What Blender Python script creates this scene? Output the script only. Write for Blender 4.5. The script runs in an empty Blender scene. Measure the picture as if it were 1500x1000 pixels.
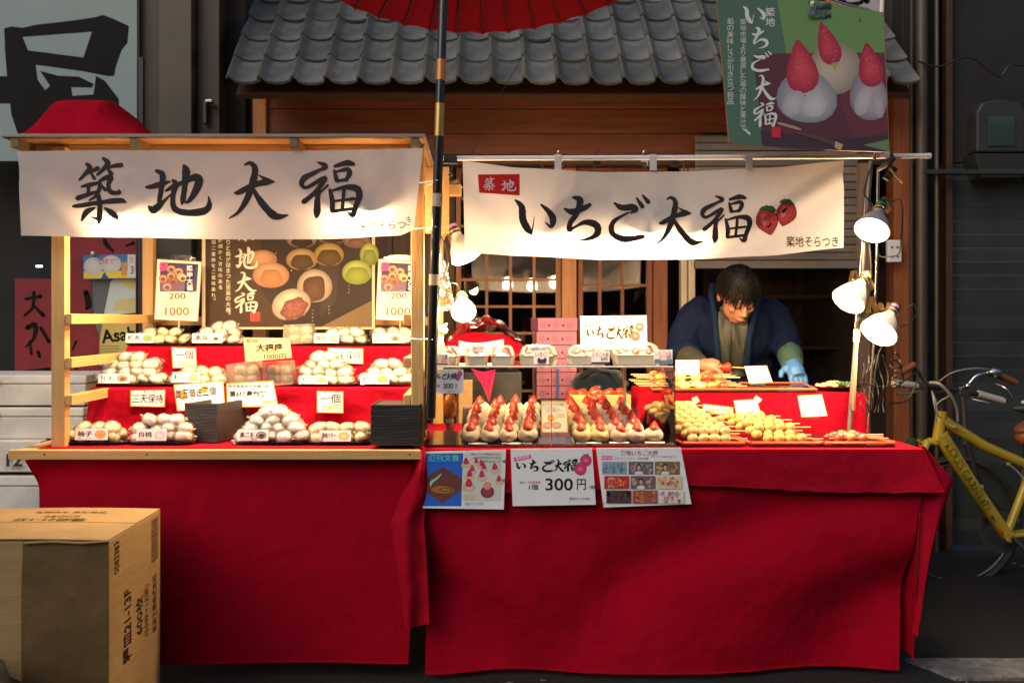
import bpy, math, random
from mathutils import Vector, Matrix, noise, Euler
random.seed(7)
R = math.radians
sc = bpy.context.scene
COL = sc.collection
F = 1458.0            # focal length in photo pixels (35 mm lens)
VX, HY, EYE = 700.0, 467.0, 1.25

# ---------------------------------------------------------------- camera
cam_d = bpy.data.cameras.new('camera'); cam = bpy.data.objects.new('camera', cam_d); COL.objects.link(cam)
cam.location = (0, 0, EYE); cam.rotation_euler = (R(90), 0, 0)
cam_d.sensor_width = 36; cam_d.lens = 35
cam_d.shift_x = (750 - VX) / 1500; cam_d.shift_y = -(500 - HY) / 1500
cam_d.clip_start = .05; cam_d.clip_end = 400
cam_d.dof.use_dof = True; cam_d.dof.focus_distance = 3.55; cam_d.dof.aperture_fstop = 3.2
sc.camera = cam
# ---------------------------------------------------------------- world, sun
w = bpy.data.worlds.new('World'); sc.world = w; w.use_nodes = True
nt = w.node_tree; bg = nt.nodes['Background']
sky = nt.nodes.new('ShaderNodeTexSky'); sky.sky_type = 'NISHITA'; sky.sun_disc = False
SUN_EL, SUN_AZ = R(38), R(222)
sky.sun_elevation = SUN_EL; sky.sun_rotation = SUN_AZ
sky.air_density = 1.2; sky.dust_density = 5.0; sky.ozone_density = 2.5
nt.links.new(sky.outputs[0], bg.inputs[0]); bg.inputs[1].default_value = 0.042
sl = bpy.data.lights.new('sun', 'SUN'); sl.energy = 0.5; sl.angle = R(55); sl.color = (1, .97, .93)
so = bpy.data.objects.new('sun', sl); COL.objects.link(so)
so.rotation_euler = Vector((math.sin(SUN_AZ) * math.cos(SUN_EL), math.cos(SUN_AZ) * math.cos(SUN_EL), math.sin(SUN_EL))).to_track_quat('Z', 'Y').to_euler()
so.location = (0, -5, 8)
# ---------------------------------------------------------------- colour management, sampling
sc.view_settings.view_transform = 'Standard'; sc.view_settings.look = 'None'
sc.view_settings.gamma = 1; sc.view_settings.use_curve_mapping = False
sc.view_settings.exposure = 1.0
cy = sc.cycles
cy.use_denoising = True; cy.max_bounces = 10; cy.transparent_max_bounces = 24
cy.diffuse_bounces = 3; cy.glossy_bounces = 4; cy.transmission_bounces = 6
cy.sample_clamp_indirect = 4.0; cy.caustics_reflective = False; cy.caustics_refractive = False

# ---------------------------------------------------------------- helpers
def P(px, py, Y):
    return Vector(((px - VX) / F * Y, Y, EYE - (py - HY) / F * Y))
def rnd(a, b): return random.uniform(a, b)

class M:
    def __init__(s): s.v = []; s.f = []; s.c = []; s.has_c = False
    def add(s, vs, fs, col=None, T=None):
        o = len(s.v)
        for p in vs:
            p = Vector(p); s.v.append(T @ p if T is not None else p)
        for f in fs: s.f.append([i + o for i in f])
        if col is not None: s.has_c = True
        if col is not None and len(col) and isinstance(col[0], (tuple, list)): s.c += list(col)
        else: s.c += [col or (1, 1, 1)] * len(vs)
        return s
    def box(s, x0, x1, y0, y1, z0, z1, T=None, col=None):
        v = [(x, y, z) for z in (z0, z1) for y in (y0, y1) for x in (x0, x1)]
        return s.add(v, [(0, 2, 3, 1), (4, 5, 7, 6), (0, 1, 5, 4), (2, 6, 7, 3), (0, 4, 6, 2), (1, 3, 7, 5)], col, T)
    def cbox(s, c, d, rot=(0, 0, 0), col=None):
        T = Matrix.Translation(Vector(c)) @ Euler(rot).to_matrix().to_4x4()
        a, b, e = d[0] / 2, d[1] / 2, d[2] / 2
        return s.box(-a, a, -b, b, -e, e, T, col)
    def tube(s, pts, r, n=8, col=None, T=None, caps=True):
        pts = [Vector(p) for p in pts]; N = len(pts)
        rs = r if isinstance(r, (list, tuple)) else [r] * N
        vs = []; prev = None
        for i, p in enumerate(pts):
            d = (pts[min(i + 1, N - 1)] - pts[max(i - 1, 0)])
            d = d.normalized() if d.length > 1e-9 else Vector((0, 0, 1))
            if prev is None:
                a = d.cross(Vector((0, 0, 1)) if abs(d.z) < .9 else Vector((1, 0, 0))).normalized()
            else:
                a = prev - d * prev.dot(d)
                a = a.normalized() if a.length > 1e-6 else d.orthogonal().normalized()
            prev = a; b = d.cross(a)
            for k in range(n):
                t = 2 * math.pi * k / n
                vs.append(p + (a * math.cos(t) + b * math.sin(t)) * rs[i])
        fs = [(i * n + k, i * n + (k + 1) % n, (i + 1) * n + (k + 1) % n, (i + 1) * n + k) for i in range(N - 1) for k in range(n)]
        if caps: fs += [list(range(n))[::-1], [(N - 1) * n + k for k in range(n)]]
        return s.add(vs, fs, col, T)
    def lathe(s, prof, n=16, T=None, col=None, a0=0, a1=2 * math.pi):
        full = abs(a1 - a0 - 2 * math.pi) < 1e-6; m = n if full else n + 1
        vs = [(r * math.cos(a0 + (a1 - a0) * k / n), r * math.sin(a0 + (a1 - a0) * k / n), z) for r, z in prof for k in range(m)]
        fs = [(i * m + k, i * m + (k + 1) % m, (i + 1) * m + (k + 1) % m, (i + 1) * m + k) for i in range(len(prof) - 1) for k in range(n)]
        return s.add(vs, fs, col, T)
    def ball(s, c, r, nu=12, nv=8, fn=None, rot=None, col=None):
        c = Vector(c); r = (r, r, r) if not isinstance(r, (tuple, list)) else r
        vs = []
        for j in range(nv + 1):
            ph = math.pi * j / nv - math.pi / 2
            for i in range(nu):
                t = 2 * math.pi * i / nu
                d = Vector((math.cos(ph) * math.cos(t), math.cos(ph) * math.sin(t), math.sin(ph)))
                p = Vector((d.x * r[0], d.y * r[1], d.z * r[2]))
                if fn: p = fn(p, d)
                if rot is not None: p = rot @ p
                vs.append(c + p)
        fs = [(j * nu + i, j * nu + (i + 1) % nu, (j + 1) * nu + (i + 1) % nu, (j + 1) * nu + i) for j in range(nv) for i in range(nu)]
        return s.add(vs, fs, col)
    def grid(s, fn, nu, nv, col=None, T=None):
        vs = [fn(i / nu, j / nv) for j in range(nv + 1) for i in range(nu + 1)]
        w_ = nu + 1
        fs = [(j * w_ + i, j * w_ + i + 1, (j + 1) * w_ + i + 1, (j + 1) * w_ + i) for j in range(nv) for i in range(nu)]
        return s.add(vs, fs, col, T)
    def slab(s, fn, nu, nv, th, col=None):
        """surface with thickness along th vector"""
        th = Vector(th); w_ = nu + 1
        a = [Vector(fn(i / nu, j / nv)) for j in range(nv + 1) for i in range(nu + 1)]
        n = len(a); b = [p + th for p in a]
        fs = []
        for j in range(nv):
            for i in range(nu):
                q = (j * w_ + i, j * w_ + i + 1, (j + 1) * w_ + i + 1, (j + 1) * w_ + i)
                fs.append(q); fs.append(tuple(n + k for k in q[::-1]))
        for i in range(nu):
            fs.append((i + 1, i, n + i, n + i + 1)); o = nv * w_
            fs.append((o + i, o + i + 1, n + o + i + 1, n + o + i))
        for j in range(nv):
            fs.append((j * w_, (j + 1) * w_, n + (j + 1) * w_, n + j * w_)); o = nu
            fs.append(((j + 1) * w_ + o, j * w_ + o, n + j * w_ + o, n + (j + 1) * w_ + o))
        return s.add(a + b, fs, col)
    def prism(s, poly, y0, y1, col=None):
        """poly of (x,z) extruded in y"""
        n = len(poly)
        vs = [(x, y0, z) for x, z in poly] + [(x, y1, z) for x, z in poly]
        fs = [list(range(n)), [n + i for i in range(n)][::-1]] + [(i, n + i, n + (i + 1) % n, (i + 1) % n) for i in range(n)]
        return s.add(vs, fs, col)
    def mesh(s, name, mt=None, smooth=False, off=None, sharp=45):
        me = bpy.data.meshes.new(name)
        vs = s.v if off is None else [p - off for p in s.v]
        me.from_pydata([tuple(p) for p in vs], [], s.f); me.update()
        if s.has_c:
            ca = me.color_attributes.new('Col', 'FLOAT_COLOR', 'POINT')
            ca.data.foreach_set('color', [q for c in s.c for q in (c[0], c[1], c[2], 1)])
        if mt is not None: me.materials.append(mt)
        if smooth:
            me.polygons.foreach_set('use_smooth', [True] * len(me.polygons))
            me.set_sharp_from_angle(angle=R(sharp))
        return me
    def build(s, name, mt, parent=None, world=False, smooth=False, bevel=0, sharp=45, origin=None):
        off = None
        if parent is not None and world:
            off = parent.matrix_basis.to_translation()
            if parent.parent is not None: off = off + parent.parent.matrix_basis.to_translation()
        if origin is not None: off = Vector(origin)
        me = s.mesh(name, mt, smooth, off, sharp)
        o = bpy.data.objects.new(name, me); COL.objects.link(o)
        if parent is not None: o.parent = parent
        elif origin is not None: o.location = origin
        if bevel:
            b = o.modifiers.new('bevel', 'BEVEL'); b.width = bevel; b.segments = 2; b.limit_method = 'ANGLE'
        return o
def tag(o, label=None, cat=None, group=None, kind=None):
    if label: o['label'] = label
    if cat: o['category'] = cat
    if group: o['group'] = group
    if kind: o['kind'] = kind
    return o
def thing(name, label, cat, loc=(0, 0, 0), rz=0, group=None):
    o = bpy.data.objects.new(name, None); COL.objects.link(o); o.empty_display_size = .05
    o.location = loc; o.rotation_euler = (0, 0, rz)
    return tag(o, label, cat, group)
def copy_tree(o, parent=None):
    c = o.copy(); COL.objects.link(c); c.parent = parent
    for ch in list(o.children): copy_tree(ch, c)
    return c

# ---------------------------------------------------------------- materials
def pm(name, col, rough=.6, metal=0, var=.12, scale=8, bump=0, bscale=60, spec=.5, sheen=0, coat=0, stretch=(1, 1, 1), col2=None, sub=0, alpha=None):
    m = bpy.data.materials.new(name); m.use_nodes = True
    n = m.node_tree.nodes; l = m.node_tree.links; b = n['Principled BSDF']
    b.inputs['Roughness'].default_value = rough; b.inputs['Metallic'].default_value = metal
    b.inputs['Specular IOR Level'].default_value = spec
    b.inputs['Sheen Weight'].default_value = sheen; b.inputs['Coat Weight'].default_value = coat
    if sub:
        b.inputs['Subsurface Weight'].default_value = sub; b.inputs['Subsurface Scale'].default_value = .01
        b.inputs['Subsurface Radius'].default_value = (1, .6, .4)
    tc = n.new('ShaderNodeTexCoord'); mp = n.new('ShaderNodeMapping'); mp.inputs['Scale'].default_value = stretch
    l.new(tc.outputs['Object'], mp.inputs[0])
    if var or col2:
        t = n.new('ShaderNodeTexNoise'); t.inputs['Scale'].default_value = scale; t.inputs['Detail'].default_value = 6
        t.inputs['Roughness'].default_value = .65
        l.new(mp.outputs[0], t.inputs[0])
        r = n.new('ShaderNodeValToRGB')
        c2 = col2 or tuple(min(1, c * (1 + var)) for c in col); c1 = col if col2 else tuple(c * (1 - var) for c in col)
        r.color_ramp.elements[0].position = .32; r.color_ramp.elements[1].position = .68
        r.color_ramp.elements[0].color = (*c1, 1); r.color_ramp.elements[1].color = (*c2, 1)
        l.new(t.outputs[0], r.inputs[0]); l.new(r.outputs[0], b.inputs['Base Color'])
    else: b.inputs['Base Color'].default_value = (*col, 1)
    if bump:
        t2 = n.new('ShaderNodeTexNoise'); t2.inputs['Scale'].default_value = bscale; t2.inputs['Detail'].default_value = 4
        bn = n.new('ShaderNodeBump'); bn.inputs['Strength'].default_value = bump; bn.inputs['Distance'].default_value = .01
        l.new(mp.outputs[0], t2.inputs[0]); l.new(t2.outputs[0], bn.inputs['Height']); l.new(bn.outputs[0], b.inputs['Normal'])
    return m
def wood(name, c1, c2, axis='X', rough=.55, scale=14, bump=.15):
    st = {'X': (.6, 9, 9), 'Y': (9, .6, 9), 'Z': (9, 9, .6)}[axis]
    return pm(name, c1, rough, 0, 0, scale * .35, bump, scale, .4, 0, 0, st, c2)
def emis(name, col, s):
    m = bpy.data.materials.new(name); m.use_nodes = True; n = m.node_tree.nodes
    b = n['Principled BSDF']; b.inputs['Base Color'].default_value = (.9, .85, .8, 1)
    b.inputs['Emission Color'].default_value = (*col, 1); b.inputs['Emission Strength'].default_value = s
    return m
def glassy(name, tint=(1, 1, 1), gloss=.12, rough=.03, bump=0, bscale=60, ior=1.45, mixbase=0.0):
    m = bpy.data.materials.new(name); m.use_nodes = True; n = m.node_tree.nodes; l = m.node_tree.links
    n.remove(n['Principled BSDF']); out = n['Material Output']
    t = n.new('ShaderNodeBsdfTransparent'); t.inputs[0].default_value = (*tint, 1)
    g = n.new('ShaderNodeBsdfGlossy'); g.inputs['Roughness'].default_value = rough
    fr = n.new('ShaderNodeFresnel'); fr.inputs[0].default_value = ior
    ma = n.new('ShaderNodeMath'); ma.operation = 'MULTIPLY_ADD'; ma.inputs[1].default_value = 1 - mixbase; ma.inputs[2].default_value = gloss * .35 + mixbase
    mx = n.new('ShaderNodeMixShader')
    l.new(fr.outputs[0], ma.inputs[0]); l.new(ma.outputs[0], mx.inputs[0]); l.new(t.outputs[0], mx.inputs[1]); l.new(g.outputs[0], mx.inputs[2]); l.new(mx.outputs[0], out.inputs[0])
    if bump:
        tc = n.new('ShaderNodeTexCoord'); t2 = n.new('ShaderNodeTexNoise'); t2.inputs['Scale'].default_value = bscale; t2.inputs['Detail'].default_value = 3
        bn = n.new('ShaderNodeBump'); bn.inputs['Strength'].default_value = bump; bn.inputs['Distance'].default_value = .01
        l.new(tc.outputs['Object'], t2.inputs[0]); l.new(t2.outputs[0], bn.inputs['Height']); l.new(bn.outputs[0], g.inputs['Normal']); l.new(bn.outputs[0], fr.inputs['Normal'])
    return m
def cloth_mat(name, col, translucent=0, var=.1, scale=5, weave=900, rough=.85, sheen=.3, wrinkle=.35):
    m = pm(name, col, rough, 0, var, scale, 0, 60, .06, sheen)
    n = m.node_tree.nodes; l = m.node_tree.links; b = n['Principled BSDF']
    tc = n.new('ShaderNodeTexCoord')
    t = n.new('ShaderNodeTexNoise'); t.inputs['Scale'].default_value = 11; t.inputs['Detail'].default_value = 5
    t3 = n.new('ShaderNodeTexNoise'); t3.inputs['Scale'].default_value = weave; t3.inputs['Detail'].default_value = 1
    b1 = n.new('ShaderNodeBump'); b1.inputs['Strength'].default_value = wrinkle; b1.inputs['Distance'].default_value = .02
    b2 = n.new('ShaderNodeBump'); b2.inputs['Strength'].default_value = .35; b2.inputs['Distance'].default_value = .002
    l.new(tc.outputs['Object'], t.inputs[0]); l.new(tc.outputs['Object'], t3.inputs[0])
    l.new(t.outputs[0], b1.inputs['Height']); l.new(t3.outputs[0], b2.inputs['Height']); l.new(b1.outputs[0], b2.inputs['Normal']); l.new(b2.outputs[0], b.inputs['Normal'])
    if translucent:
        tr = n.new('ShaderNodeBsdfTranslucent'); tr.inputs[0].default_value = (*col, 1)
        mx = n.new('ShaderNodeMixShader'); mx.inputs[0].default_value = translucent
        l.new(b.outputs[0], mx.inputs[1]); l.new(tr.outputs[0], mx.inputs[2]); l.new(mx.outputs[0], n['Material Output'].inputs[0])
    return m
def vcol_mat(name, rough=.5, spec=.4, translucent=0, coat=0):
    m = bpy.data.materials.new(name); m.use_nodes = True; n = m.node_tree.nodes; l = m.node_tree.links; b = n['Principled BSDF']
    b.inputs['Roughness'].default_value = rough; b.inputs['Specular IOR Level'].default_value = spec; b.inputs['Coat Weight'].default_value = coat
    a = n.new('ShaderNodeAttribute'); a.attribute_name = 'Col'
    t = n.new('ShaderNodeTexNoise'); t.inputs['Scale'].default_value = 160; tc = n.new('ShaderNodeTexCoord'); l.new(tc.outputs['Object'], t.inputs[0])
    hs = n.new('ShaderNodeHueSaturation'); mr = n.new('ShaderNodeMapRange'); mr.inputs[3].default_value = .9; mr.inputs[4].default_value = 1.1
    l.new(t.outputs[0], mr.inputs[0]); l.new(mr.outputs[0], hs.inputs['Value']); l.new(a.outputs['Color'], hs.inputs['Color']); l.new(hs.outputs[0], b.inputs['Base Color'])
    if translucent:
        tr = n.new('ShaderNodeBsdfTranslucent'); l.new(hs.outputs[0], tr.inputs[0])
        mx = n.new('ShaderNodeMixShader'); mx.inputs[0].default_value = translucent
        l.new(b.outputs[0], mx.inputs[1]); l.new(tr.outputs[0], mx.inputs[2]); l.new(mx.outputs[0], n['Material Output'].inputs[0])
    return m
MT = {}
MT['red'] = cloth_mat('red_cloth', (.34, .0015, .014), sheen=0, wrinkle=.6)
MT['red2'] = cloth_mat('red_cloth_bright', (.33, .003, .016), sheen=0, wrinkle=.6)
MT['banner'] = cloth_mat('banner_cloth', (.58, .55, .55), translucent=.30, var=.03, wrinkle=.25)
MT['ink'] = pm('banner_ink', (.02, .012, .014), .8, var=.3)
MT['ink_red'] = vcol_mat('banner_print', .8, .2, .3)
MT['print'] = vcol_mat('printed_ink', .65, .12)
MT['poster'] = vcol_mat('glossy_print', .55, .3, 0, 0)
MT['pine_x'] = wood('pine_lengthwise', (.52, .29, .10), (.64, .39, .15), 'X')
MT['pine_y'] = wood('pine_depthwise', (.52, .29, .10), (.64, .39, .15), 'Y')
MT['pine_z'] = wood('pine_upright', (.52, .29, .10), (.64, .39, .15), 'Z')
MT['ply_grey'] = wood('weathered_plywood', (.22, .19, .16), (.32, .28, .24), 'X')
MT['cedar_x'] = wood('red_cedar_boards', (.10, .028, .010), (.19, .058, .020), 'X', .5)
MT['cedar_z'] = wood('red_cedar_upright', (.20, .06, .022), (.33, .11, .04), 'Z', .5)
MT['orange_z'] = wood('orange_cedar_upright', (.42, .16, .05), (.58, .25, .09), 'Z', .5)
MT['dark_wood'] = wood('dark_brown_wood', (.05, .022, .012), (.08, .035, .02), 'Z', .5)
MT['tile'] = pm('glazed_grey_roof_tile', (.102, .105, .099), .55, 0, .4, 9, .25, 40, .5, coat=.15)
MT['black'] = pm('black_lacquer', (.012, .011, .011), .22, coat=.4, var=.2)
MT['blackm'] = pm('black_matt_plastic', (.018, .018, .018), .5, bump=.1)
MT['lacq'] = pm('red_lacquer_rim', (.55, .10, .03), .3, coat=.4)
MT['bronze'] = pm('bronze_metal_frame', (.050, .036, .026), .45, .3, .15, 4)
MT['steel'] = pm('polished_steel', (.62, .60, .58), .2, 1, .05)
MT['alu'] = pm('spun_aluminium', (.70, .69, .66), .38, .45, .08, 30, .1, 200)
MT['white_pl'] = pm('white_plastic', (.72, .70, .70), .45, var=.05)
MT['cream_pl'] = pm('cream_plastic', (.70, .55, .36), .5, var=.08)
MT['foam'] = pm('white_foam', (.55, .56, .56), .75, 0, .1, 9, .35, 260)
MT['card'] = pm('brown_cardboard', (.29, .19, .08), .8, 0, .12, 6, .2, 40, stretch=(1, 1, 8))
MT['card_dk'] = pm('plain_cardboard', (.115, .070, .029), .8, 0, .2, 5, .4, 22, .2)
MT['asphalt'] = pm('wet_asphalt', (.012, .012, .013), .6, 0, .4, 30, .8, 180)
MT['stone'] = pm('worn_kerb_stone', (.16, .15, .14), .8, 0, .45, 25, .8, 90)
MT['wall_dk'] = pm('dark_wall', (.011, .011, .0105), .8, 0, .3, 3, .3, 30)
MT['wall_in'] = pm('interior_wall', (.05, .035, .025), .8, 0, .3, 3, .2, 20)
MT['shutter'] = pm('grey_shutter_steel', (.045, .052, .052), .42, .3, .2, 4, .1, 20)
MT['shutter_b'] = pm('beige_shutter_steel', (.17, .14, .11), .5, .1, .2, 4, .1, 20)
MT['paper'] = pm('white_paper', (.82, .82, .83), .7, var=.03)
MT['white'] = pm('white_panel', (.22, .29, .29), .5, 0, .08, 2)
MT['mochi'] = pm('white_mochi', (.84, .77, .62), .55, 0, .06, 30, .2, 120, sub=.2)
MT['mochi_y'] = pm('yellow_mochi', (.84, .74, .42), .55, 0, .08, 30, .2, 120, sub=.2)
MT['mochi_b'] = pm('speckled_grey_mochi', (.74, .72, .70), .6, 0, .35, 60, .2, 120, sub=.1)
MT['mochi_p'] = pm('pink_mochi', (.86, .70, .64), .6, 0, .1, 30, .2, 120, sub=.2)
MT['film'] = glassy('cellophane_film', (1, 1, 1), .04, .12, .7, 90, 1.2)
MT['acryl'] = glassy('clear_acrylic', (.97, .98, .97), .06, .02)
MT['pack'] = glassy('clear_pack_plastic', (.98, .98, .98), .16, .08, .25, 90)
MT['edge'] = pm('acrylic_edge', (.78, .72, .62), .3, var=.03, sub=.2)
MT['pane'] = glassy('door_glass', (.75, .76, .75), .18, .015)
MT['bamboo'] = pm('bamboo_stick', (.68, .46, .2), .6, var=.15)
MT['rubber'] = pm('black_rubber', (.015, .015, .015), .7)
MT['cable'] = pm('black_cable', (.012, .012, .012), .5)
MT['brass'] = pm('brass_band', (.62, .38, .12), .3, .85, .15)
MT['orange_b'] = pm('copper_orange_band', (.55, .22, .07), .35, .5, .15)
MT['tape'] = pm('beige_tape', (.52, .38, .24), .6)
MT['clampm'] = pm('brassy_clamp_metal', (.5, .36, .16), .35, .9)
MT['paper_red'] = cloth_mat('red_oiled_paper', (.30, .004, .012), translucent=.25, var=.12, wrinkle=.15)
def strawberry_mat():
    m = pm('strawberry_skin', (.62, .03, .018), .3, 0, .25, 30, 0, coat=.4, sub=.1)
    n = m.node_tree.nodes; l = m.node_tree.links; b = n['Principled BSDF']
    tc = n.new('ShaderNodeTexCoord'); v = n.new('ShaderNodeTexVoronoi'); v.inputs['Scale'].default_value = 230
    l.new(tc.outputs['Object'], v.inputs[0]); r = n.new('ShaderNodeValToRGB')
    r.color_ramp.elements[0].position = .18; r.color_ramp.elements[0].color = (.72, .42, .08, 1)
    r.color_ramp.elements[1].position = .26; r.color_ramp.elements[1].color = (.68, .035, .02, 1)
    l.new(v.outputs[0], r.inputs[0]); l.new(r.outputs[0], b.inputs['Base Color'])
    bn = n.new('ShaderNodeBump'); bn.inputs['Strength'].default_value = .5; bn.inputs['Distance'].default_value = .002
    l.new(v.outputs[0], bn.inputs['Height']); l.new(bn.outputs[0], b.inputs['Normal'])
    return m
MT['berry'] = strawberry_mat()
WARM = (1, .67, .35)

# ---------------------------------------------------------------- lettering
_tc = {}
def text_mesh(s, bold=0.0):
    key = (s, bold)
    if key in _tc: return _tc[key]
    cu = bpy.data.curves.new('t', 'FONT'); cu.body = s; cu.resolution_u = 3; cu.offset = bold
    cu.fill_mode = 'FRONT'
    ob = bpy.data.objects.new('t', cu)
    me = ob.to_mesh()
    vs = [(v.co.x, v.co.y) for v in me.vertices]; fs = [tuple(p.vertices) for p in me.polygons]
    ob.to_mesh_clear(); bpy.data.objects.remove(ob); bpy.data.curves.remove(cu)
    _tc[key] = (vs, fs); return _tc[key]
G = {}
def _g(ch, ox, oy, strokes): G[ch] = [[(x, y, w_) for x, y, w_ in st] for st in strokes]
_g('築', 0, 0, [[(432,140,14),(447,158,20),(425,185,16),(395,215,8)],[(425,184,12),(455,174,14),(485,160,18)],[(455,188,10),(467,208,15)],
 [(512,113,12),(534,135,22),(515,162,16),(480,192,8)],[(515,162,10),(560,150,15),(598,145,19)],[(535,165,10),(550,186,18)],
 [(405,247,8),(435,240,16),(485,230,13)],[(440,242,14),(437,285,14)],[(385,302,20),(440,283,16),(492,268,10)],
 [(495,222,12),(491,260,16),(470,295,11),(440,313,5)],[(490,222,10),(522,206,18),(548,204,22),(535,240,16),(547,273,18),(590,276,15),(583,262,5)],[(503,243,10),(520,262,15)],
 [(362,340,10),(400,337,18),(500,322,16),(590,314,22),(620,322,8)],[(487,292,18),(493,340,19),(491,395,22),(487,424,5)],[(490,405,14),(470,398,8),(452,392,4)],
 [(468,348,8),(428,368,22),(402,408,9)],[(518,350,9),(550,372,24),(576,394,18)]])
_g('地', 0, 0, [[(722,245,10),(750,242,18),(800,228,18),(832,220,8)],[(768,172,12),(797,190,22),(792,250,20),(782,312,16)],[(735,332,10),(758,345,30),(800,312,16),(838,275,5)],
 [(812,262,8),(845,244,18),(900,220,16),(950,200,28),(966,222,30),(938,285,20),(910,312,12),(888,294,4)],[(896,148,12),(906,175,30),(901,240,20),(893,300,20),(888,322,6)],
 [(845,215,12),(857,232,22),(846,290,18),(854,338,22),(900,358,24),(980,354,26),(1014,330,22),(1012,285,4)]])
_g('大', 0, 0, [[(145,275,8),(167,272,20),(230,240,20),(295,224,24),(330,222,8)],[(255,190,3),(285,208,14),(310,220,18)],[(190,146,6),(214,136,14),(240,160,22),(232,220,26),(205,300,24),(165,363,14),(120,393,4)],[(225,240,8),(252,290,20),(300,350,28),(345,383,28),(400,377,6)]])
_g('福', 0, 0, [[(553,130,6),(590,148,20),(575,165,10)],[(592,154,12),(545,176,14),(490,205,22),(478,235,18),(500,250,13),(560,218,17),(590,205,16),(562,250,17),(525,288,16),(488,318,20)],[(562,240,14),(552,300,20),(550,368,27),(546,396,6)],[(560,278,8),(600,240,9)],
 [(634,150,12),(690,135,22),(722,142,14)],[(632,172,12),(642,216,19)],[(640,176,8),(690,165,17),(703,182,20),(686,216,14)],[(645,220,10),(686,213,13)],
 [(610,262,12),(622,318,20),(620,362,16)],[(615,267,8),(680,250,16),(735,256,26),(748,290,24),(732,340,20),(716,382,20),(692,366,4)],[(630,316,10),(725,304,12)],[(676,262,13),(668,355,13)],[(622,364,13),(716,352,12)]])
_g('い', 0, 0, [[(516,248,8),(545,280,24),(550,340,27),(572,385,27),(590,408,9)],[(590,404,9),(598,370,5),(604,325,2)],[(636,268,8),(672,300,20),(692,335,26),(684,372,14),(656,352,4)]])
_g('ち', 0, 0, [[(757,288,8),(790,302,22),(840,286,20),(872,268,14)],[(795,233,8),(827,247,26),(812,310,19),(785,352,20),(779,388,18),(802,376,9),(850,352,18),(900,364,26),(908,400,24),(880,426,15),(825,439,4)]])
_g('ご', 0, 0, [[(1008,256,8),(1042,277,22),(1092,275,24),(1106,288,18),(1080,302,5)],[(1072,300,6),(1012,336,15),(994,370,20),(1005,405,20),(1060,426,22),(1140,414,16)],[(1110,233,8),(1136,272,17)],[(1138,220,8),(1163,250,17)]])
def catmull(pts, k=5):
    out = []
    n = len(pts)
    for i in range(n - 1):
        p0 = pts[max(i - 1, 0)]; p1 = pts[i]; p2 = pts[i + 1]; p3 = pts[min(i + 2, n - 1)]
        for j in range(k):
            t = j / k
            out.append(tuple(.5 * ((2 * b) + (-a + c) * t + (2 * a - 5 * b + 4 * c - d) * t * t + (-a + 3 * b - 3 * c + d) * t ** 3) for a, b, c, d in zip(p0, p1, p2, p3)))
    out.append(tuple(pts[-1])); return out
def ribbon(st, k=5):
    """returns 2D verts and faces for a brush stroke (x, y, w)"""
    pts = catmull(st, k); vs = []; n = len(pts)
    for i, (x, y, w_) in enumerate(pts):
        a = pts[max(i - 1, 0)]; b = pts[min(i + 1, n - 1)]
        dx, dy = b[0] - a[0], b[1] - a[1]; L = math.hypot(dx, dy) or 1
        nx, ny = -dy / L, dx / L; w_ = max(w_, 1) * (1 + .06 * math.sin(i * 2.3 + x))
        vs += [(x + nx * w_ / 2, y + ny * w_ / 2), (x - nx * w_ / 2, y - ny * w_ / 2)]
    fs = [(2 * i, 2 * i + 1, 2 * i + 3, 2 * i + 2) for i in range(n - 1)]
    # round ends
    for e, idx in ((0, (0, 1)), (n - 1, (2 * n - 2, 2 * n - 1))):
        x, y, w_ = pts[e]; o = len(vs)
        vs += [(x + math.cos(t * math.pi / 3) * w_ / 2, y + math.sin(t * math.pi / 3) * w_ / 2) for t in range(6)]
        fs.append(tuple(range(o, o + 6)))
    return vs, fs
def glyph2d(ch, x0, y0, x1, y1, wt=1.28):
    st = G[ch]; xs = [p[0] for s_ in st for p in s_]; ys = [p[1] for s_ in st for p in s_]
    ax, bx, ay, by = min(xs), max(xs), min(ys), max(ys)
    sx, sy = (x1 - x0) / (bx - ax), (y1 - y0) / (by - ay); out = []
    for s_ in st:
        out.append(ribbon([(x0 + (x - ax) * sx, y0 + (y - ay) * sy, w_ * wt * (abs(sx) + abs(sy)) / 2) for x, y, w_ in s_]))
    return out

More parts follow.
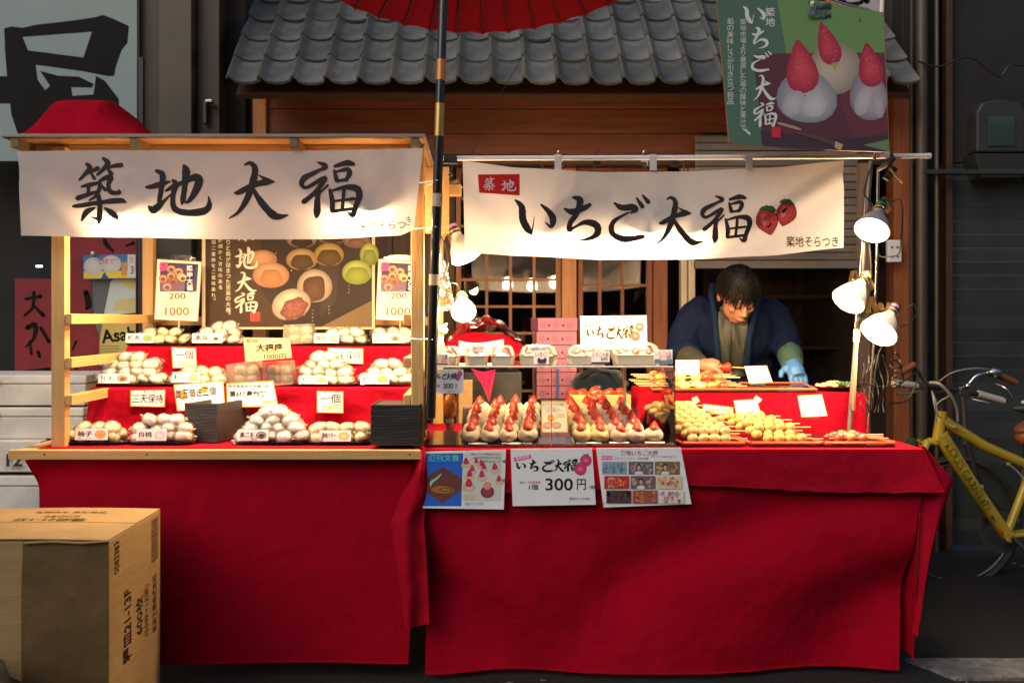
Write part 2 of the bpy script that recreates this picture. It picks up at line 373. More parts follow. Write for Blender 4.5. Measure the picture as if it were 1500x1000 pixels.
class Sheet:
    """a flat (or draped) printed thing laid out in the photo's pixel units at depth Y"""
    def __init__(s, name, label, cat, poly, Y, mt, th=.0015, tilt=0, yaw=0, roll=0, group=None, ink='print', wave=None, parent=None, grid=None):
        s.Y = Y; s.k = Y / F
        xs = [p[0] for p in poly]; ys = [p[1] for p in poly]
        s.cx = (min(xs) + max(xs)) / 2; s.cy = (min(ys) + max(ys)) / 2
        s.wave = wave; s.L = {}; s.layer = 0; s.ink = ink; s.name = name
        c = P(s.cx, s.cy, Y); m = M()
        if grid: m.grid(lambda u, v: s.loc(*grid(u, v), 0), 64, 18)
        else:
            pts = [s.loc(x, y, 0) for x, y in poly]; n = len(pts)
            m.add(pts + [p + Vector((0, th, 0)) for p in pts], [list(range(n)), [n + i for i in range(n)][::-1]] + [(i, (i + 1) % n, n + (i + 1) % n, n + i) for i in range(n)])
        o = m.build(name, mt, None, smooth=bool(grid))
        o.location = c; o.rotation_euler = (tilt, roll, yaw)
        if parent is None: tag(o, label, cat, group)
        else: o.parent = parent; o.location = c - parent.location
        s.o = o
    def loc(s, px, py, d):
        x, z = (px - s.cx) * s.k, -(py - s.cy) * s.k
        y = -d + (s.wave(x, z) if s.wave else 0)
        return Vector((x, y, z))
    def _m(s, part): return s.L.setdefault(part, M())
    def put(s, part, vs, fs, col, inc=1, extra=0):
        s.layer += inc
        d = (.0006 + .000016 * s.layer if s.wave is None else .0012 + .00016 * s.layer) + extra * .00002
        s._m(part).add([s.loc(x, y, d) for x, y in vs], fs, col)
    def poly(s, pts, col, part='printed_picture'):
        if s.wave is not None and len(pts) == 4:
            n = 10; a, b, c, e = pts
            L = lambda p, q, t: (p[0] + (q[0] - p[0]) * t, p[1] + (q[1] - p[1]) * t)
            vs = [L(L(a, b, i / n), L(e, c, i / n), j / n) for j in range(n + 1) for i in range(n + 1)]
            s.put(part, vs, [(j * (n + 1) + i, j * (n + 1) + i + 1, (j + 1) * (n + 1) + i + 1, (j + 1) * (n + 1) + i) for j in range(n) for i in range(n)], col); return
        s.put(part, pts, [tuple(range(len(pts)))], col)
    def rect(s, x0, y0, x1, y1, col, part='printed_picture', n=1):
        s.poly([(x0, y0), (x1, y0), (x1, y1), (x0, y1)], col, part)
    def blob(s, cx, cy, rx, ry, c0, c1=None, rot=0, part='printed_picture', n=20, shape=None, off=(0, 0), inc=1):
        c1 = c1 or c0; vs = [(cx + off[0] * rx, cy + off[1] * ry)]; cs = [c0]; ca, sa = math.cos(rot), math.sin(rot)
        for ring in (.5, .82, 1):
            for i in range(n):
                t = 2 * math.pi * i / n; q = (shape(t) if shape else 1) * ring
                x, y = rx * q * math.cos(t), ry * q * math.sin(t)
                o = 1 - ring
                vs.append((cx + x * ca - y * sa + off[0] * rx * o, cy + x * sa + y * ca + off[1] * ry * o))
                f = ring ** 1.5; cs.append(tuple(a * (1 - f) + b * f for a, b in zip(c0, c1)))
        fs = [(0, 1 + i, 1 + (i + 1) % n) for i in range(n)]
        for q in range(2): fs += [(1 + q * n + i, 1 + (q + 1) * n + i, 1 + (q + 1) * n + (i + 1) % n, 1 + q * n + (i + 1) % n) for i in range(n)]
        s.put(part, vs, fs, cs, inc)
    def berry(s, ax, ay, bx, by, w_, c0=(.75, .05, .07), c1=(.35, .01, .03), seeds=False):
        """printed strawberry: apex (ax, ay), broad end (bx, by)"""
        dx, dy = bx - ax, by - ay; L = math.hypot(dx, dy); ux, uy = dx / L, dy / L; nx, ny = -uy, ux
        vs = [(ax + dx * .55, ay + dy * .55)]; cs = [c0]; n = 16
        for i in range(n):
            t = 2 * math.pi * i / n; q = .5 - .5 * math.cos(t); h = math.sin(t) * w_ * (.36 + .95 * q)
            vs.append((ax + dx * q + nx * h, ay + dy * q + ny * h)); cs.append(c1)
        s.put('printed_picture', vs, [(0, 1 + i, 1 + (i + 1) % n) for i in range(n)], cs)
        if seeds:
            for i in range(34):
                q = rnd(.15, .92); h = rnd(-.75, .75) * w_ * math.sqrt(max(0, 1 - (2 * q - 1) ** 2)) * (.45 + .55 * q)
                s.blob(ax + dx * q + nx * h, ay + dy * q + ny * h, .55, .4, (.8, .35, .3), n=6)
    def text(s, t, x0, y0, x1, y1, col=(.02, .02, .02), bold=0, part='lettering', vertical=False, rot=0):
        if vertical:
            n = len(t); h = (y1 - y0) / n
            for i, ch in enumerate(t):
                q_ = min((x1 - x0), h * .94) / 2; mx_, my_ = (x0 + x1) / 2, y0 + h * (i + .5); z_ = text_mesh(ch, bold)[0]
                if z_ and ch not in '。、':
                    ww = max(v[0] for v in z_) - min(v[0] for v in z_); hh_ = max(v[1] for v in z_) - min(v[1] for v in z_); f_ = q_ / max(ww, hh_, .7)
                    s.text(ch, mx_ - ww * f_, my_ - hh_ * f_, mx_ + ww * f_, my_ + hh_ * f_, col, bold, part); continue
                if ch in '。、': s.text(ch, x0 + (x1 - x0) * .55, y0 + h * i, x1, y0 + h * (i + .35), col, bold, part)
                else: s.text(ch, x0, y0 + h * (i + .06), x1, y0 + h * (i + .94), col, bold, part)
            return
        vs, fs = text_mesh(t, bold)
        if not vs: return
        ax, bx = min(v[0] for v in vs), max(v[0] for v in vs); ay, by = min(v[1] for v in vs), max(v[1] for v in vs)
        sx = (x1 - x0) / max(bx - ax, 1e-4); sy = (y1 - y0) / max(by - ay, 1e-4); mx, my = (x0 + x1) / 2, (y0 + y1) / 2
        if t in ('一',) or len(t) == 1 and (by - ay) < .3: sy = sx
        out = []; ca, sa = math.cos(rot), math.sin(rot)
        for x, y in vs:
            dx, dy = (x - (ax + bx) / 2) * sx, -(y - (ay + by) / 2) * sy
            out.append((mx + dx * ca - dy * sa, my + dx * sa + dy * ca))
        s.put(part, out, fs, col)
    def glyph(s, ch, x0, y0, x1, y1, col=(.02, .015, .015), part='character', rot=0, wt=1.28):
        s.gn = getattr(s, 'gn', 0) + 1; part = '%s#%d' % (part, s.gn)
        mx, my = (x0 + x1) / 2, (y0 + y1) / 2; ca, sa = math.cos(rot), math.sin(rot)
        for gi, (vs, fs) in enumerate(glyph2d(ch, x0, y0, x1, y1, wt)):
            s.put(part, [(mx + (x - mx) * ca - (y - my) * sa, my + (x - mx) * sa + (y - my) * ca) for x, y in vs], fs, col, int(gi == 0), gi)
    def stroke(s, pts, col, part='lettering'):
        vs, fs = ribbon(pts); s.put(part, vs, fs, col)
    def border(s, poly, w_, col, part='border'):
        cx = sum(p[0] for p in poly) / len(poly); cy_ = sum(p[1] for p in poly) / len(poly); n = len(poly)
        inn = [(x - math.copysign(min(w_, abs(x - cx)), x - cx), y - math.copysign(min(w_, abs(y - cy_)), y - cy_)) for x, y in poly]
        s.put(part, list(poly) + inn, [(i, (i + 1) % n, n + (i + 1) % n, n + i) for i in range(n)], col)
    def done(s, mats=None):
        for part, m in s.L.items():
            part = part.split('#')[0]; m.build(part, (mats or {}).get(part, MT[s.ink]), s.o)
        return s.o
MT['orange_door'] = wood('door_cedar', (.24, .09, .035), (.36, .15, .06), 'Z', .5)
MT['wood_rail'] = wood('rail_wood', (.16, .10, .06), (.24, .15, .09), 'Z', .6)
MT['bronze2'] = pm('lighter_bronze_metal', (.075, .056, .040), .45, .2, .12, 4)
MT['pane_dk'] = pm('dark_glass', (.03, .05, .05), .08, coat=.5)
MT['print_red'] = pm('dark_red_print', (.17, .008, .016), .7, var=.15)
MT['poster_bk'] = pm('dark_poster', (.02, .022, .025), .5)
MT['print_blue'] = pm('blue_board', (.03, .14, .38), .5)
MT['lamp_small'] = emis('small_lamp_light', (.8, .9, 1), 1.2)
MT['bag'] = pm('black_bag_plastic', (.008, .008, .009), .5, bump=.5, bscale=14)
MT['rafter'] = wood('rafter_wood', (.16, .10, .05), (.24, .16, .08), 'Y', .6)
MT['tape2'] = pm('pale_cloth_loop', (.55, .50, .46), .7)
MT['poster_g'] = pm('poster_board', (.28, .12, .05), .6)
MT['tan_paper'] = pm('tan_paper', (.55, .40, .22), .7, var=.04)
MT['cream_paper'] = pm('cream_paper', (.76, .70, .54), .6, var=.03)
MT['cream_frame'] = pm('cream_frame', (.68, .58, .40), .6)
MT['blackwood'] = wood('black_stained_wood', (.012, .012, .013), (.03, .028, .027), 'X', .5, 30, .4)
MT['acryl_s'] = glassy('shelf_acrylic', (.95, .95, .92), .3, .05, mixbase=.12)
MT['edge_thin'] = glassy('thin_acrylic_edge', (.85, .85, .82), .5, .2, mixbase=.35)
MT['pack_edge'] = glassy('milky_pack_plastic', (.92, .92, .92), .6, .15, mixbase=.25)
MT['pack_cream'] = pm('cream_pack_base', (.74, .66, .52), .4, var=.05, sub=.3)
MT['orange_gel'] = pm('orange_gel', (.75, .25, .03), .15, var=.1, coat=.5, sub=.4)
MT['dango'] = pm('pale_dumpling', (.70, .52, .22), .3, 0, .15, 22, .1, 90, coat=.3, sub=.2, col2=(.70, .40, .13))
MT['dango_y'] = pm('glazed_dumpling', (.70, .46, .12), .22, 0, .15, 22, .1, 90, coat=.5, sub=.2, col2=(.66, .33, .07))
MT['dango_yy'] = pm('yellow_fruit', (.78, .68, .18), .3, 0, .15, 30, .2, 150, coat=.3, sub=.2)
MT['berry_o'] = pm('orange_red_fruit', (.70, .10, .03), .25, 0, .2, 25, .4, 200, coat=.5, sub=.1, col2=(.75, .28, .06))
MT['fruit_mix'] = pm('mixed_fruit', (.70, .35, .12), .35, 0, .3, 25, .2, 90, coat=.3, col2=(.75, .6, .3))
MT['leaf'] = pm('green_leaf', (.05, .14, .03), .5)
MT['pink'] = pm('pink_box_card', (.48, .17, .26), .6, var=.05)
MT['pink_dk'] = pm('pink_box_lid_shadow', (.40, .12, .19), .6, var=.05)  # darker pink for the shadow painted under the box lids
MT['blue_pl'] = pm('blue_plastic', (.03, .10, .35), .4)
MT['film_w'] = glassy('milky_bag_plastic', (.80, .80, .80), .5, .25, .8, 30, mixbase=.12)
MT['towel'] = cloth_mat('white_towel', (.62, .60, .62))
MT['pink_cloth'] = cloth_mat('pink_red_cloth', (.60, .01, .09), sheen=.2)
MT['grey_pl'] = pm('grey_plastic', (.022, .025, .025), .5)
MT['denim'] = cloth_mat('blue_bag_cloth', (.005, .012, .022))
MT['bulb'] = emis('lamp_bulb_glow', (1, .84, .62), 12)
MT['bulb_soft'] = emis('bare_bulb_glow', (1, .74, .42), 25)
MT['ring_g'] = pm('green_ring', (.02, .25, .12), .4); MT['ring_l'] = pm('lime_ring', (.45, .6, .08), .4); MT['ring_p'] = pm('purple_ring', (.35, .12, .4), .4)
MT['skin'] = pm('skin', (.46, .20, .11), .5, 0, .08, 12, .1, 120, sub=.15)
MT['glove'] = pm('blue_glove', (.07, .22, .50), .45, 0, .08, 20, .2, 60)
MT['navy'] = cloth_mat('navy_jacket_cloth', (.0055, .010, .032), sheen=0, wrinkle=.9)
MT['navy_lt'] = cloth_mat('navy_lapel_cloth', (.007, .018, .045), sheen=0)
MT['olive'] = pm('olive_quilted_cloth', (.036, .038, .026), .6, 0, .15, 10, .5, 18)
MT['olive_dk'] = pm('dark_collar', (.03, .03, .025), .7)
MT['green_cuff'] = pm('green_cuff', (.05, .11, .08), .7, 0, .15, 10, .5, 18)
MT['hair'] = pm('black_hair', (.006, .005, .0045), .55, spec=.25)
MT['lip'] = pm('lip', (.25, .08, .06), .5)
MT['bike_yellow'] = pm('yellow_paint', (.32, .24, .015), .35, 0, .08, 6, coat=.4)
MT['tyre_green'] = pm('green_tyre', (.015, .05, .02), .7)
MT['steel_dk'] = pm('dull_steel', (.12, .12, .12), .4, .8)
MT['grip'] = pm('grey_grip', (.42, .38, .35), .6)
MT['grey_cable'] = pm('grey_cable', (.28, .27, .25), .5)
MT['brown_grip'] = pm('brown_leather', (.22, .07, .03), .5)
MT['pole_grey'] = pm('grey_pole_metal', (.22, .21, .20), .35, .6)

_m = MT['film']; _n = _m.node_tree.nodes; _l = _m.node_tree.links; _o = _n['Material Output']; _src = _o.inputs[0].links[0].from_socket
_d = _n.new('ShaderNodeBsdfDiffuse'); _d.inputs[0].default_value = (.85, .80, .70, 1); _t = _n.new('ShaderNodeBsdfTranslucent'); _t.inputs[0].default_value = (.85, .80, .70, 1)
_a = _n.new('ShaderNodeMixShader'); _a.inputs[0].default_value = .5; _l.new(_d.outputs[0], _a.inputs[1]); _l.new(_t.outputs[0], _a.inputs[2])
_x = _n.new('ShaderNodeMixShader'); _x.inputs[0].default_value = .22; _l.new(_src, _x.inputs[1]); _l.new(_a.outputs[0], _x.inputs[2]); _l.new(_x.outputs[0], _o.inputs[0])
MT['wall_meter'] = pm('dark_grey_meter', (.022, .025, .024), .5)

def add_random(m, lo, hi):
    n = m.node_tree.nodes; l = m.node_tree.links; b = n['Principled BSDF']; src = b.inputs['Base Color'].links[0].from_socket
    oi = n.new('ShaderNodeObjectInfo'); mr = n.new('ShaderNodeMapRange'); mr.inputs[3].default_value = lo; mr.inputs[4].default_value = hi
    hs = n.new('ShaderNodeHueSaturation'); l.new(oi.outputs['Random'], mr.inputs[0]); l.new(mr.outputs[0], hs.inputs['Value']); l.new(src, hs.inputs['Color']); l.new(hs.outputs[0], b.inputs['Base Color'])
add_random(MT['tile'], .72, 1.3)
for k in ('mochi', 'mochi_y', 'mochi_p', 'dango', 'dango_y', 'berry_o', 'berry'): add_random(MT[k], .82, 1.06)
for k in ('cedar_x', 'shutter', 'shutter_b'): add_random(MT[k], .8, 1.2)
MT['rim_dk'] = pm('dark_rim', (.03, .03, .03), .5, .5)
# ================================================================ THE SETTING
def fbm(x, y, z=0, s=1): return noise.noise(Vector((x * s, y * s, z * s)))
g = M(); g.box(-60, 60, -40, 80, -.2, 0); tag(g.build('ground', MT['asphalt']), kind='structure')
kb = M()
for i in range(7):
    x0 = 1.56 + i * .62
    kb.slab(lambda u, v, x0=x0, i=i: Vector((x0 + .6 * u + (.09 * (1 - v) if i == 0 else 0), 3.44 + .2 * v, .012 + .003 * fbm(x0 + u * .6, v, 3, 9))), 8, 4, (0, 0, -.012))
tag(kb.build('kerb_strip', MT['stone'], smooth=True), kind='structure')

# ---------------- shop building behind the stalls
DW = 5.6
shop = thing('shop_building', 'wooden shop front with a grey tiled roof and cedar boards behind the stalls', 'shop building', (.5, DW, 0))
def sbox(name, mt, x0, x1, y0, y1, z0, z1, bevel=.003, parent=None):
    m = M(); m.box(x0, x1, y0, y1, z0, z1); return m.build(name, MT[mt], parent or shop, world=True, bevel=bevel)
def X(px, Y): return (px - VX) / F * Y
def Z(py, Y): return EYE - (py - HY) / F * Y
# cedar fascia boards
Yf = 5.45
zs = [Z(228, Yf), Z(196, Yf), Z(160, Yf), Z(128, Yf), Z(96, Yf)]
for a, b in zip(zs, zs[1:]):
    sbox('wall_board', 'cedar_x', X(392, Yf), X(1322, Yf), Yf, Yf + .03, a + .003, b, .004)
sbox('beam', 'dark_wood', X(340, Yf), X(1340, Yf), Yf - .03, Yf + .09, Z(243, Yf), Z(229, Yf))
sbox('post', 'orange_z', X(372, Yf), X(391, Yf), Yf - .03, Yf + .06, 0, Z(118, Yf))
sbox('post', 'cedar_z', X(1304, Yf), X(1327, Yf), Yf - .05, Yf + .06, 0, Z(100, Yf))
sbox('post', 'orange_z', X(822, DW), X(843, DW), DW - .06, DW + .04, 0, Z(243, DW))
sbox('post', 'cedar_z', X(955, DW), X(975, DW), DW - .06, DW + .04, 0, Z(243, DW))
sbox('post', 'cream_pl', X(997, DW), X(1006, DW), DW - .02, DW + .05, 0, Z(243, DW), .006)
sbox('post', 'cream_pl', X(1007.5, DW), X(1017, DW), DW - .03, DW + .05, 0, Z(243, DW), .006)
sbox('ceiling_board', 'dark_wood', X(340, Yf), X(1340, Yf), Yf + .09, 8.4, 2.25, 2.3)
# side pieces, eave soffit, rear wall
sbox('wall', 'wall_in', X(340, Yf), X(1340, Yf) + .9, 8.4, 8.5, 0, 3.6)
sbox('wall', 'wall_in', X(330, Yf) - .1, X(335, Yf), Yf, 8.4, 0, 3.6)
sbox('wall', 'wall_in', X(1330, Yf), X(1338, Yf), Yf + .05, 8.4, 0, 3.6)
sbox('wall', 'wall_dk', X(335, Yf), X(372, Yf), Yf + .02, Yf + .1, 0, 2.6)
# lower wall under the left part, small boards behind the left stall
for i in range(9):
    x0 = X(391, DW) + i * .118
    sbox('wall_board', 'dark_wood', x0, x0 + .114, DW + .01, DW + .04, 0, Z(243, DW), .002)
# interior shelving and door behind vendor
for i in range(6):
    x0 = X(1030, 7.2) + i * .22
    sbox('wall_board', 'dark_wood', x0, x0 + .215, 7.2, 7.24, 0, 2.2, .003)
# shelves inside the doorway
for zz in (.75, 1.05, 1.38):
    sbox('shelf', 'dark_wood', X(1100, 6.6), X(1250, 6.6), 6.5, 6.9, zz, zz + .025)
# sliding doors
def sliding_door(px0, px1, vert, horiz, mt, top=243):
    Yd = DW; fr = M()
    x0, x1 = X(px0, Yd), X(px1, Yd); z1 = Z(top, Yd); t = .028
    fr.box(x0, x0 + t, Yd - .03, Yd, .02, z1); fr.box(x1 - t, x1, Yd - .03, Yd, .02, z1)
    fr.box(x0 + t, x1 - t, Yd - .028, Yd - .002, .02, .22); fr.box(x0 + t, x1 - t, Yd - .028, Yd - .002, z1 - .05, z1)
    d = fr.build('sliding_door', MT[mt], shop, world=True, bevel=.002)
    d.location = (0, 0, 0)
    def sub(name, mt_, *b):
        m = M(); m.box(*b)
        o = m.build(name, MT[mt_], None); o.data.transform(Matrix.Translation(-shop.location)); o.parent = d; return o
    for px in vert:
        x = X(px, Yd); sub('lattice_bar', mt, x - .008, x + .008, Yd - .024, Yd - .006, .22, z1 - .05)
    for py in horiz:
        z = Z(py, Yd); sub('lattice_bar', mt, x0 + t, x1 - t, Yd - .0225, Yd - .0075, z - .007, z + .007)
    xs = [x0 + t] + [X(p, Yd) for p in vert] + [x1 - t]; zz = [.22] + sorted(Z(p, Yd) for p in horiz) + [z1 - .05]
    for a, b in zip(xs, xs[1:]):
        for c, e in zip(zz, zz[1:]): sub('pane', 'pane', a, b, Yd - .005, Yd - .002, c, e)
sliding_door(668, 821, [713, 747.5, 782], [292, 332, 371, 410, 449, 488, 530, 572, 612], 'orange_door')
sliding_door(846, 954, [878, 911], [270, 318, 366, 418, 470, 522, 574], 'cedar_z')
# roller shutter half down over the doorway (beige slats)
for i in range(16):
    z0 = Z(381, 5.35) + i * .042
    sbox('shutter_slat', 'shutter_b', X(1018, 5.35), X(1256, 5.35), 5.34 + .004 * (i % 2), 5.355, z0, z0 + .038, .004)
sbox('shutter_rail', 'shutter_b', X(1018, 5.33), X(1256, 5.33), 5.32, 5.36, Z(381, 5.33) - .045, Z(381, 5.33) - .004, .003)
sbox('shutter_rail', 'wood_rail', X(1256, 5.33), X(1272, 5.33), 5.30, 5.38, 0, Z(240, 5.33), .003)
# roof: eave plane, tiles
roof = M(); Ye, ze = 5.05, Z(122, 5.05)
roof.slab(lambda u, v: Vector((-1.24 + 3.46 * u, Ye + .05 + 1.05 * v, ze - .045 + 1.05 * v)), 1, 1, (0, .02, -.02))
roof_o = roof.build('roof', MT['dark_wood'], shop, world=True)
gut = M(); gut.box(-1.2, 2.2, Ye + .10, Ye + .13, ze - .05, ze - .0); o = gut.build('eave_board', MT['dark_wood'], shop, world=True, bevel=.003)
def tile_mesh(edge=0):
    m = M(); W, L = .1715, .245
    def h(u): return .030 * math.exp(-((u - .10) / .10) ** 2) + .010 * math.cos((u - .62) * 4.2) * -1 + .012 * max(0, u - .8) * 3
    return m, h, W, L
def make_tile():
    m, h, W, L = tile_mesh()
    s_ = math.sqrt(.5)
    def fn(u, v):
        a = v * L; hh = h(u) + .016 * (1 - v)
        return Vector((u * W, a * s_ - hh * s_, a * s_ + hh * s_))
    m.slab(fn, 12, 2, (0, .011, -.011))
    return m.mesh('roof_tile', MT['tile'], True, sharp=50)
tmesh = make_tile(); first = None; cnt = 0
for r in range(6):
    for c in range(21):
        x = -1.285 + c * .1676 + (0.012 if c == 0 else 0); s_ = .2115 * r * math.sqrt(.5)
        o = bpy.data.objects.new('roof_tile', tmesh); COL.objects.link(o); o.parent = roof_o
        o.location = Vector((x, Ye + s_ + rnd(-.002, .002), ze + s_ + rnd(-.002, .002))) - shop.location
        o.rotation_euler = (rnd(-.02, .02), rnd(-.025, .025), rnd(-.014, .014))

# ---------------- left neighbour building
Yl = 5.2
lb = thing('neighbour_building', 'dark building with brown metal door frame at the left edge', 'building', (X(100, Yl), Yl, 0))
def lbox(name, mt, x0, x1, y0, y1, z0, z1, bevel=.004):
    m = M(); m.box(x0, x1, y0, y1, z0, z1); return m.build(name, MT[mt], lb, world=True, bevel=bevel)
lbox('door_frame', 'bronze', X(201, Yl), X(234, Yl), Yl, Yl + .15, 0, 3.6)
lbox('door_frame', 'bronze2', X(235.5, Yl), X(283, Yl), Yl - .03, Yl + .12, 0, 3.6)
lbox('door_frame', 'bronze', X(284, Yl), X(318, Yl), Yl + .05, Yl + .2, 0, 3.6)
lbox('door_handle', 'bronze2', X(298, Yl), X(302, Yl), Yl - .0, Yl + .04, Z(181, Yl), Z(146, Yl), .003)
lbox('door_handle', 'steel', X(302.5, Yl), X(312, Yl), Yl - .02, Yl + .03, Z(151, Yl), Z(147, Yl), .003)
lbox('wall', 'wall_dk', -6.5, X(201, Yl) - .01, Yl + .3, Yl + .5, 0, 4.5)
lbox('wall', 'wall_dk', X(316, Yl), X(345, Yl), Yl + .22, Yl + .3, 0, 4.5)
lbox('wall', 'wall_dk', X(330, 5.6) - .5, X(335, 5.6) - .05, 5.6, 9, 0, 5)
# ---------------- right neighbour building with roller shutter
Yr = 5.4
rb = thing('shuttered_building', 'dark closed building with grey roller shutter at the right edge', 'building', (X(1440, Yr), Yr, 0))
def rbox(name, mt, x0, x1, y0, y1, z0, z1, bevel=.004):
    m = M(); m.box(x0, x1, y0, y1, z0, z1); return m.build(name, MT[mt], rb, world=True, bevel=bevel)
rbox('wall', 'wall_dk', X(1329, Yr), X(1343, Yr), Yr + .06, Yr + .2, 0, 4.2)
rbox('pillar', 'bronze', X(1343, Yr), X(1360, Yr), Yr, Yr + .2, 0, 4.2)
rbox('wall', 'wall_dk', X(1360, Yr), X(1383, Yr), Yr + .08, Yr + .2, 0, 4.2)
rbox('shutter_rail', 'dark_wood', X(1383, Yr), X(1392, Yr), Yr - .03, Yr + .1, 0, 4.2)
rbox('wall', 'wall_dk', X(1383, Yr), 6.5, Yr + .02, Yr + .3, Z(238, Yr), 4.2)
zt = Z(240, Yr); k = 0
zz = .02
while zz < zt:
    m = M(); x0, x1 = X(1392, Yr), 6.4; hh = .072
    prof = [(0, 0), (.012, .004), (.016, hh * .5), (.012, hh - .010), (-.004, hh - .006), (-.004, hh - .001), (.022, hh - .001), (.022, 0)]
    m.add([(x0, Yr + .03 - a + .02, zz + b) for a, b in prof] + [(x1, Yr + .03 - a + .02, zz + b) for a, b in prof],
          [(i, (i + 1) % 8, 8 + (i + 1) % 8, 8 + i) for i in range(8)])
    m.build('shutter_slat', MT['shutter'], rb, world=True); zz += hh + .0015
pipe = M(); pipe.tube([P(1350, -40, 5.3), P(1350, 400, 5.3), P(1350, 900, 5.3)], .028, 12)
tag(pipe.build('drain_pipe', MT['bronze2'], smooth=True), 'dark vertical drain pipe between shop and shuttered building', 'pipe')
em = thing('electric_meter', 'round topped grey electricity meter on wall above the roller shutter', 'meter', P(1466, 190, 5.3))
m = M()
prof = [(-.13, -.12), (-.13, .09), (-.10, .145), (0, .165), (.10, .145), (.13, .09), (.13, -.12)]
m.prism(prof, 0, .10); m.build('meter_case', MT['wall_meter'], em, bevel=.01)
m = M(); m.box(-.07, .07, -.008, 0, -.09, .07); m.build('meter_window', MT['pane_dk'], em, bevel=.004)
m = M(); m.prism([(-.15, -.13), (.15, -.13), (.11, -.26), (-.11, -.26)], -.02, .12); m.build('meter_base', MT['wall_dk'], em, bevel=.008)
m = M(); m.box(.17, .34, .02, .09, -.25, -.05); m.build('junction_box', MT['shutter'], em, bevel=.006)
pb = thing('wall_socket', 'small white cable box on the orange wooden post at right', 'cable box', P(1309, 368, 5.36))
m = M(); m.cbox((0, 0, 0), (.075, .03, .12)); m.build('box_cover', MT['white_pl'], pb, bevel=.005)
for dx in (-.015, .015):
    for dz in (-.03, .02):
        m = M(); m.lathe([(0, 0), (.006, 0), (.006, .003), (0, .003)], 8, Matrix.Translation((dx, -.015, dz)) @ Matrix.Rotation(R(90), 4, 'X')); m.build('screw', MT['blackm'], pb)

# ---------------- big sign with brush character, left
s = Sheet('shop_signboard', 'large grey white signboard with huge black brush character at the top left', 'signboard', [(-160, -80), (200.5, -80), (200.5, 236), (-160, 236)], 5.15, MT['white'], .04)
q = 1 / 2.857
def st(*p): s.stroke([(x * q, y * q, w_ * q) for x, y, w_ in p], (.006, .006, .006))
for pl in [[(18,120),(50,112),(95,118),(150,105),(300,88),(395,74),(432,64),(470,78),(540,110),(534,180),(510,210),(485,280),(478,318),(455,320),(350,300),(350,240),(385,134),(95,156)],
           [(18,120),(95,156),(118,212),(352,242),(352,300),(150,272),(158,335),(190,378),(210,360),(168,298),(245,318),(330,322),(392,352),(386,368),(298,366),(304,402),(392,396),(402,318),(440,340),(498,416),(500,470),(110,590),(75,560),(48,480),(30,320),(22,220)],
           [(-60, 320), (45, 320), (45, 434), (-60, 434)]]:
    s.poly([(x * q, y * q) for x, y in pl], (.008, .008, .008), 'lettering')
s.done()
# ---------------- posters behind the left stall
RED = (.16, .008, .016); BK = (.006, .006, .006)
s = Sheet('red_poster', 'dark red banner with big black brush characters at the far left', 'poster', [(22, 408), (76, 408), (76, 560), (22, 560)], 4.95, MT['print_red'])
for pts in ([(38, 438, 4), (60, 434, 6)], [(50, 428, 5), (48, 450, 5), (36, 462, 4)], [(50, 448, 4), (64, 462, 6)], [(40, 480, 7), (52, 476, 8), (50, 495, 6), (38, 508, 3)], [(60, 480, 5), (72, 500, 6)], [(44, 500, 4), (46, 518, 5)], [(56, 515, 5), (58, 522, 5)], [(38, 545, 7), (72, 541, 6)]): s.stroke(pts, BK)
s.done()
s = Sheet('red_poster', 'dark red poster with black brush strokes behind the wooden stall post', 'poster', [(78, 340), (200, 340), (200, 640), (78, 640)], 4.98, MT['print_red'])
for pts in ([(152, 345, 4), (156, 358, 7), (166, 368, 3)], [(185, 360, 3), (196, 356, 5)], [(126, 428, 8), (130, 445, 10), (127, 452, 5)], [(106, 512, 3), (112, 500, 4)], [(104, 522, 3), (112, 540, 4)]): s.stroke(pts, BK)
s.done()
s = Sheet('beer_poster', 'silver beer can poster with black script letters hanging behind stall', 'poster', [(134, 406), (199, 406), (199, 534), (146, 534), (146, 480), (134, 470)], 4.93, MT['poster_bk'])
s.poly([(135, 406), (162, 406), (150, 470), (148, 500), (138, 470)], (.10, .12, .13)); s.poly([(162, 412), (168, 408), (199, 408), (199, 462), (152, 462)], (.42, .50, .52))
s.poly([(176, 408), (199, 408), (199, 425), (184, 420)], (.5, .45, .2)); s.poly([(170, 440), (199, 436), (199, 458), (165, 455)], (.45, .42, .2))
s.poly([(152, 462), (199, 462), (199, 526), (146, 526), (146, 500)], (.42, .36, .12)); s.poly([(150, 462), (199, 458), (199, 461), (152, 465)], (.02, .02, .02))
s.text('Asahi', 148, 480, 204, 500, BK, .03, rot=-.12)
for i in range(5): s.rect(147, 506 + i * 4, 175, 507.5 + i * 4, (.2, .18, .08))
s.done()
s = Sheet('beer_board', 'blue and yellow beer price board with red letters, clipped above the can poster', 'sign board', [(122, 374), (199, 372), (199, 408), (122, 409)], 4.90, MT['print_blue'])
s.poly([(123, 398), (199, 396), (199, 407), (123, 408)], (.65, .50, .04)); s.blob(137, 390, 14, 13, (.5, .52, .5), (.42, .44, .44)); s.blob(163, 387, 15, 13, (.5, .52, .5), (.42, .44, .44))
s.poly([(148, 408), (153, 398), (160, 408)], (.02, .08, .3)); s.poly([(179, 384), (186, 384), (186, 404), (178, 404)], (.5, .25, .1)); s.rect(187, 373, 198.5, 407, (.55, .56, .58))
s.text('“DRY”', 140, 379, 172, 387, (.5, .02, .02)); s.text('生', 189, 376, 197, 384, (.5, .02, .03)); s.text('3', 191, 390, 196, 401); s.done()
m = M(); m.ball((0, 0, 0), .010, 10, 8); o = m.build('board_clip', MT['white_pl'], None, smooth=True); o.location = P(136, 371, 4.89); tag(o, 'small round white knob clip above the beer board', 'clip')
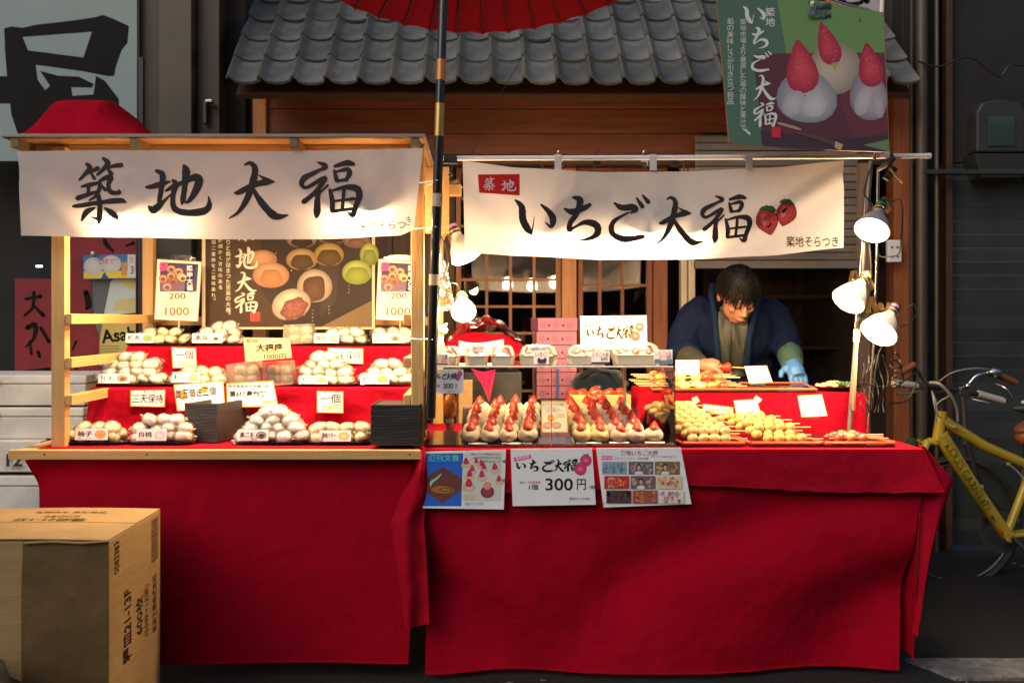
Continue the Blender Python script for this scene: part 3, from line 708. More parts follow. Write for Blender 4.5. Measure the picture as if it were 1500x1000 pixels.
m = M(); m.box(-.011, .011, 0, .03, -.02, 1.6); o = m.build('dark_strut', MT['blackm'], None); o.location = P(206, 560, 4.9); tag(o, 'thin black upright strut beside the beer poster', 'strut')
m = M(); m.cbox((0, 0, 0), (.035, .01, .012)); o = m.build('small_lamp', MT['lamp_small'], None, bevel=.003); o.location = P(57.5, 390, 5.3); tag(o, 'tiny lit rectangular lamp in the dark at far left', 'small lamp')

# ---------------- white foam boxes at left
def foam_box(x0, x1, y0, y1, Y, dy, label, lid=True, col='foam', txt=None):
    a, b = P(x0, y0, Y), P(x1, y1, Y); H = a.z - b.z; W = b.x - a.x
    t = thing('foam_box', label, 'foam box', ((a.x + b.x) / 2, Y + dy / 2, b.z), 0, 'white foam boxes stacked beside the left stall')
    m = M(); h2 = H * (.70 if lid else 1)
    m.add([(-W / 2 + .012, -dy / 2 + .012, 0), (W / 2 - .012, -dy / 2 + .012, 0), (W / 2 - .012, dy / 2 - .012, 0), (-W / 2 + .012, dy / 2 - .012, 0),
           (-W / 2 + .002, -dy / 2 + .002, h2), (W / 2 - .002, -dy / 2 + .002, h2), (W / 2 - .002, dy / 2 - .002, h2), (-W / 2 + .002, dy / 2 - .002, h2)],
          [(0, 3, 2, 1), (4, 5, 6, 7), (0, 1, 5, 4), (1, 2, 6, 5), (2, 3, 7, 6), (3, 0, 4, 7)])
    bo = m.build('box_body', MT[col], t, bevel=.005)
    if lid:
        m = M(); m.box(-W / 2 - .002, W / 2 + .002, -dy / 2 - .002, dy / 2 + .002, h2 + .002, H - .001); m.build('lid', MT[col], t, bevel=.006)
        m = M(); m.lathe([(0, 0), (.032, 0), (.030, .006), (0, .008)], 12, Matrix.Translation((-W * .18, -dy / 2 - .003, H - .018)) @ Matrix.Rotation(R(90), 4, 'X'), None, math.pi, 2 * math.pi); m.build('finger_notch', MT[col], t)
    if txt:
        vs, fs = text_mesh(txt, .03); mm = M(); mm.add([(x * .085 + W / 2 - .165, -dy / 2 - .004, y * .075 + .03) for x, y in vs], fs, (.03, .03, .03)); mm.build('lettering', MT['print'], t)
    return t
foam_box(-70, 126, 549, 594, 4.45, .38, 'white foam box with lid, topmost of the stack beside the stall')
foam_box(-70, 122, 596.5, 643, 4.45, .38, 'white foam box with lid, second from the top of the stack')
foam_box(-70, 60, 645.5, 692, 4.40, .40, 'white foam box marked 12, third from the top of the stack', False, txt='12')
foam_box(-70, 62, 696, 750, 4.42, .40, 'white foam box, lowest seen of the stack above the carton', True)
foam_box(-70, 62, 752, 828, 4.42, .40, 'white foam box hidden low behind the cardboard carton', False)
m = M(); a, b = P(-70, 830, 4.42), P(62, 830, 4.42); m.box(a.x, b.x, 4.42, 4.82, 0, a.z)
tag(m.build('dark_crate', MT['blackm'], None, bevel=.006), 'dark crate carrying the foam box stack', 'crate')

# ---------------- the cardboard carton, front left
bx = thing('cardboard_carton', 'large brown cardboard carton with printed lettering standing before the left stall', 'carton', (-1.33, 3.125, 0))
def cb(name, mt, *b, bev=.003): m = M(); m.box(*b); return m.build(name, MT[mt], bx, world=True, bevel=bev)
ZT = .609; Y1, Y2, XR = 2.89, 3.36, -1.071
m = M()
m.box(-1.62, XR, Y1, Y2, .0, ZT - .003)
body = m.build('carton_body', MT['card'], bx, world=True, bevel=.004)
m = M(); m.slab(lambda u, v: Vector((-1.63 + .558 * u, Y1 - .002 + .234 * v, ZT + .004 * math.sin(u * 3))), 12, 6, (0, 0, -.003)); m.build('top_flap', MT['card'], bx, world=True)
m = M(); m.slab(lambda u, v: Vector((-1.63 + .558 * u, Y1 + .2345 + .236 * v, ZT + .001 + .004 * math.sin(u * 3))), 12, 6, (0, 0, -.003)); m.build('top_flap', MT['card'], bx, world=True)
def flapfn(u, v):
    x = X(35, Y1) + (XR - X(35, Y1)) * u; z = ZT - .003 - (.46 + .10 * u) * v
    y = Y1 - .006 - .012 * math.sin(v * 3.1) * (1 - u * .6) - .002 * fbm(u * 3, v * 3, 1) * 3
    crease = abs((v - .1) - u * .28); y += .004 * math.exp(-(crease / .02) ** 2)
    return Vector((x, y, z))
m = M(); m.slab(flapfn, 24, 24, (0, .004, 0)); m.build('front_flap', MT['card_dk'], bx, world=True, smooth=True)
m = M()
for pts in ([(35, 795), (75, 793), (120, 795), (160, 792)],):
    m.tube([P(x, y, Y1 - .012) for x, y in pts], .0035, 6)
m.build('torn_edge', MT['card'], bx, world=True, smooth=True)
# printed lettering on the right side (plane x = XR) : map (along depth, height)
def side_text(t, d0, d1, z0, z1, bold=0, vertical=True):
    vs, fs = text_mesh(t, bold); ax, bx_ = min(v[0] for v in vs), max(v[0] for v in vs); ay, by = min(v[1] for v in vs), max(v[1] for v in vs)
    out = []
    for x, y in vs:   # text runs upward, tops towards the viewer's left
        u = (x - ax) / (bx_ - ax); v = (y - ay) / (by - ay)
        out.append((XR + .0018, d1 - (d1 - d0) * v, z0 + (z1 - z0) * u))
    PR.add(out, fs, (.035, .018, .01))
def SZ(py, t): # height on the side face at depth fraction
    return EYE - (py - HY) / F * (Y1 + (Y2 - Y1) * t)
PR = M()
def sp(px): # depth for a photo x on plane XR
    return XR * F / (px - VX)
side_text('0583383', sp(167.5), sp(174), EYE - (840 - HY) / F * sp(170), EYE - (793 - HY) / F * sp(170), .01)
side_text('種皿21-13F', sp(180), sp(192.5), EYE - (968 - HY) / F * sp(187), EYE - (862 - HY) / F * sp(187), .02)
side_text('600枚', sp(199), sp(209), EYE - (928 - HY) / F * sp(205), EYE - (872 - HY) / F * sp(205), .01)
side_text('(50枚×12袋)', sp(211), sp(218), EYE - (930 - HY) / F * sp(214), EYE - (856 - HY) / F * sp(214))
side_text('福島工業株式会社', sp(223), sp(229), EYE - (925 - HY) / F * sp(226), EYE - (840 - HY) / F * sp(226), .01)
for i in range(26):   # bar code
    d = sp(221.5); e = sp(231); z0 = EYE - (820 - HY) / F * sp(226); z1 = EYE - (758 - HY) / F * sp(226); zz = z0 + (z1 - z0) * i / 26
    PR.add([(XR + .0018, d, zz), (XR + .0018, e, zz), (XR + .0018, e, zz + .0035 * (1 if i % 3 else 1.6) * .5), (XR + .0018, d, zz + .0035 * (1 if i % 3 else 1.6) * .5)], [(0, 1, 2, 3)], (.035, .018, .01))
# box round number
for a, b in (((sp(166), 845), (sp(166), 788)), ((sp(175.5), 845), (sp(175.5), 788))):
    pass
for (t, x0, x1, y0, y1) in (('種皿21-13F', -1.47, -1.24, 3.13, 3.17), ('600枚', -1.40, -1.28, 3.19, 3.215), ('取扱注意 天地無用', -1.45, -1.22, 3.26, 3.285)):
    vs, fs = text_mesh(t, .01); ax, bx_ = min(v[0] for v in vs), max(v[0] for v in vs); ay, by = min(v[1] for v in vs), max(v[1] for v in vs)
    PR.add([(x1 - (x1 - x0) * (x - ax) / (bx_ - ax), y1 - (y1 - y0) * (y - ay) / (by - ay), ZT + .0075) for x, y in vs], fs, (.04, .02, .01))
PR.build('lettering', MT['print'], bx, world=True)
# black rubbish bag at the lower left corner
def bagfn(p, d):
    n_ = noise.noise(d * 3) * .05 + noise.noise(d * 9) * .025; return p * (1 + n_ * 3)
m = M(); m.ball((0, 0, .17), (.26, .2, .2), 32, 20, bagfn); o = m.build('rubbish_bag', MT['bag'], None, smooth=True, sharp=80); o.location = (-1.48, 2.66, 0)
tag(o, 'shiny black plastic rubbish bag beside the carton at the lower left corner', 'rubbish bag')

# ---------------- unseen shop row behind the camera, added to block low sky light
ob = thing('sky_blocker_row', 'unseen dark shop row added behind the viewer to block low sky light', 'building', (0, -11, 0))
m = M(); m.box(-16, 16, -11.6, -11, 0, 5.5); m.build('wall', MT['wall_dk'], ob, world=True)
m = M(); m.box(-16, 16, -10.995, -9.8, 2.9, 3.0); m.build('awning', MT['wall_dk'], ob, world=True)
for i in range(9):
    m = M(); m.box(-11 + i * 2.6, -9.4 + i * 2.6, -10.997, -10.96, 3.7, 5.2); m.build('window', MT['pane_dk'], ob, world=True, bevel=.01)

for i, (px, Y, r_, lab) in enumerate(((1372, 5.33, .012, 'thin dark conduit left of the roller shutter rail'), (1335, 5.36, .008, 'thin conduit beside the orange wooden post'))):
    m = M(); m.tube([P(px, -60, Y), P(px, 900, Y)], r_, 8); tag(m.build('conduit', MT['bronze2'], None, smooth=True, origin=P(px, 400, Y)), lab, 'conduit')
m = M(); m.tube([Vector(p) for p in catmull([tuple(P(x, y, 5.25)) for x, y in ((1345, 90), (1375, 98), (1420, 84), (1462, 112), (1480, 96), (1520, 100))], 5)], .005, 6); tag(m.build('wall_cable', MT['cable'], None, smooth=True, origin=P(1420, 90, 5.25)), 'dark cable sagging across the wall to the round topped meter', 'cable')
m = M(); m.box(-.35, .35, -.06, 0, -.012, .012); o = m.build('wall_bracket', MT['shutter'], None, bevel=.003); o.location = P(1440, 254, 5.33); tag(o, 'grey bar fixed on the wall over the roller shutter', 'bracket')
random.seed(3)
m = M()
for i in range(70):
    x, y = rnd(-1.2, 3.4), rnd(3.3, 5.1); m.ball((x, y, .003), (rnd(.004, .018), rnd(.003, .012), .003), 6, 4)
tag(m.build('grit', MT['stone']), kind='stuff')
# ================================================================ LEFT STALL
ST = thing('wooden_stall', 'pale pine stall frame with roof, posts and counter on the left', 'market stall', (-.85, 3.95, 0))
def wb(name, mt, x0, x1, y0, y1, z0, z1, bevel=.002): m = M(); m.box(x0, x1, y0, y1, z0, z1); return m.build(name, MT[mt], ST, world=True, bevel=bevel)
YF, YB = 3.50, 4.45
wb('post', 'pine_z', -1.500, -1.452, YF, YF + .045, .8, 1.855)
wb('post', 'pine_z', -.235, -.190, YF, YF + .045, .8, 1.855)
wb('post', 'pine_z', -1.500, -1.452, YB, YB + .045, 0, 1.855)
wb('post', 'pine_z', -.20, -.155, YB, YB + .045, 0, 1.855)
wb('post', 'pine_z', -1.49, -1.45, YF + .25, YF + .29, 0, .77); wb('post', 'pine_z', -.34, -.3, YF + .25, YF + .29, 0, .77)
for z in (1.25, 1.096, .965):
    d = .018
    wb('side_rail', 'pine_y', -1.449, -1.425, YF - .004, YB + .05, z - d, z + d)
    wb('side_rail', 'pine_y', -.262, -.238, YF + .004, YB + .05, z - d, z + d)
wb('cross_rail', 'pine_x', -1.449, -.2, YB + .047, YB + .07, 1.22, 1.26)
# counter: tabletop with front edge board
wb('counter_board', 'pine_x', -1.60, -.195, YF - .055, YF + .24, .775, .797)
wb('counter_board', 'pine_x', -1.60, -.195, YF + .243, YF + .60, .775, .797)
wb('front_edge', 'pine_x', -1.612, -.193, YF - .085, YF - .057, .768, .800)
for px in (65, 215, 600):
    m = M(); m.lathe([(0, 0), (.003, 0), (.003, .001), (0, .001)], 8, Matrix.Translation((X(px, YF - .085), YF - .0855, .786)) @ Matrix.Rotation(R(90), 4, 'X')); m.build('nail', MT['blackm'], ST, world=True)
# tier shelves
wb('tier_shelf', 'pine_x', -1.449, -.262, 3.87, 4.16, .965, .981)
wb('tier_shelf', 'pine_x', -1.449, -.262, 4.18, 4.45, 1.114, 1.13)
# roof
wb('roof_panel', 'ply_grey', -1.635, -.180, YF - .09, YB + .15, 1.872, 1.884)
for px in (20, 195, 430, 608):
    x = X(px, YF - .09); wb('rafter', 'rafter', x - .014, x + .014, YF - .085, YB + .12, 1.838, 1.871)
wb('roof_beam', 'pine_x', -1.62, -.19, YF + .045, YF + .075, 1.83, 1.869)
wb('roof_beam', 'pine_x', -1.62, -.19, YB - .03, YB, 1.80, 1.869)
wb('roof_lining', 'pine_x', -1.62, -.19, YF - .075, YB + .1, 1.8705, 1.8715, 0)
# brace pieces on right side
wb('bracket', 'pine_y', -.19, -.105, YF + .1, YF + .13, 1.56, 1.80); wb('bracket', 'pine_x', -.186, -.06, YF + .13, YF + .17, 1.70, 1.74)
# red cloth mound on the roof
def rc(u, v):
    x = X(44, 3.6) + (X(232, 3.6) - X(44, 3.6)) * u
    top = min(1, max(0, u / .20)) if u < .5 else min(1, max(0, (1 - u) / .42))
    prof = math.sin(min(1, v * 2.2) * math.pi / 2) * math.sin(min(1, (1 - v) * 3) * math.pi / 2)
    z = 1.886 + .162 * top * prof + .01 * fbm(u * 5, v * 4, 2) * prof
    return Vector((x + .02 * (v - .5), 3.46 + .42 * v, z))
m = M(); m.slab(rc, 40, 16, (0, 0, .003)); rcl = m.build('roof_cloth', MT['red'], None, smooth=True, origin=(-1.4, 3.6, 1.885))
tag(rcl, 'folded red cloth heaped on top of the left stall roof', 'cloth')
# front cloth of the left stall
def fc(u, v):
    xl = X(58 + 10 * min(1, v * 6) - 8 * 0, 3.5); xl = X(52 + 12 * min(1, v * 7), 3.5); xr = X(617 - 18 * v, 3.5)
    x = xl + (xr - xl) * u; z = .766 - (.766 - .052) * v
    y = 3.468 + .010 * math.sin(x * 7 + z * 2) * v + .014 * fbm(x * 1.6, z * 1.6, 5) + .006 * fbm(x * 5, z * 3, 8) * v - .05 * max(0, 1 - v * 9) * max(0, 1 - u * 30)
    return Vector((x, y, z))
m = M(); m.slab(fc, 90, 40, (0, .003, 0))
for i in range(1):
    m.tube([fc(u / 60, .995) + Vector((0, -.002, 0)) for u in range(61)], .004, 6)
tag(m.build('front_cloth', MT['red'], None, smooth=True, origin=(-.9, 3.5, .77)), 'plain red cloth hanging to the ground under the pine counter', 'cloth')
# counter cloth + tier cloths
def tier(x0, x1, y0, z0, zt, yb, splay, seed, label):
    def fn(u, v):
        if v < .55:
            t = v / .55; z = z0 + (zt - z0) * t; x = (x0 - splay * (1 - t)) + (x1 - x0 + 2 * splay * (1 - t)) * u
            env = math.sin(t * math.pi) * .5 + (1 - t) * .6
            fold = .014 * math.sin(u * 23 + 3 * math.sin(t * 2 + seed)) * env * (.4 + .6 * fbm(u * 4, t, seed)) + .016 * fbm(u * 7 + t * 2.5, t * 2, seed + 4) * env
            y = y0 - .012 + fold
        else:
            t = (v - .55) / .45; z = zt + .002 + .0015 * fbm(u * 9, t * 4, seed); x = x0 + (x1 - x0) * u; y = y0 + (yb - y0) * t
        return Vector((x, y, z))
    m = M(); m.slab(fn, 110, 30, (0, .002, .002)); o = m.build('tier_cloth', MT['red2'], None, smooth=True, origin=(x0, y0, z0)); return tag(o, label, 'cloth')
tier(X(186, 4.16), X(606, 4.16), 4.165, .99, 1.131, 4.44, .012, 3, 'red cloth over the upper display step behind the mochi')
tier(X(132, 3.84), X(610, 3.84), 3.845, .802, .982, 4.15, .02, 8, 'red cloth over the middle display step of the left stall')
m = M(); m.slab(lambda u, v: Vector((-1.53 + 1.31 * u, 3.455 + .39 * v + .012 * math.sin(u * 17) * (1 - v), .7985 + .0012 * fbm(u * 12, v * 3))), 40, 8, (0, 0, .002))
tag(m.build('counter_cloth', MT['red2'], None, smooth=True, origin=(-1.5, 3.5, .8)), 'red cloth lying flat on the pine counter under the front trays', 'cloth')

# ---------------- banners
def banner(name, label, top, bot, Y, wave, ink='banner_ink'):
    def gr(u, v):
        def interp(c, u):
            u = u * (len(c) - 1); i = min(int(u), len(c) - 2); t = u - i; t = t * t * (3 - 2 * t) * .5 + t * .5
            return c[i][0] + (c[i + 1][0] - c[i][0]) * (u - i), c[i][1] + (c[i + 1][1] - c[i][1]) * t
        a, b = interp(top, u), interp(bot, u); return a[0] + (b[0] - a[0]) * v, a[1] + (b[1] - a[1]) * v
    return Sheet(name, label, 'banner', [top[0], top[-1], bot[-1], bot[0]], Y, MT['banner'], .0012, ink='ink_red', wave=wave, grid=gr)
def wave1(x, z): return .010 * math.sin(x * 5 + z * 3) + .012 * fbm(x * 2, z * 2.5, 3) + .010 * math.exp(-((x + .62 + z) / .04) ** 2) * (1 if x < -.3 else 0)
s = banner('stall_banner', 'white cloth banner with large black brush kanji hung along the left stall roof',
           [(26, 222), (170, 221), (320, 221), (470, 220), (620, 218)], [(30, 345), (170, 348), (330, 351), (470, 350), (585, 345), (606, 337)], 3.42, wave1)
K = .3
s.glyph('築', 108, 233, 186, 328); s.glyph('地', 216, 243, 307, 312); s.glyph('大', 336, 238, 421, 320); s.glyph('福', 441, 237, 526, 319)
s.text('築地そらつ', 525, 322, 594, 336, (.02, .015, .015), .01); s.text('き', 594, 317, 602, 330, (.02, .015, .015)); s.done({'lettering': MT['ink'], 'character': MT['ink']})
def wave2(x, z): return .012 * math.sin(x * 4 - z * 4 + 1) + .014 * fbm(x * 2, z * 2.5, 9) + .012 * math.exp(-((x - .48 - z * 1.6) / .05) ** 2) - .012 * math.exp(-((x + .55 + z * 1.0) / .06) ** 2)
s = banner('stall_banner', 'white cloth banner with strawberry drawing and brush letters above the right stall',
           [(678, 237), (760, 247), (880, 252), (1000, 251), (1120, 246), (1238, 235)], [(681, 370), (760, 375), (880, 380), (1000, 380), (1120, 375), (1235, 363)], 3.44, wave2)
s.poly([(700, 257), (761, 256), (761, 287), (702, 284)], (.55, .02, .02), 'red_stamp')
s.glyph('築', 708, 261, 725, 281, (.8, .72, .7), 'stamp_lettering'); s.glyph('地', 734, 264, 755, 280, (.8, .72, .7), 'stamp_lettering')
s.glyph('い', 755, 294, 810, 343); s.glyph('ち', 827, 289, 876, 352); s.glyph('ご', 896, 286, 950, 350)
s.glyph('大', 960, 289, 1029, 358); s.glyph('福', 1029, 287, 1098, 356); s.text('築地そらつき', 1151, 346, 1227, 362, (.02, .015, .015), .01)
def drawn_berry(s, cx, cy, w_, h, rot, out=(.02, .01, .01)):
    sh = lambda t: 1 - .18 * max(0, math.sin(t)) * abs(math.cos(t)) * 2 + .05 * math.cos(2 * t)
    s.blob(cx, cy, w_ + 1.1, h + 1.1, out, out, rot, 'strawberry_drawing', shape=sh); s.blob(cx, cy, w_, h, (.85, .10, .08), (.80, .06, .06), rot, 'strawberry_drawing', shape=sh)
    s.blob(cx - w_ * .3, cy - h * .1, w_ * .4, h * .5, (.92, .42, .36), (.85, .10, .08), rot, 'strawberry_drawing')
    for i in range(15):
        a = i * 2.4; r_ = .18 + .045 * i
        s.blob(cx + math.cos(a) * w_ * r_ * .9, cy + 2 + math.sin(a) * h * r_ * .8, w_ * .045, h * .055, out, None, 0, 'strawberry_drawing', 6, inc=int(i == 0))
    for a in (-2.6, -2.0, -1.4, -.8, -.2):
        ex, ey = cx + math.cos(a) * w_ * .95, cy - h * .75 + math.sin(a) * h * .35 + h * .1
        bx_, by = cx, cy - h * .85
        s.put('strawberry_drawing', *ribbon([(bx_, by, w_ * .12), ((bx_ + ex) / 2, (by + ey) / 2 - 1, w_ * .42), (ex, ey, w_ * .06)]), out)
        s.put('strawberry_drawing', *ribbon([(bx_, by, w_ * .08), ((bx_ + ex) / 2, (by + ey) / 2 - 1, w_ * .30), (ex, ey, w_ * .02)]), (.04, .28, .05))
drawn_berry(s, 1152, 313, 13, 20, .35); drawn_berry(s, 1124, 324, 15, 21, -.2)
s.done({'lettering': MT['ink'], 'character': MT['ink']})

# ---------------- white tube carrying the right banner
m = M(); m.tube([P(645, 232, 3.45), P(1000, 231, 3.45), P(1361, 228.5, 3.45)], .0088, 14); m.tube([P(1355, 228.6, 3.45), P(1363, 228.5, 3.45)], .0098, 14)
tag(m.build('banner_tube', MT['white_pl'], None, smooth=True, origin=P(1000, 231, 3.45)), 'long white tube carrying the strawberry banner across the right stall', 'tube')
for i, px in enumerate((727 + 90, 956, 1096)):
    m = M(); c = P(px, 231, 3.45)
    def lp(u, v, c=c):
        a = u * 2 * math.pi; return Vector((c.x + (v - .5) * .024, c.y - math.sin(a) * .0115, c.z + math.cos(a) * .0115))
    m.grid(lp, 16, 2); m.box(c.x - .012, c.x + .012, c.y - .0125, c.y - .0115, Z(250, 3.44), c.z - .004)
    tag(m.build('banner_tab', MT['tape2'], None, smooth=True, origin=c), ['cloth loop nearest the left end of the white tube', 'cloth loop in the middle of the white tube', 'cloth loop nearest the right end of the white tube'][i], 'cloth loop', 'loops tying the banner to its tube')
def clip(px, py, Y, label):
    t = thing('binder_clip', label, 'clip', P(px, py, Y), 0, 'black binder clips')
    m = M(); m.prism([(-.024, -.014), (.024, -.014), (.021, .013), (-.021, .013)], -.012, .012); m.build('clip_body', MT['blackm'], t, bevel=.002)
    m = M(); m.tube([(-.006, -.01, -.012), (-.002, -.013, -.045), (0, -.013, -.053), (.003, -.013, -.045), (.008, -.01, -.012)], .0012, 6); m.tube([(.006 * math.cos(a * .7), -.013, -.054 + .006 * math.sin(a * .7)) for a in range(10)], .0012, 6); m.build('clip_wire', MT['steel'], t, smooth=True)
clip(660, 234, 3.425, 'black binder clip on the white tube beside the umbrella pole')
for i, px in enumerate((820, 875, 945, 990)):
    m = M(); c = P(px, 226, 3.45); m.tube([c + Vector((.008 * math.cos(a * .6), -.003, .004 + .009 * math.sin(a * .6))) for a in range(10)], .0013, 6); m.cbox(c + Vector((0, .02, -.03)), (.026, .01, .018))
    tag(m.build('wire_hook', MT['blackm'] if i % 2 else MT['steel'], None, smooth=True, origin=c), ['bright wire hook over the left cloth loop', 'dark wire hook second along the white tube', 'bright wire hook third along the white tube', 'dark wire hook fourth along the white tube'][i], 'hook', 'wire hooks on the tube')

# ---------------- red paper umbrella
um = thing('paper_umbrella', 'large red oiled paper umbrella on a black pole between the stalls', 'umbrella', P(632, 600, 3.47))
pb0, pb1 = P(630.5, 610, 3.40), P(651, -60, 3.40)
def on(py): t = (610 - py) / 670; return pb0 + (pb1 - pb0) * t
def seg(name, mt, a, b, r): m = M(); m.tube([on(a), on((a + b) / 2), on(b)], r, 16); m.build(name, MT[mt], um, world=True, smooth=True)
seg('pole', 'black', 612, 300, .0175); seg('pole', 'black', 300, 205, .0165); seg('pole', 'black', 205, -240, .0155)
seg('pole_band', 'orange_b', 118, 88, .0172); seg('pole_band', 'brass', 200, 152, .0172); seg('pole_band', 'tape', 303, 284, .0192); seg('pole_band', 'tape', 418, 402, .0192)
Rr, al = .98, R(24)
ctr = Vector((X(706, 3.62), 3.62, EYE + 1.70)); nrm = Vector((0, math.sin(al), math.cos(al)))
ex = Vector((1, 0, .015)).normalized(); ey = nrm.cross(ex).normalized(); apex_h = .30
def cn(r_, a, sag=0):
    return ctr + (ex * math.cos(a) + ey * math.sin(a)) * Rr * r_ + nrm * (apex_h * (1 - r_) - sag)
NR = 52
m = M()
def cf(u, v):
    a = u * 2 * math.pi; k = (u * NR) % 1; r_ = .03 + .97 * v
    return cn(r_ - .012 * math.sin(k * math.pi) * v, a, .012 * math.sin(k * math.pi) * v)
m.grid(cf, NR * 4, 10); m.build('canopy', MT['paper_red'], um, world=True, smooth=True)
m = M(); m.tube([cn(1.0 - .01 * math.sin((i / 4 % 1) * math.pi), i / (NR * 4) * 2 * math.pi, .004) for i in range(NR * 4 + 1)], .007, 6); m.build('rim', MT['red2'], um, world=True, smooth=True)
for i in range(NR):
    a = i / NR * 2 * math.pi; m = M(); m.tube([cn(.03, a, .012), cn(.5, a, .012), cn(1.005, a, .009)], [.003, .0045, .0042], 5); m.build('rib', MT['dark_wood'], um, world=True)
m = M(); m.lathe([(0, -.05), (.045, -.05), (.05, .02), (.02, .05), (0, .05)], 20, Matrix.Translation(cn(0, 0, 0))); m.build('hub', MT['black'], um, world=True, smooth=True)
# zip ties
for i, (py, w_) in enumerate(((265, 1), (333, 1), (497, 1))):
    m = M(); c = on(py); x0 = -.236; pts = [(x0, 3.498, c.z), (x0 + .002, 3.475, c.z), (c.x, c.y - .0185, c.z), (c.x + .0185, c.y, c.z), (c.x, c.y + .0185, c.z), (-.187, 3.53, c.z)]
    m.tube(pts, .0022, 6)
    tag(m.build('cable_tie', MT['white_pl'], None, origin=c), ['white cable tie round the pole, topmost of three', 'white cable tie round the pole, middle of three', 'white cable tie round the pole, lowest of three'][i], 'cable tie', 'cable ties on the umbrella pole')
# guy wire from the tiles to the clip
m = M(); m.tube([P(690, 228, 3.5), P(735, 135, 4.2), P(778, 62, 5.0)], .0016, 5)
tag(m.build('guy_wire', MT['cable'], None, origin=P(735, 135, 4.2)), 'thin dark wire running up over the roof tiles', 'wire')

# ---------------- big green strawberry poster, top right
s = Sheet('hanging_poster', 'green poster with three strawberry rice cakes hanging at the top right', 'poster', [(1050, -14), (1180, -2), (1291, 22), (1295, 120), (1299, 225), (1180, 219), (1069, 208), (1060, 100)], 3.30, MT['poster_g'], .006, ink='poster', yaw=R(-5))
GR = (.06, .13, .085)
s.poly([(1051, -12), (1139, -4), (1152, 78), (1106, 78), (1120, 214), (1070, 207), (1061, 100)], (.07, .14, .10))
s.poly([(1139, -4), (1180, -1), (1290, 23), (1292, 80), (1152, 78)], (.13, .25, .09))
s.poly([(1152, 78), (1292, 80), (1297, 200), (1200, 222), (1120, 214), (1104, 78)], (.09, .03, .045))
s.poly([(1235, 80), (1292, 80), (1296, 195), (1250, 205), (1228, 150)], (.13, .03, .05)); s.poly([(1115, 190), (1200, 205), (1297, 200), (1298, 224), (1180, 218), (1117, 212)], (.045, .03, .04)); s.poly([(1262, 214), (1298, 206), (1298, 224)], (.14, .2, .08))
s.blob(1221, 102, 38, 38, (.48, .42, .32), (.24, .20, .17), off=(-.3, .1)); s.berry(1201, 34, 1221, 96, 17, (.55, .05, .08), (.30, .02, .05), True); s.poly([(1216, 93), (1226, 93), (1221, 105)], (.42, .27, .09))
def lumpy(t): return 1 + .06 * math.sin(2 * t + .5) + .04 * math.sin(3 * t)
s.blob(1181, 143, 42, 40, (.44, .43, .44), (.20, .21, .26), shape=lumpy, off=(.25, .2)); s.berry(1168, 58, 1179, 137, 25, (.62, .07, .10), (.33, .02, .05), True)
s.poly([(1172, 136), (1180, 140), (1176, 152), (1171, 148)], (.16, .12, .13)); s.blob(1163, 152, 16, 20, (.46, .44, .46), (.33, .33, .37), .5); s.blob(1192, 155, 18, 18, (.50, .49, .50), (.38, .38, .42), -.4)
s.blob(1269, 143, 26, 38, (.42, .38, .40), (.20, .16, .21), shape=lumpy, off=(.3, .2)); s.berry(1266, 65, 1276, 130, 19, (.58, .06, .09), (.3, .02, .05), True); s.blob(1262, 150, 12, 22, (.46, .42, .44), (.36, .31, .35), .3); s.blob(1282, 156, 8, 20, (.40, .35, .38), (.33, .28, .33), -.2)
s.stroke([(1140, 180, 3), (1160, 186, 4), (1172, 190, 3)], (.4, .25, .2)); s.stroke([(1165, 194, 4), (1200, 204, 6), (1230, 216, 7)], (.10, .05, .04)); s.poly([(1222, 208), (1233, 213), (1229, 222), (1221, 217)], (.45, .3, .2))
W = (.62, .66, .62)
s.glyph('い', 1090, 8, 1120, 33, W); s.glyph('ち', 1103, 40, 1124, 70, W); s.glyph('ご', 1103, 75, 1130, 103, W); s.glyph('大', 1105, 110, 1137, 146, W); s.glyph('福', 1106, 150, 1137, 186, W)
s.text('築地', 1121, 10, 1137, 39, W, .01, vertical=True); s.poly([(1131, 185), (1144, 186), (1144, 202), (1131, 201)], (.55, .02, .04), 'red_stamp')
s.text('築地市場より厳選した苺の酸味と果汁で、', 1079, 26, 1101, 200, W, 0, vertical=True); s.text('餡の美味しさが引き立つ銘品', 1065, 24, 1078, 152, W, 0, vertical=True)
for i in range(0): pass
s.done()
# chrome rack holding it
rk = thing('chrome_rack', 'bent chrome rail with clips holding the green poster', 'rail', P(1285, 20, 3.36))
m = M(); m.tube([P(1190, -14, 3.36), P(1205, -3, 3.36), P(1240, 8, 3.36), P(1272, 15, 3.36), P(1284, 24, 3.36), P(1287, 45, 3.36), P(1284, 120, 3.37), P(1281, 235, 3.40)], .0055, 10); m.build('rail', MT['steel'], rk, world=True, smooth=True)
m = M(); m.tube([P(1293, -30, 3.38), P(1289, 100, 3.40), P(1286, 232, 3.43)], .0075, 10); m.build('rail', MT['white_pl'], rk, world=True, smooth=True)
for px, py in ((1197, 8), (1262, 22)):
    m = M(); m.tube([P(px - 4, py - 10, 3.34), P(px, py - 2, 3.30), P(px - 3, py + 8, 3.28)], .003, 6); m.build('rail_hook', MT['steel'], rk, world=True, smooth=True)
def film(u, v): return P(1183 + 30 * u, 0 + 26 * v, 3.285) + Vector((0, .006 * fbm(u * 4, v * 4, 1), 0))
for i, (px, py) in enumerate(((1183, 2), (1255, 30))):
    m = M(); m.slab(lambda u, v: P(px + 34 * u, py + 24 * v, 3.288) + Vector((0, .008 * fbm(u * 5, v * 5, i), 0)), 8, 8, (0, -.001, 0))
    tag(m.build('plastic_film', MT['pack'], None, smooth=True, origin=P(px, py, 3.288)), ['crumpled clear film taped on the poster\'s upper edge', 'crumpled clear film over the poster\'s upper right corner'][i], 'film')
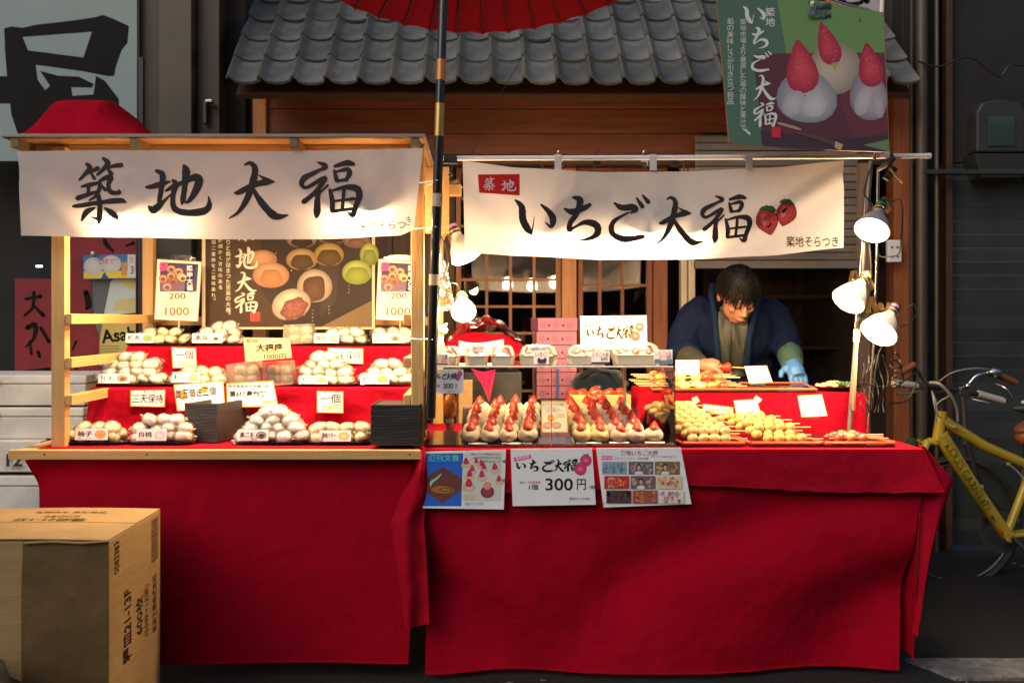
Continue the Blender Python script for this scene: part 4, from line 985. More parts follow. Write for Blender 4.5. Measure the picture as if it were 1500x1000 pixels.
s = Sheet('small_banner', 'white cloth with black brush strokes peeping above the green poster', 'banner', [(1172, -40), (1292, -40), (1292, 22), (1240, 14), (1172, 2)], 3.42, MT['banner'], .0012)
for p in ([(1180, -4, 9), (1205, 2, 9), (1220, -6, 6)], [(1228, -6, 10), (1240, 8, 9), (1262, 4, 5)], [(1252, -10, 8), (1270, 2, 9)]): s.stroke(p, (.02, .02, .02))
s.done()

# ================================================================ RIGHT STALL
TB = thing('folding_table', 'long table hidden under the red cloths of the right stall', 'table', (.7, 3.9, 0))
TX0, TX1, TY0, TY1 = X(617, 3.46) , X(1350, 3.46), 3.475, 4.28
m = M(); m.box(TX0 + .004, TX1 - .004, TY0, TY1, .762, .796); m.build('table_top', MT['pine_x'], TB, world=True)
for x in (TX0 + .1, TX1 - .1):
    for y in (3.70, 4.18):
        m = M(); m.tube([(x, y, 0), (x, y, .76)], .014, 8); m.build('leg', MT['steel'], TB, world=True)
# lower skirt cloth
def skirt(u, v):
    xl = X(612 + 10 * v + 6 * math.sin(v * 3), 3.46); xr = X(1352 - 30 * v, 3.46); x = xl + (xr - xl) * u; z = .79 - (.79 - .018) * v
    w1 = .5 + .5 * math.sin((x * 6.5 + z * 9) + 1.6 * math.sin(x * 2.7) + 1.2 * fbm(x * 1.5, z * 1.5, 7)); w2 = .5 + .5 * math.sin(x * 5.5 - z * 8.4 + 1.5 * math.sin(z * 3 + 1) + 1.5 * fbm(x * 1.4, z * 1.4, 2))
    left = max(0, min(1, 1.1 - u * 2.2)); right = max(0, min(1, u * 1.9 - .35)); t = min(1, v * 1.6)
    y = 3.452 + .080 * (w1 ** 1.5) * left * t + .085 * (w2 ** 1.5) * right * t + .008 * fbm(x * 4 + z * 3, z * 5, 3) - .006 * math.sin(u * 40) * max(0, v - .8) * 3 * fbm(u * 9, 1, 2)
    return Vector((x, y, z))
m = M(); m.slab(skirt, 130, 60, (0, .003, 0)); m.tube([skirt(u / 80, .995) + Vector((0, -.002, 0)) for u in range(81)], .004, 6)
tag(m.build('skirt_cloth', MT['red'], None, smooth=True, origin=(.7, 3.46, .79)), 'wide red cloth falling in diagonal folds to the ground before the right stall', 'cloth')
def side(u, v):  # right side of the skirt
    return Vector((TX1 - .03 * v + .012 * math.sin(u * 14) * v, 3.455 + .75 * u, .79 - .72 * v))
m = M(); m.slab(side, 40, 12, (-.003, 0, 0)); tag(m.build('side_cloth', MT['red'], None, smooth=True, origin=(TX1, 3.8, .79)), 'red cloth closing the right end of the table', 'cloth')
# over-cloth: top + front drop + corners
def over(u, v):
    x = TX0 + (TX1 - TX0) * u
    if v < .5:
        t = v / .5; return Vector((x, TY1 - (TY1 - 3.44) * t, .8005 + .0015 * fbm(x * 5, t * 6, 1)))
    t = (v - .5) / .5; drop = .135 + .012 * math.sin(u * 9) + .004 * fbm(u * 40, 0, 1)
    if u < .02: drop = .15
    return Vector((x + (.055 * max(0, (u - .93) / .07) ** 1.5 * t) - .03 * max(0, (.05 - u) / .05) * t, 3.437 - .004 * t - .008 * fbm(x * 7, t * 2, 6) * t - .02 * t * max(0, (u - .9) / .1), .80 - drop * t))
m = M(); m.slab(over, 120, 36, (0, .001, -.002)); m.tube([over(i / 120, 1) for i in range(121)], .0032, 6)
tag(m.build('table_cloth', MT['red2'], None, smooth=True, origin=(.7, 3.8, .8)), 'bright red cloth over the right table with a short front drop', 'tablecloth')
# hanging corners
def cornerR(u, v):
    # u across, v down;  px outline
    xl = [(1350, 652), (1352, 703), (1352, 780), (1348, 860), (1336, 928)]; xr = [(1351, 653), (1394, 703), (1378, 760), (1356, 840), (1350, 931)]
    k = v * 4; i = min(int(k), 3); t = k - i
    ax = xl[i][0] + (xl[i + 1][0] - xl[i][0]) * t; ay = xl[i][1] + (xl[i + 1][1] - xl[i][1]) * t; bx_ = xr[i][0] + (xr[i + 1][0] - xr[i][0]) * t; by = xr[i][1] + (xr[i + 1][1] - xr[i][1]) * t
    p = P(ax + (bx_ - ax) * u, ay + (by - ay) * u, 3.445 + .02 * u); p.y += .02 * math.sin(u * 5 + v * 3); return p
m = M(); m.slab(cornerR, 10, 40, (0, .003, 0)); tag(m.build('cloth_corner', MT['red2'], None, smooth=True, origin=(TX1, 3.46, .8)), 'pointed red cloth corner hanging off the right end of the table', 'cloth')
def cornerL(u, v):
    xl = [(616, 654), (596, 706), (573, 763), (582, 840), (594, 920)]; xr = [(622, 654), (628, 706), (621, 763), (626, 840), (629, 913)]
    k = v * 4; i = min(int(k), 3); t = k - i
    ax = xl[i][0] + (xl[i + 1][0] - xl[i][0]) * t; ay = xl[i][1] + (xl[i + 1][1] - xl[i][1]) * t; bx_ = xr[i][0] + (xr[i + 1][0] - xr[i][0]) * t; by = xr[i][1] + (xr[i + 1][1] - xr[i][1]) * t
    y = 3.415 + .012 * math.sin(u * 6 + v * 4) + .012 * fbm(u * 3, v * 6, 4); p = P(ax + (bx_ - ax) * u, ay + (by - ay) * u, y); return p
m = M(); m.slab(cornerL, 14, 50, (0, .003, 0)); tag(m.build('cloth_corner', MT['red2'], None, smooth=True, origin=(TX0, 3.43, .8)), 'creased red cloth corner hanging between the two stalls', 'cloth')

# red riser box at the back of the right table
def riser(u, v):
    x0, x1 = X(950, 3.84), X(1256, 3.92)
    x = x0 + (x1 - x0) * u
    if v < .5: t = v / .5; return Vector((x, 3.84 + .004 * fbm(x * 6, t * 4, 2) - .006 * math.sin(u * 30) * (1 - t) * fbm(u * 5, 0, 3), .803 + .157 * t))
    t = (v - .5) / .5; return Vector((x, 3.84 + .42 * t, .962))
m = M(); m.slab(riser, 70, 14, (0, .002, .002))
m.slab(lambda u, v: Vector((X(950, 3.84) - .03 * (1 - v) * (1 - u * .3), 3.84 + .42 * u, .803 + .16 * v)), 10, 8, (.002, 0, 0))
m.slab(lambda u, v: Vector((X(1256, 3.92) + .004 * (1 - v), 3.842 + .42 * u, .803 + .16 * v)), 10, 8, (-.002, 0, 0))
tag(m.build('riser_cloth', MT['red2'], None, smooth=True, origin=(1.1, 3.9, .8)), 'red cloth covered riser box at the back of the right table', 'riser')
# ---------------- sheets taped on the front of the right table
TAPE_Y = 3.42
s = Sheet('magazine_sheet', 'sheet with blue magazine cover and strawberry picture taped on the red cloth', 'paper sheet', [(619, 661), (741, 658), (738, 746), (613, 744)], TAPE_Y, MT['paper'], .0012, tilt=R(2))
s.poly([(624, 664), (678.5, 663), (675.5, 741), (618.5, 741)], (.03, .14, .62)); s.text('週刊文春', 627, 665, 673, 675, (.15, .55, .42), .02); s.text('3月29日', 640, 677, 650, 680, (.02, .05, .2))
s.poly([(649, 683), (677, 700), (676, 718), (648, 737), (620, 719), (621, 700)], (.16, .06, .05)); s.blob(648, 717, 17, 5.5, (.45, .2, .06), (.38, .15, .05), .05); s.blob(653, 717, 10, 2.8, (.04, .02, .01), None, .05); s.blob(653, 717, 8, 1.8, (.42, .2, .08), None, .05)
s.stroke([(646, 694, 1.5), (640, 700, 3), (632, 706, 4), (631, 712, 1)], (.35, .6, .5))
s.poly([(679.5, 663), (735, 662), (733, 733), (677, 733)], (.66, .66, .60))
for (x, y, r_) in ((683, 678, 6), (692, 688, 5), (705, 680, 5), (688, 696, 6), (709, 685, 5), (725, 686, 6), (706, 697, 6), (687, 711, 8), (731, 703, 5), (698, 676, 4), (714, 720, 8)):
    s.blob(x, y + 3, r_ * 1.2, r_ * .8, (.72, .6, .35), (.66, .5, .22)); s.blob(x, y + 1, r_, r_ * .8, (.78, .66, .6), (.6, .4, .3)); s.berry(x - .5, y - r_ - 3, x, y + 2, r_ * .7, (.75, .06, .14), (.5, .02, .06))
s.blob(714, 720, 10, 9, (.35, .08, .12), (.2, .04, .07)); s.blob(714, 711, 6, 6, (.85, .35, .25), (.8, .25, .15))
s.text('築地いちご大福の食べ比べ', 690, 663, 733, 666, (.03, .03, .03)); s.text('2018年3月21日号に', 693, 668, 734, 671.5, (.03, .03, .03)); s.text('掲載されました。', 706, 674, 734, 677, (.03, .03, .03), .01); s.rect(680, 723, 696, 732, (.7, .55, .4)); s.text('築地そらつき本店', 681, 735, 708, 740, (.3, .3, .3)); s.done()
TOMATO = (.80, .12, .3)
def logo(s, x0, y0, x1, y1, col=(.02, .02, .02), bt=(.75, .06, .22), badge=(.8, .1, .3)):
    """the shop's small strawberry logo: badge, thick brush letters, two drawn strawberries"""
    w_ = (x1 - x0); h = y1 - y0; q = lambda a: x0 + w_ * a; r_ = lambda b: y0 + h * b
    s.poly([(q(.0), r_(.10)), (q(.22), r_(-.06)), (q(.23), r_(.14)), (q(.01), r_(.32))], badge, 'badge'); s.text('築地名物', q(.03), r_(.02), q(.20), r_(.2), (.8, .75, .75), .02, 'badge_lettering', rot=-.16)
    for ch, a, b, c, d in (('い', .03, .36, .15, .72), ('ち', .21, .24, .31, .84), ('ご', .38, .22, .52, .84), ('大', .52, .22, .66, .84), ('福', .65, .2, .84, .86)):
        for vs, fs in glyph2d(ch, q(a), r_(b), q(c), r_(d), 1.75):
            s.put('lettering', vs, fs, col)
    for cx, cy_, rr in ((.93, .25, .075), (.86, .72, .08)):
        s.blob(q(cx), r_(cy_), w_ * rr, w_ * rr * 1.0, bt, tuple(c * .8 for c in bt)); s.blob(q(cx), r_(cy_), w_ * rr * .5, w_ * rr * .4, tuple(min(1, c * 1.3 + .1) for c in bt), bt)
        s.stroke([(q(cx - .03), r_(cy_) - w_ * rr * 1.1, 1.5), (q(cx), r_(cy_) - w_ * rr * .9, 2.5), (q(cx + .03), r_(cy_) - w_ * rr * 1.2, 1)], (.08, .25, .1))
s = Sheet('price_sheet', 'white sheet reading 300 yen with strawberry logo taped on the red cloth', 'paper sheet', [(748, 657), (867, 656), (873, 739), (751, 741)], TAPE_Y, MT['paper'], .0012, tilt=R(1.5))
logo(s, 752, 667, 866, 694); s.text('300', 799, 700, 839, 718, (.01, .01, .01), .012); s.text('円', 845, 701, 858, 717, (.01, .01, .01), .005); s.text('1個', 775, 709, 788, 717, (.01, .01, .01), .005); s.text('税込！大粒苺使用', 761, 704, 791, 708, (.6, .05, .15)); s.text('築地そらつき本店', 834, 728, 864, 732, (.05, .05, .05))
s.done()
s = Sheet('photo_sheet', 'white sheet with nine small press photos taped on the red cloth', 'paper sheet', [(873, 656), (997, 655), (1013, 738), (884, 743)], TAPE_Y, MT['paper'], .0012, tilt=R(1.5))
s.text('築地いちご大福', 909, 659, 963, 667, (.5, .2, .32), .03); s.rect(881, 667, 897, 673, (.75, .15, .4)); s.text('築地名物', 882, 668, 896, 672, (.8, .7, .7), 0, 'badge_lettering')
s.text('ピルプングラン（苺大福）', 900, 669, 950, 673, (.2, .2, .2)); s.text('マスコミで話題の店です', 953, 667, 991, 670, (.2, .2, .2))
for r_ in range(3):
    for c in range(3):
        x0 = 882 + c * 38.5 + r_ * 3; y0 = 675.5 + r_ * 21; pics = [((.30, .38, .48), (.1, .15, .25)), ((.16, .14, .14), (.5, .4, .42)), ((.2, .14, .08), (.7, .45, .2)), ((.45, .05, .05), (.9, .6, .2)), ((.18, .12, .12), (.6, .45, .42)), ((.75, .55, .35), (.5, .08, .1)), ((.1, .06, .06), (.05, .05, .08)), ((.35, .1, .08), (.8, .35, .08)), ((.75, .7, .68), (.4, .1, .08))][r_ * 3 + c]
        s.rect(x0, y0, x0 + 36.5, y0 + 19, pics[0])
        for i in range(26):
            k = rnd(0, 1); colr = tuple(max(0, min(1, a * (1 - k) + b * k + rnd(-.06, .06))) for a, b in zip(*pics)); s.blob(x0 + rnd(3, 33), y0 + rnd(3, 16), rnd(1.2, 4), rnd(1, 3), colr, tuple(c_ * .8 for c_ in colr), rnd(0, 3), n=8)
        if (r_, c) in ((0, 1), (1, 1), (0, 2)): s.blob(x0 + 15, y0 + 8, 4, 5, (.05, .03, .03)); s.blob(x0 + 15, y0 + 9, 2.6, 3.6, (.65, .4, .32), (.55, .32, .25)); s.blob(x0 + 15, y0 + 17, 6, 3, (.7, .7, .75))
        if (r_, c) == (1, 0):
            for i in range(6): s.berry(x0 + 5 + i * 5, y0 + 4, x0 + 7 + i * 5, y0 + 13, 2.2, (.85, .2, .1), (.6, .03, .03))
s.done()
# tape strips
for i, (px, py) in enumerate(((622, 700), (740, 702), (741, 675), (868, 712), (878, 735))):
    m = M(); m.cbox((0, 0, 0), (.022, .0006, .010)); o = m.build('tape_strip', MT['pack'], None); o.location = P(px, py, TAPE_Y - .004); tag(o, ['tape strip at the left edge of the magazine sheet', 'tape strip at the right edge of the magazine sheet, lower one', 'tape strip at the right edge of the magazine sheet, upper one', 'tape strip at the right edge of the 300 yen sheet', 'tape strip at the lower left of the press photo sheet'][i], 'tape', 'clear tape strips')
# ================================================================ GOODS
def tray(name, label, px0, px1, Y, z, depth, mt='black', rim=None, group=None, round_=True, h=.012, yaw=0):
    x0, x1 = X(px0, Y), X(px1, Y); c = ((x0 + x1) / 2, Y + depth / 2, z); W = (x1 - x0); D = depth
    t = thing(name, label, 'tray', c, yaw, group)
    def outline(a, b, r_): 
        pts = []
        for (sx, sy, a0) in ((1, -1, -90), (1, 1, 0), (-1, 1, 90), (-1, -1, 180)):
            for k in range(4):
                t_ = R(a0 + k * 30); pts.append((sx * (a - r_) + r_ * math.cos(t_), sy * (b - r_) + r_ * math.sin(t_)))
        return pts
    r_ = .035 if round_ else .006
    m = M(); o0 = outline(W / 2 - .012, D / 2 - .012, r_); n = len(o0)
    m.add([(x, y, 0) for x, y in o0] + [(x, y, .004) for x, y in o0], [list(range(n))[::-1], [n + i for i in range(n)]] + [(i, (i + 1) % n, n + (i + 1) % n, n + i) for i in range(n)])
    m.build('tray_base', MT[mt], t)
    m = M(); a = outline(W / 2 - .012, D / 2 - .012, r_); b = outline(W / 2, D / 2, r_ + .008); c_ = outline(W / 2 - .003, D / 2 - .003, r_ + .006)
    V = [(x, y, .001) for x, y in a] + [(x, y, h) for x, y in b] + [(x, y, h + .0008) for x, y in c_] + [(x, y, .0045) for x, y in outline(W / 2 - .014, D / 2 - .014, r_)]
    m.add(V, [(k * n + i, k * n + (i + 1) % n, (k + 1) * n + (i + 1) % n, (k + 1) * n + i) for k in range(3) for i in range(n)])
    m.build('tray_rim', MT[rim or mt], t, smooth=True, sharp=50)
    return t
# wrapped mochi prototypes : a body with a cellophane wrapper
MOCHI = []
def mochi_fn(seed, amp=.10):
    def fn(p, d):
        bx_ = (abs(d.x) ** 3 + abs(d.y) ** 3 + abs(d.z) ** 3) ** (-1 / 3); p = p * (.35 + .65 * bx_) * (1 + amp * noise.noise(d * 1.7 + Vector((seed * 7.1, 0, 0)))); p.z = p.z if p.z > 0 else p.z * .72; return p
    return fn
def wrap_fn(seed):
    def fn(p, d):
        k = (.35 + .65 * (abs(d.x) ** 3 + abs(d.y) ** 3 + abs(d.z) ** 3) ** (-1 / 3)) * (1.05) + .10 * noise.noise(d * 3.5 + Vector((seed * 3.3, 1, 0))) + .035 * abs(noise.noise(d * 11 + Vector((seed, 0, 2)))); p = p * k; p.z = p.z if p.z > 0 else p.z * .66
        return p
    return fn
for kind in ('mochi', 'mochi_y', 'mochi_b', 'mochi_p'):
    for sd in range(3):
        b_ = M(); b_.ball((0, 0, 0), (.0275, .0255, .0215), 16, 12, mochi_fn(sd + len(MOCHI)))
        f_ = M(); f_.ball((0, 0, 0), (.0305, .029, .0242), 20, 14, wrap_fn(sd + len(MOCHI)))
        for sgn in (-1, 1):   # twisted film ends
            f_.slab(lambda u, v, sgn=sgn: Vector((sgn * (.027 + .014 * v), (u - .5) * (.022 + .012 * v), .003 + .004 * math.sin(u * 16 + sd) * v)), 8, 2, (0, 0, .0006))
        MOCHI.append((kind, b_.mesh('wrapped_mochi', MT[kind], True, sharp=80), f_.mesh('wrapper', MT['film'], True, sharp=80)))
def put_mochi(kind, loc, label, group, rot, sc_=1.0):
    k, b_, f_ = random.choice([m_ for m_ in MOCHI if m_[0] == kind])
    o = bpy.data.objects.new('wrapped_mochi', b_); COL.objects.link(o); o.location = loc; o.rotation_euler = rot; o.scale = (sc_,) * 3
    tag(o, label, 'rice cake', group); c = bpy.data.objects.new('wrapper', f_); COL.objects.link(c); c.parent = o
ORDN = ['first', 'second', 'third', 'fourth', 'fifth', 'sixth', 'seventh', 'eighth']
def pile(px0, px1, Y, z, rows, kind, label, group, depth=2, peak=.5, dx=.051):
    """rows = how many across in each layer, listed from the bottom; px range on which they spread"""
    x0, x1 = X(px0, Y), X(px1, Y)
    for L, n in enumerate(rows):
        for dd in range(depth if L < len(rows) - 1 else max(1, depth - 1)):
            for i in range(n):
                span = (x1 - x0) - .052; c = x0 + .026 + span * (peak if n < rows[0] else .5) if n * dx < span else (x0 + x1) / 2
                c = x0 + (x1 - x0) * (.5 + (peak - .5) * (1 - n / rows[0])); stepx = min(dx, (x1 - x0 - .05) / max(1, rows[0] - 1))
                x = c + (i - (n - 1) / 2) * stepx + rnd(-.007, .007); y = Y + .04 + dd * .049 + L * .010 + rnd(-.004, .004)
                put_mochi(kind, (x, y, z + .019 + L * .028 + rnd(-.001, .002)), '%s rice cake %s, %s from left, %s row, %s' % (label[0], ['in bottom layer', 'in second layer', 'in third layer', 'in top layer'][L if L < len(rows) - 1 else 3], ORDN[i], ['front', 'rear', 'third'][dd], label[1]), group, (rnd(-.45, .45), rnd(-.5, .5), rnd(-.9, .9)), rnd(.92, 1.12))
def name_card(px0, py0, px1, py1, Y, text, label, pic, tilt=8, yaw=0, col=(.75, .72, .66)):
    s = Sheet('name_card', label, 'name card', [(px0, py0), (px1, py0), (px1, py1), (px0, py1)], Y, MT['paper'], .001, tilt=R(-tilt), yaw=R(yaw), group='name cards on the mochi trays')
    w_ = px1 - px0; h = py1 - py0
    s.text(text, px0 + w_ * .08, py0 + h * .22, px0 + w_ * .52, py0 + h * .70, (.015, .012, .01), .015)
    s.text('築地そらつき 大福', px0 + w_ * .08, py0 + h * .8, px0 + w_ * .5, py0 + h * .9, (.2, .18, .15))
    s.blob(px0 + w_ * .77, py0 + h * .5, w_ * .17, h * .34, pic[0], pic[1]); s.blob(px0 + w_ * .78, py0 + h * .56, w_ * .09, h * .2, pic[2], pic[2])
    s.done()
WH, TN = (.8, .75, .65), (.4, .28, .18)
# (px0, px1, Y, level z, rows, kind, peak, card text, card px rect, picture colours, words)
L0, L1, L2 = .801, .986, 1.135
T = [
 (76, 184, 3.53, L0, [4, 3], 'mochi_y', .75, '柚子', (110, 627, 158, 644), ((.8, .5, .2), (.6, .3, .1), (.7, .35, .08)), 'pale yellow', 'front left end of the pine counter', 2),
 (184, 282, 3.53, L0, [4, 4, 3], 'mochi_p', .5, '白桃', (200, 628, 244, 645), ((.75, .6, .55), (.6, .5, .6), (.8, .75, .7)), 'pinkish', 'counter left of the open black box', 2),
 (338, 452, 3.53, L0, [5, 4, 3, 2], 'mochi_b', .5, '黒ごま', (348, 629, 393, 645), ((.5, .5, .5), (.1, .1, .12), (.05, .05, .06)), 'grey speckled', 'counter between black box and yellow tray', 2),
 (444, 548, 3.53, L0, [4, 4], 'mochi_y', .6, '素焼バター', (468, 630, 514, 646), ((.7, .65, .25), (.5, .45, .15), (.75, .7, .4)), 'cream yellow', 'counter left of the black tray stack', 2),
 (130, 240, 3.86, L1, [5, 4, 4, 2], 'mochi', .5, 'チョコあん', (144, 547, 190, 561), ((.7, .45, .35), (.4, .15, .1), (.2, .08, .06)), 'white', 'left end of the middle step', 2),
 (238, 332, 3.86, L1, [4, 3], 'mochi_y', .8, '栗きんとん', (252, 545, 293, 560), ((.7, .45, .3), (.5, .25, .12), (.65, .4, .2)), 'cream', 'middle step under the left 200 yen card', 2),
 (425, 522, 3.86, L1, [4, 4, 3, 2], 'mochi', .42, 'ずんだ', (438, 550, 480, 563), ((.5, .6, .25), (.3, .4, .12), (.4, .5, .15)), 'white', 'middle step right of the clear packs', 2),
 (520, 606, 3.86, L1, [4, 3, 2], 'mochi', .55, '焼マンゴー', (528, 548, 570, 563), ((.75, .4, .12), (.5, .2, .05), (.8, .5, .1)), 'white', 'right end of the middle step', 2),
 (178, 282, 4.18, L2, [5, 3], 'mochi_y', .55, '抹茶', (184, 488, 226, 502), ((.35, .5, .15), (.2, .32, .08), (.25, .4, .1)), 'cream', 'left end of the top step', 2),
 (280, 358, 4.18, L2, [3, 3, 2], 'mochi', .65, '黒豆', (282, 488, 326, 502), ((.7, .7, .7), (.5, .5, .5), (.1, .1, .1)), 'white', 'top step below the brown rice cake poster', 2),
 (455, 542, 4.18, L2, [4, 3], 'mochi', .6, '塩豆', (460, 488, 496, 502), ((.5, .5, .45), (.2, .2, .2), (.3, .3, .3)), 'white', 'top step under the right edge of the brown poster', 2),
 (540, 606, 4.18, L2, [3, 3], 'mochi', .5, 'いちご', (546, 488, 588, 502), ((.8, .4, .4), (.6, .2, .2), (.7, .1, .1)), 'bright white', 'right end of the top step', 2),
]
SHORT = ['leftmost counter tray', 'second counter tray', 'third counter tray', 'fourth counter tray', 'leftmost middle step tray', 'low middle step tray', 'tall middle step pile', 'rightmost middle step tray', 'leftmost top step tray', 'second top step tray', 'third top step tray', 'rightmost top step tray']
for (a, b, Y, z, rows, kind, pk, txt, cr, pic, colw, where, dep) in T:
    tray('mochi_tray', 'black tray of %s rice cakes, %s' % (colw.split()[-1], where), a, b, Y, z, .155, 'black', None, 'black trays of mochi on the left stall')
    pile(a + 5, b - 5, Y, z + .005, rows, kind, ('wrapped ' + colw.split()[-1], SHORT[T.index((a, b, Y, z, rows, kind, pk, txt, cr, pic, colw, where, dep))]), 'rice cakes in the tray at the ' + where, dep, pk)
    name_card(*cr, Y + .006, txt, 'name card of the ' + SHORT[T.index((a, b, Y, z, rows, kind, pk, txt, cr, pic, colw, where, dep))] + ', white paper', pic)
# clear packs of mochi
def clear_pack(px0, px1, py0, py1, Y, label, tilt, n=3):
    a, b = P(px0, py1, Y), P(px1, py0, Y); W, H = b.x - a.x, b.z - a.z
    t = thing('clear_pack', label, 'plastic pack', (a.x + W / 2, Y, a.z), 0, 'clear packs of rice cakes on the left stall'); t.rotation_euler = (R(0), R(tilt), 0)
    m = M(); m.box(-W / 2, W / 2, 0, .10, 0, .0015); m.slab(lambda u, v: Vector((W * (u - .5) * (1 - .12 * v), 0 + .006 * v, H * v)), 6, 4, (0, .0008, 0)); m.slab(lambda u, v: Vector((W * (u - .5) * .88, .006 + .088 * v, H)), 6, 4, (0, 0, .0008))
    m.slab(lambda u, v: Vector((-W / 2 + W * .06 * v, .1 * u, H * v)), 4, 4, (.0008, 0, 0)); m.slab(lambda u, v: Vector((W / 2 - W * .06 * v, .1 * u, H * v)), 4, 4, (-.0008, 0, 0)); m.tube([(-W / 2, 0, .001), (W / 2, 0, .001)], .0018, 5)
    m.build('pack_shell', MT['film'], t)
    return t, W, H
for (px0, px1, py0, py1, Y, lab, tl, nx, nz) in ((332, 384, 531, 564, 3.90, 'clear pack of rice cakes leaning below the 1000 yen card, left one', -8, 2, 1), (384, 430, 530, 564, 3.90, 'clear pack of rice cakes leaning below the 1000 yen card, right one', -4, 2, 2), (414, 460, 475, 503, 4.22, 'clear pack of rice cakes on the top step below the poster', -3, 2, 1)):
    t, W, H = clear_pack(px0, px1, py0, py1, Y, lab, tl)
    for i in range(nx):
        for k in range(2):
            put_mochi('mochi_y' if tl != -4 else 'mochi', (t.location.x + (i - (nx - 1) / 2) * .05, Y + .05, t.location.z + .02 + k * .034), '%s %s rice cake in the %s pack' % (['lower', 'upper'][k], ['left', 'right'][i], 'left leaning clear' if tl == -8 else 'right leaning clear' if tl == -4 else 'clear top step'), 'rice cakes inside the ' + lab.replace(' of rice cakes', ''), (rnd(-.2, .2), rnd(-.2, .2), rnd(-3, 3)), .95)
# orange bordered price cards
OR = (.85, .30, .03)
def price_card(poly, Y, label, tilt=6, lines=(), paper='paper', yaw=0, bw=1.3, bcol=OR, name='price_card', group='handwritten orange bordered cards'):
    s = Sheet(name, label, 'price card', poly, Y, MT[paper], .001, tilt=R(-tilt), yaw=R(yaw), group=group)
    s.border(poly, bw, bcol)
    for (t, x0, y0, x1, y1, col, bold) in lines: s.text(t, x0, y0, x1, y1, col, bold)
    return s
BK_ = (.02, .018, .018); OG = (.75, .28, .04)
price_card([(251, 508), (287, 509), (289, 539), (253, 539)], 4.135, 'orange edged card reading 200 hung on the top step at left', 2, [('一個', 257, 513, 283, 526, BK_, .01), ('200円', 260, 528, 285, 536, OG, .01)], yaw=0).done()
price_card([(480, 509), (532, 510), (532, 533), (481, 531)], 4.135, 'yellow edged card hung on the top step above the white mochi pile', 2, [('三天保持', 484, 514, 529, 528, BK_, .005)], 'paper', bcol=(.8, .5, .05)).done()
price_card([(191, 571), (242, 570), (242, 596), (191, 595)], 3.815, 'orange edged card with four written characters hung on the middle step', 2, [('三天保持', 194, 577, 239, 590, BK_, .008)]).done()
price_card([(464, 572), (503, 573), (503, 605), (464, 604)], 3.815, 'orange edged card reading 200 hung on the middle step at right', 2, [('一個', 469, 577, 499, 590, BK_, .01), ('200円', 471, 592, 500, 602, OG, .01)]).done()
s = price_card([(254, 563), (327, 557), (331, 598), (260, 602)], 3.79, 'wide orange edged card with circled characters standing behind the open black box', 4); s.blob(268, 578, 5, 7, OG, OG); s.blob(299, 570, 5, 5, OG, OG)
for i, ch in enumerate('買五個送二個'): s.text(ch, 257 + i * 10, 571 - i * 1.0, 266 + i * 10, 584 - i * 1.2, BK_, .012)
s.done()
price_card([(331, 561), (400, 557), (408, 595), (333, 597)], 3.785, 'wide orange edged card reading 6 and 1000 behind the speckled mochi', 4, [('購買菓籃就送多種口味', 334, 563, 394, 568, BK_, 0), ('買6個最划算', 336, 572, 390, 581, BK_, .02), ('1000円', 384, 585, 404, 592, OG, .01)]).done()
s = price_card([(356, 494), (424, 495), (428, 524), (360, 530)], 3.84, 'tan card reading 1000 standing in front of the top step', 4, [('築地', 360, 496, 378, 502, (.6, .08, .05), .01), ('大福盛', 375, 503, 414, 515, BK_, .03), ('1000円', 387, 518, 419, 526, BK_, .01)], 'tan_paper', bcol=(.5, .35, .2), bw=.5); s.done()
for i, (px, py, Y) in enumerate(((262, 508, 4.128), (277, 508, 4.128), (212, 571, 3.808), (226, 571, 3.808), (477, 572, 3.808), (491, 573, 3.808))):
    m = M(); c = P(px, py, Y); m.tube([c + Vector((0, -.002, -.012)), c + Vector((0, -.004, .004)), c + Vector((0, .012, .010))], .0014, 5)
    tag(m.build('card_hook', MT['cable'], None, origin=c), ['left wire hook of the card on the top step', 'right wire hook of the card on the top step', 'left wire hook of the four character card', 'right wire hook of the four character card', 'left wire hook of the right 200 card', 'right wire hook of the right 200 card'][i], 'hook', 'small wire hooks of the cards')
# black boxes
t = thing('black_box', 'open topped black wooden box turned on the counter between mochi trays', 'box', P(318, 648, 3.60), 0)
bw, bd, bh = .128, .30, .142
for nm, b in (('box_side', (-bw / 2, bw / 2, -.0, .012, 0, bh)), ('box_side', (-bw / 2, bw / 2, bd, bd + .012, 0, bh)), ('box_side', (-bw / 2, -bw / 2 + .012, .0125, bd - .0005, 0, bh - .002)), ('box_side', (bw / 2 - .012, bw / 2, .0125, bd - .0005, 0, bh - .002)), ('box_base', (-bw / 2 + .0125, bw / 2 - .0125, .0125, bd, .002, .012)), ('inner_tray', (-bw / 2 + .0125, bw / 2 - .0125, .04, bd - .01, bh - .03, bh - .022))):
    m = M(); m.box(*b); m.build(nm, MT['wood_rail' if nm == 'inner_tray' else 'blackwood'], t, bevel=.0015)
t.rotation_euler = (0, 0, R(-13)); t.location.x -= .06
t = thing('tray_stack', 'tall stack of thin black trays at the right end of the pine counter', 'tray stack', P(578, 652, 3.44))
N = 16
for i in range(N):
    m = M(); hw = .083 + .001 * math.sin(i * 2.1); z0 = i * .0088; m.box(-hw + rnd(-.001, .001), hw, 0, .24, z0, z0 + .0028); m.box(-hw, hw, -.0012, .004, z0 + .0028, z0 + .0078); m.box(hw - .004, hw + .0012, 0.005, .24, z0 + .0028, z0 + .0078); m.box(-hw, -hw + .004, .005, .24, z0 + .0028, z0 + .0078); m.build('stacked_tray', MT['blackwood'], t)
t.rotation_euler = (0, 0, R(-3))

